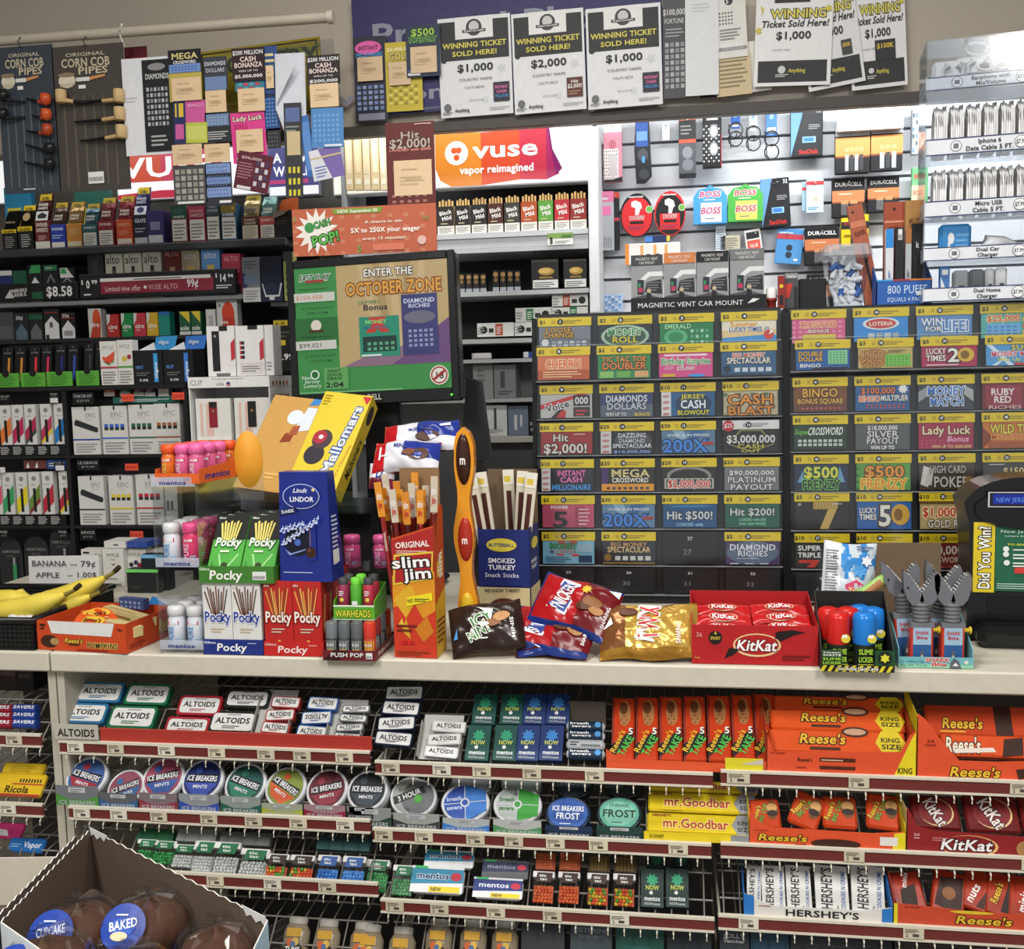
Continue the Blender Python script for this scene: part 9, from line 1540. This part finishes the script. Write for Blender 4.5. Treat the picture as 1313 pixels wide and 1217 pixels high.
# clear mint boxes with pellets
PEL = {}
def pellets(w, h, D, cols, seed):
 key = (round(w, 3), round(h, 3), cols)
 if key in PEL: return PEL[key]
 g = G(); rnd = random.Random(seed); r = .0032
 nx, nz = max(3, int(w/.0068)), max(3, int(h*.60/.0054))
 for j in range(nz):
  for i in range(nx):
   x = -w/2+.004+(w-.008)*(i+.5*(j % 2)*.6+.2)/nx; z = .004+j*.0054; y = .0055+rnd.uniform(-.0015, .001)
   a = rnd.uniform(0, 3.14); d = Vector((math.cos(a), 0, math.sin(a)))*r*.7; q = Vector((x, y, z)); g.tube([q-d*1.3, q-d*.5, q+d*.5, q+d*1.3], [r*.45, r*.95, r*.95, r*.45], cols[(i*7+j*3+rnd.randrange(len(cols))) % len(cols)]+':g', 7, sm=True)
 g.box(-w/2+.002, w/2-.002, .008, D-.002, .002, h*.58, cols[0]); PEL[key] = g; return g
def tic(bb, k, cols, lab, lid='1f6a44', seed=1):
 p, w, h = inc(bb, k); w -= .002; t = thing('mint_box', lab, 'mint box', 'small clear mint boxes'); pose(t, p, LN); D = .014
 G().box(-w/2, w/2, 0, D, 0, h*.80, 'e0e6ea:x', .001).make('clear_box', t)
 o = pellets(w, h, D, cols, seed).make('mint_pellets', t); o['kind'] = 'stuff'
 g = G(); g.box(-w/2, w/2, -.001, D, h*.8, h, 'dcdcda', .001); g.make('flip_lid', t)
 g = G(); q = [(-w*.36, h*.64), (w*.36, h*.64), (w*.42, h*.95), (-w*.28, h*.95)]; g.prism(q, -.0022, -.0012, lid); g.deco('t tic .46 .68 .4 .28 e8f0e8;t tac .52 .32 .4 .28 e8f0e8', (-w*.4, -.0022, h*.64), (1, 0, 0), (0, 0, 1), w*.8, h*.31); g.make('front_label', t)
zz(0, 850, 2.735)
WH = ('d8dad6', 'c8cac6'); GR = ('2f9a4c', '3aa85a', '1f7a3c'); BL = ('3a86d8', '5a9ae0', '2f70c0'); OR_ = ('e0602c', 'e8703a', 'd0502a'); FR = ('d8502c', 'd8b82c', '5aa03a', 'e0802c')
TT = ((470, 622, 545, 700, GR, 'first box with green lid, half hidden'), (528, 628, 612, 706, GR, 'second box, green lid beside the white ones'), (598, 640, 682, 718, WH, 'white pellets, first of four'), (668, 628, 750, 745, WH, 'white pellets, second of four'), (742, 632, 835, 748, WH, 'white pellets, third of four'), (832, 655, 938, 764, WH, 'white pellets, fourth of four'),
 (922, 672, 1008, 770, FR, 'mixed fruit pellets, left of two on the left shelf'), (1008, 676, 1098, 776, FR, 'mixed fruit pellets, right of two on the left shelf'), (1104, 676, 1186, 784, BL, 'blue pellets, left of the pair'), (1192, 680, 1278, 790, BL, 'blue pellets, right of the pair'))
for i, (x0, y0, x1, y1, c, l) in enumerate(TT): tic((x0, y0, x1, y1), '3a', c, 'clear tic tac box, '+l, '1f6a44' if c in (WH, GR) else ('2f5a9c' if c == BL else '3a2a1c'), i)
zz(440, 850, 2.626)
for i, (x0, y0, x1, y1, c, l) in enumerate(((70, 664, 152, 772, GR, 'green pellets, left of the pair'), (160, 682, 238, 784, GR, 'green pellets, right of the pair'), (634, 702, 712, 808, OR_, 'orange pellets, left of the pair'), (720, 704, 798, 810, OR_, 'orange pellets, right of the pair'), (818, 708, 896, 816, FR, 'mixed fruit pellets, left of two on the middle shelf'), (906, 710, 986, 820, FR, 'mixed fruit pellets, right of two on the middle shelf'))):
 tic((x0, y0, x1, y1), '3b', c, 'clear tic tac box, '+l, '1f6a44' if c == GR else '3a2218', i+20)
for (x0, y0, x1, y1, c, l) in ((648, 640, 716, 696, 'a8502c', 'orange mint box behind the left orange pair'), (728, 640, 800, 698, 'a8502c', 'orange mint box behind the right one of the orange pair'), (826, 648, 900, 704, '4a3a24', 'mint box in painted shade behind the mixed fruit pair, left'), (912, 650, 990, 706, '4a3a24', 'mint box in painted shade behind the mixed fruit pair, right')):  # back boxes take darkened colours that stand for the shelf's shade
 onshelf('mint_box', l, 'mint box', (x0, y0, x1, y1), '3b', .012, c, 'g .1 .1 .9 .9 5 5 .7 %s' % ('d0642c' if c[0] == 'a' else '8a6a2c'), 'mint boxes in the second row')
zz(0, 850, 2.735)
for (x0, x1, y0, c, l) in ((480, 610, 585, '1f5a38', 'green mint box row in painted shade behind the green lids'), (620, 760, 585, '8a8c8a', 'grey mint box row in painted shade behind the white ones'), (770, 950, 596, '6a6c6a', 'darker mint box row in painted shade behind the last white ones'), (1110, 1300, 615, '1c4a4c', 'dark teal mint box row in painted shade behind the blue ones')):  # shade behind the front row is put into these box colours
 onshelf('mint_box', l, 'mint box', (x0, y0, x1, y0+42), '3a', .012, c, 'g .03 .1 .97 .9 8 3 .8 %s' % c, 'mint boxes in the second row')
zz(440, 850, 2.626)
MT = 'r 0 0 1 1 dcdee0;p 2f86a8 .0,.3 1,.4 1,.9 .0,.9;p 3ab05a .05,.9 .3,.9 .3,1 .05,1;t mentos .42 .64 .62 .24 16306a o=c8e0ec;e .86 .62 .1 .16 c03048;r .36 .02 .95 .24 e0c82c;t NEW .5 .13 .2 .14 1a1a1c'
for bb, l, fr, lf in (((232, 694, 410, 782), 'white mentos gum pack with aqua label and yellow NEW flash, in front', MT, .012), ((276, 636, 442, 692), 'white mentos gum pack with aqua label, behind the aqua NEW one', MT.replace('r .36 .02 .95 .24 e0c82c;t NEW .5 .13 .2 .14 1a1a1c', ''), .006), ((440, 732, 608, 800), 'white mentos gum pack with navy label and yellow NEW flash, in front', MT.replace('2f86a8', '26387a').replace('16306a', 'dce0f0').replace('o=c8e0ec', ''), .012), ((468, 668, 625, 728), 'grey mentos gum pack with navy label, behind the navy one', MT.replace('2f86a8', '2a3450').replace('16306a', '8a90a8').replace('o=c8e0ec', '').replace('dcdee0', '5a5c62').replace('r .36 .02 .95 .24 e0c82c;t NEW .5 .13 .2 .14 1a1a1c', ''), .004)):
 onshelf('gum_pack', l, 'gum pack', bb, '3b', .018, 'd8dade:g' if 'grey' not in l else '5a5c62', fr, 'mentos gum packs', bv=.006, lift=lf)
for i, (x0, x1) in enumerate(((1002, 1080), (1086, 1164))):
 onshelf('mint_pack', 'black green mentos NOW mint pack on the lower middle shelf, %s' % ['left', 'right'][i], 'mint pack', (x0, 694, x1, 824), '3b', .012, '16302c', NOW % '2f9a70', 'mint packs on the lower middle shelf', lift=.002)
 onshelf('mint_pack', 'black green mint pack behind on the lower middle shelf, %s' % ['left', 'right'][i], 'mint pack', (x0+16, 640, x1+14, 690), '3b', .012, '10211f', 'x .5 .5 .3 8 1f5a44', 'mint packs on the lower middle shelf', lift=.001)
# hershey and stick cartons
zz(880, 850, 3.032)
HB_ = 'r .0 0 1 1 d4d4d0;t HERSHEY\'S .34 .52 .86 .34 1c1a1c rot=88;t COOKIES_N_CREME .84 .5 .8 .13 2f5a9c rot=88;p 8a8a88 .6,.1 .7,.14 .66,.2'
for i, (a_, b_, rl) in enumerate(((235, 292, 3), (296, 388, 1), (392, 490, 1), (502, 632, 2), (640, 768, 4))):
 onshelf('candy_bar', 'white cookies and cream bar standing in the blue cornered carton, %s' % ['first', 'second', 'third', 'fourth', 'fifth'][i], 'candy bar', (a_-6, 792, b_-6, 980), '3c', .012, 'd4d4d0:g', HB_, 'white cookies bars', roll=rl, lift=.003, bv=.002)
p, w, h = place((224, 942, 802, 1006), 1.589, zs=R['3c']+.0015)
t = thing('candy_tray', "white open HERSHEY'S carton with blue corners", 'tray'); pose(t, p)
g = G(); g.prism([(-w/2, 0), (w/2, 0), (w/2, h*1.1), (w*.43, h*1.0), (w*.3, h*.75), (-w*.3, h*.75), (-w*.42, h*1.2), (-w/2, h*1.6)], 0, .001, 'd8d6d0'); g.front("p 2a74c0 0,0 .07,0 .07,1.4 0,1.6;p 2a74c0 .93,0 1,0 1,1.1 .93,.95;t HERSHEY'S .53 .34 .5 .5 1c1a1c;l .1 .7 .22 .82 1 8a3a34", w, h); g.make('front_panel', t)
for s in (-1, 1):
 g = G(); g.prism([(0, 0), (.05, .02), (.08, .07), (0, h*1.4)], 0, .001, '2a74c0'); g.v = [(s*(w/2)+y*(-s), x, z) for x, y, z in g.v]; g.make('side_panel', t)
for i, (bb, rl, l, fr) in enumerate((((808, 815, 935, 985), -8, 'first, dark picture', 'p 2a1810 .2,.1 .7,.1 .8,.7 .3,.6;t minis .5 .8 .5 .12 f0e8e8 rot=70'), ((930, 808, 1060, 990), 14, 'second, mostly brown', 'p 3a2018 .1,.2 .9,.1 .9,.9 .2,.8;e .5 .5 .2 .14 8a5a34'), ((1040, 800, 1150, 960), 20, 'third, reading nutrageous', 't nuts .4 .4 .5 .3 f0ece8 rot=74;p 4a2418 .6,.1 .9,.1 .9,.6'), ((1140, 815, 1240, 985), 14, 'fourth, with yellow logo', 't Reese\'s .4 .5 .5 .3 e8b82c rot=76 o=3c1c10;p 2a1810 .6,.1 .9,.1 .9,.9'), ((1230, 830, 1360, 1000), 8, 'fifth, reading minis at the edge', 't minis .5 .4 .5 .34 f0ece8 rot=76'))):
 onshelf('candy_bar', 'orange candy packet in the lowest right carton, %s' % l, 'candy bar', bb, '3c', .014, 'a8341c:g', fr, 'packets in the lowest right carton', roll=rl, lift=.004+.002*(i % 2), bv=.003)
p, w, h = place((806, 950, 1420, 1048), 1.589, zs=R['3c']+.0015)
t = thing('candy_tray', 'orange open carton with yellow side at the lowest right corner', 'tray'); pose(t, p)
g = G(); g.prism([(-w/2, 0), (w/2, 0), (w/2, h*.72), (w*.0, h*.78), (-w*.03, h*.78), (-w*.14, h*.85), (-w/2, h*1.0)], 0, .001, 'c0462a'); g.front('t Reese\'s .58 .36 .36 .4 d8b02c o=3c1c10 sh=.25;t 24_COUNT .12 .84 .1 .1 7a2418;r 0 0 .025 1 d8c828;e .5 .74 .14 .08 d8b82c', w, h); g.make('front_panel', t)
g = G(); g.prism([(0, 0), (.05, .02), (.08, .07), (0, h*1.5)], 0, .001, 'b03a24'); g.v = [(-w/2+y, x, z) for x, y, z in g.v]; g.make('side_panel', t)
# bottom row, partly below the frame
R['4a'] = rail(200, 484, 1222, 1.57, H1, [300], 'bottom wire shelf on the left, at the foot of the photo, with antacid bottles')
R['4b'] = rail(488, 916, 1240, 1.57, H1, [520], 'bottom wire shelf in the middle, at the foot of the photo')
R['4c'] = rail(921, 1420, 1258, 1.57, H1, [1000], 'bottom wire shelf on the right, at the foot of the photo')
def tums(cx, y0, k, lab, w=100, gold=True):
 bb = (cx-w/2, y0, cx+w/2, y0+190); p, ww, h = place(bb, 1.60, R[k[:2]]+.001, 30); t = thing('antacid_bottle', lab, 'bottle', 'antacid bottles'); pose(t, p, 30); r = ww/2*.92; cy = r*.62
 g = G(); g.lathe([(r*.7, 0), (r, .006), (r, h*.72), (r*.75, h*.84), (r*.55, h*.9)], '8f826c:g', 18, sy=.62, o=(0, cy, 0)); g.deco('r .1 .06 .9 .34 4a3a5a;e .5 .42 .46 .2 16181a;t TUMS .5 .42 .7 .16 f0f0f0;e .34 .6 .16 .1 c8602c;e .6 .62 .16 .1 d8b04a;e .5 .56 .12 .07 4a6a9a;r .15 .74 .85 .95 c8982c', (-r*.8, -.0012, h*.06), (1, 0, 0), (0, 0, 1), r*1.6, h*.76); g.make('bottle_body', t)  # body colour darkened to carry the shadow of the bottom shelf
 g = G(); g.lathe([(r*.72, h*.86), (r*.74, h*.98), (r*.6, h)], 'a8a49c', 16, sy=.7, o=(0, cy, 0)); g.make('cap', t)
zz(0, 850, 2.735)
for i, cx in enumerate((1028, 1136, 1262)): tums(cx, 890+i*10, '4a', 'TUMS bottle on the bottom left shelf, %s from the left' % ['first', 'second', 'third'][i])
zz(440, 850, 2.626)
for i, cx in enumerate((80, 190, 315, 432, 540)): tums(cx, [880, 888, 862, 864, 868][i], '4b', 'TUMS bottle on the bottom middle shelf, %s from the left' % ['first', 'second', 'third', 'fourth', 'fifth'][i])
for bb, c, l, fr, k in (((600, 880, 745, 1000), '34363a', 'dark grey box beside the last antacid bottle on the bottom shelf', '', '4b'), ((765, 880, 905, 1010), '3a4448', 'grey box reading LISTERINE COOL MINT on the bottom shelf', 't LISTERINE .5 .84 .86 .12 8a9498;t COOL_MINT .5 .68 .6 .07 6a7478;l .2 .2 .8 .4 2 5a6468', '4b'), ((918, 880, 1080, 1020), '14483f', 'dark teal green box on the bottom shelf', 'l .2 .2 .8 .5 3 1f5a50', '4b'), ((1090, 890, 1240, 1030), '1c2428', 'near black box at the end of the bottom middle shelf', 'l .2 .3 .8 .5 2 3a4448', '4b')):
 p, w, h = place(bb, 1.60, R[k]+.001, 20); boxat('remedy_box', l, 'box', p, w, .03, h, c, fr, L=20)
zz(880, 850, 3.032)
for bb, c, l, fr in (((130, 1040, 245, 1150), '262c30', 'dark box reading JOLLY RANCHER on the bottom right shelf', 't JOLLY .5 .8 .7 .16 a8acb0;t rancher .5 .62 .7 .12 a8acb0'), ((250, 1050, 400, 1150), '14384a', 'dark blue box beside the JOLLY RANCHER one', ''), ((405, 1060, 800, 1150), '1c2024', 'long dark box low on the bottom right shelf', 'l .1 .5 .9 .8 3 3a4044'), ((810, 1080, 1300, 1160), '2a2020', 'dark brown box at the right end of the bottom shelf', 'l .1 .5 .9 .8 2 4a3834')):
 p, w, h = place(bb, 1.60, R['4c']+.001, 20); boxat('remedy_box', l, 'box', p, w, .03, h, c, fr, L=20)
# left end section
zz(0, 850, 2.735)
R['0c'] = rail(-160, 54, 1130, 1.585, H1, [-20], 'lowest wire shelf of the left end section, mostly behind the muffin carton')
for bb, c, l, fr in (((-60, 35, 60, 110), '2c1c1a', 'dark LIFE SAVERS box left end, upper shelf, behind', 't LIFE_SAVERS .5 .8 .9 .2 7a6a64'), ((62, 45, 118, 120), '1c1818', 'black box next to the dark LIFE SAVERS box', 't SAVERS .5 .7 .8 .2 6a5a54')):
 p, w, h = place(bb, 1.72); boxat('candy_box', l, 'candy box', Vector((p.x, 1.72, R['0a']+.045)), w, .05, h, c, fr)
for i in range(3):
 for c_, (col, cn) in enumerate((('8a1c2c', 'red'), ('24408a', 'blue'))):
  x0 = (-40, 46)[c_]; p, w, h = inc((x0, 205-i*26, x0+92, 226-i*26), '0a'); g = G(); g.tube([(-w/2, 0, h/2), (-w/2+.003, 0, h/2)], [.004, .009], 'c8c8cc:g', 10); g.tube([(-w/2+.003, 0, h/2), (w/2-.003, 0, h/2)], .009, col+':g', 12); g.deco('t SAVERS .5 .5 .8 .5 d8d8e0', (-w/2, -.0092, 0), (1, 0, 0), (0, 0, 1), w, h)
  o = g.make('candy_roll'); tag(o, '%s candy roll on the upper left end shelf, %s from the front' % (cn, ['first', 'second', 'third'][i]), 'candy roll', 'candy rolls'); pose(o, p, LN)
for bb, c, l, fr, k in (((-60, 395, 155, 470), 'd8b42a', 'yellow lozenge bag with red edge on the lower left end shelf', 'r 0 0 1 .1 a8342c;t Ricola .6 .3 .4 .3 3a2a10;g .6 .6 .98 .9 8 1 .5 2a2a2a;r .5 .5 1 .55 b03a2a', '0b'), ((10, 355, 158, 392), 'c8a828', 'second yellow lozenge bag behind the first', 'l .2 .2 .9 .8 3 a88a18', '0b'), ((-50, 565, 82, 615), 'c83a78', 'pink and white packet lying on the lowest left end shelf', 'p e0e0e4 0,.2 .7,.1 .6,.5 0,.6;', '0c'), ((30, 618, 158, 665), '2a6ab0', 'blue packet reading Vapor on the lowest left end shelf', 't Vapor .7 .5 .5 .4 e0e8f0;l .1 .3 .4 .6 2 8ab0d8', '0c')):
 onshelf('lozenge_bag' if k == '0b' else 'cough_packet', l, 'candy', bb, k, .012, c+':g', fr, bv=.003, lift=.004)
# ---------------------------------------------------------------- muffin cartons in the foreground
zz()
ZM = .965
A = UZ(116, 1064, ZM); Bp = UZ(342, 1180, ZM); Cp = UZ(2, 1182, ZM); A.z = Bp.z = Cp.z = ZM
HM = .094
def wall(a, b, h0, cin, cout, name, par, jag=0, c3=None, top=0):
 d = (b-a); n = d.cross(Vector((0, 0, 1))).normalized()*.0014; N = 34; g = G()
 zt = [ZM+top+(0 if not jag else (.0016 if i % 2 else -.0008)) for i in range(N+1)]
 P = [a+d*i/N for i in range(N+1)]
 for off, c in ((n*0, cin), (n, cout)):
  V = [(p.x+off.x, p.y+off.y, ZM-h0) for p in P]+[(p.x+off.x, p.y+off.y, z) for p, z in zip(P, zt)]
  g.add(V, [(i, i+1, N+2+i, N+1+i) for i in range(N)], c)
 V = [(p.x, p.y, z) for p, z in zip(P, zt)]+[(p.x+n.x, p.y+n.y, z) for p, z in zip(P, zt)]
 g.add(V, [(i, i+1, N+2+i, N+1+i) for i in range(N)], 'd8d4cc')
 return g.make(name, par)
t = thing('muffin_carton', 'open brown lined carton with torn white rim holding wrapped muffins, at the lower left', 'carton')
Dp = Bp+Cp-A
wall(Bp, A, HM, '5f5146', 'd4dce0', 'back_panel', t, 1); wall(A, Cp, HM, '5f5146', '8ab4d4', 'side_panel', t, 1); wall(Cp, Dp, HM, '5f5146', 'd4dce0', 'front_panel', t); wall(Dp, Bp, HM, '5f5146', 'a8c8dc', 'side_panel', t)
g = G(); g.add([(q.x, q.y, ZM-HM) for q in (A, Cp, Dp, Bp)], [(0, 1, 2, 3)], '4f443a'); g.make('bottom', t)
for a_, d1, d2 in ((A, (Bp-A).normalized(), (Cp-A).normalized()), (Bp, (A-Bp).normalized(), (Dp-Bp).normalized())):
 g = G(); u_ = d1*.042; pts = [a_, a_+u_, a_+u_*.8+Vector((0, 0, -.010)), a_+u_*.6+Vector((0, 0, -.006)), a_+u_*.4+Vector((0, 0, -.012)), a_+u_*.2+Vector((0, 0, -.007)), a_+Vector((0, 0, -.012))]
 inn = (d1+d2).normalized()*.0015; pts = [q+inn+Vector((0, 0, .004)) for q in pts]; g.add(pts, [tuple(range(7))], 'dcdcda'); o = g.make('torn_corner', t); md = o.modifiers.new('thick', 'SOLIDIFY'); md.thickness = .0006
# muffins in clear wrap
def muffin(px, py, lab, r=.042, lbl=None, z=None):
 q = UZ(px, py, ZM-.03); q.z = ZM-HM+.002
 t = thing('wrapped_muffin', lab, 'muffin', 'wrapped muffins'); t.location = q
 g = G(); g.lathe([(r*.7, 0), (r*.86, .022), (r*.95, .034)], '4a3020:r', 22); g.make('paper_cup', t)
 g = G(); prof = [(r*1.0, .034), (r*1.06, .042), (r*1.0, .054), (r*.8, .064), (r*.45, .071), (0, .074)]; g.lathe(prof, '4a2c1c:r', 22)
 rnd = random.Random(int(px)); g.v = [(x*(1+rnd.uniform(-.05, .05)), y*(1+rnd.uniform(-.05, .05)), zq+rnd.uniform(-.002, .002)) for x, y, zq in g.v]; g.make('muffin_top', t)
 g = G(); n = 30; V = []; rings = ((1.02, .004), (1.1, .03), (1.14, .05), (1.02, .068), (.7, .08), (.0, .084));
 for rr, zq in rings:
  for k in range(n): a = 2*math.pi*k/n; f = 1+.05*math.sin(a*7+zq*60)+.03*math.sin(a*13+rnd.uniform(-.3, .3)); V.append((r*rr*f*math.cos(a), r*rr*f*math.sin(a), zq+.003*math.sin(a*9)))
 F = [(i*n+k, i*n+(k+1) % n, (i+1)*n+(k+1) % n, (i+1)*n+k) for i in range(len(rings)-1) for k in range(n)]
 g.add(V, F, 'f0f2f4:x', False)
 for s in (-1, 1):
  a = .6; W_ = r*.7; c0 = Vector((s*r*1.25*math.cos(a), s*r*1.25*math.sin(a), .045)); e = Vector((s*math.cos(a), s*math.sin(a), .25)); sd = Vector((-math.sin(a), math.cos(a), 0))
  K = 8; VV = [c0+sd*W_*(k/K*2-1)+Vector((0, 0, .003*(k % 2))) for k in range(K+1)]+[c0+e*.035+sd*W_*1.2*(k/K*2-1)+Vector((0, 0, .006*(k % 2))) for k in range(K+1)]
  g.add(VV, [(k, k+1, K+2+k, K+1+k) for k in range(K)], 'f0f2f4:x')
 g.make('clear_wrap', t)
 if lbl:
  g = G(); g.lathe([(0, .0006), (r*.6, 0)], '1f3f9a:g', 24); g.deco('e .5 .5 .3 .2 2a55b8;t %s .5 .56 .66 .2 e8ecf8 rot=12;e .45 .3 .2 .1 d8c8a0;l .3 .74 .7 .82 1 c8d4f0' % lbl, (-r*.58, -r*.58, .0008), (1, 0, 0), (0, 1, 0), r*1.16, r*1.16)
  o = g.make('round_label', t); o.location = (-.010, -.040, .066); o.rotation_euler = (math.radians(52), 0, math.radians(6))
muffin(102, 1178, 'clear wrapped brown muffin at the left of the carton with a blue round label', lbl='CUPCAKE')
muffin(192, 1170, 'clear wrapped brown muffin in the middle of the carton with a blue label', lbl='BAKED')
muffin(278, 1208, 'clear wrapped brown muffin in the right corner of the carton')
muffin(58, 1222, 'clear wrapped brown muffin in the left corner of the carton', lbl='CUPCAKE')
muffin(166, 1244, 'clear wrapped brown muffin nearest the camera at the bottom edge')
# second carton at the far left
ZN = .975
q1 = UZ(-62, 1050, ZN); q2 = UZ(86, 1088, ZN);
t2 = thing('muffin_carton', 'second open brown lined carton at the far left edge behind the first', 'carton')
ZM_ = ZM
dv = (A-Cp).normalized(); pv = Vector((dv.y, -dv.x, 0))
b0 = A-dv*.012-pv*.012; b1 = b0-dv*.25; b2 = b1-pv*.22; b3 = b0-pv*.22
wall(b0, b1, HM, '5f5146', '9ab8d0', 'side_panel', t2, 1, top=-.002); wall(b3, b0, .10, '5f5146', 'c8c0b0', 'back_panel', t2, 0, top=-.03); wall(b2, b3, HM, '5f5146', 'c8c0b0', 'side_panel', t2, top=-.01); wall(b1, b2, HM, '5f5146', 'c8c0b0', 'front_panel', t2, top=-.01)
g = G(); g.add([(q.x, q.y, ZM-HM) for q in (b0, b1, b2, b3)], [(0, 1, 2, 3)], '4f443a'); g.make('bottom', t2)
# low stand under the cartons
g = G(); cs = [A+dv*.012+pv*.012, Bp+pv*.012, Dp-dv*.02, b2-dv*.02, b3+dv*.01]
xs_ = [c.x for c in cs]; ys_ = [c.y for c in cs]
sv = thing('display_stand', 'low dark stand in the aisle carrying the two muffin cartons', 'stand')
cen = (A+Bp+Cp+Dp)/4; ang = math.atan2(dv.y, dv.x); Wd = (Bp-A).length
def rb(name, u0, u1, v0, v1, z0, z1, c):
 g = G(); e1 = (Bp-A).normalized(); e2 = (Cp-A).normalized()
 P = lambda u, v, z: (A+e1*u+e2*v).xy.to_tuple()+(z,)
 V = [P(u0, v0, z0), P(u1, v0, z0), P(u1, v1, z0), P(u0, v1, z0), P(u0, v0, z1), P(u1, v0, z1), P(u1, v1, z1), P(u0, v1, z1)]
 g.add(V, [(0, 3, 2, 1), (4, 5, 6, 7), (0, 1, 5, 4), (1, 2, 6, 5), (2, 3, 7, 6), (3, 0, 4, 7)], c); g.make(name, sv)
LC = (Cp-A).length
rb('stand_top', -.26, Wd+.005, -.0, LC+.005, ZM-HM-.022, ZM-HM-.002, '3a3632')
rb('stand_column', -.1, Wd-.08, .06, LC-.06, .0, ZM-HM-.023, '33302c')
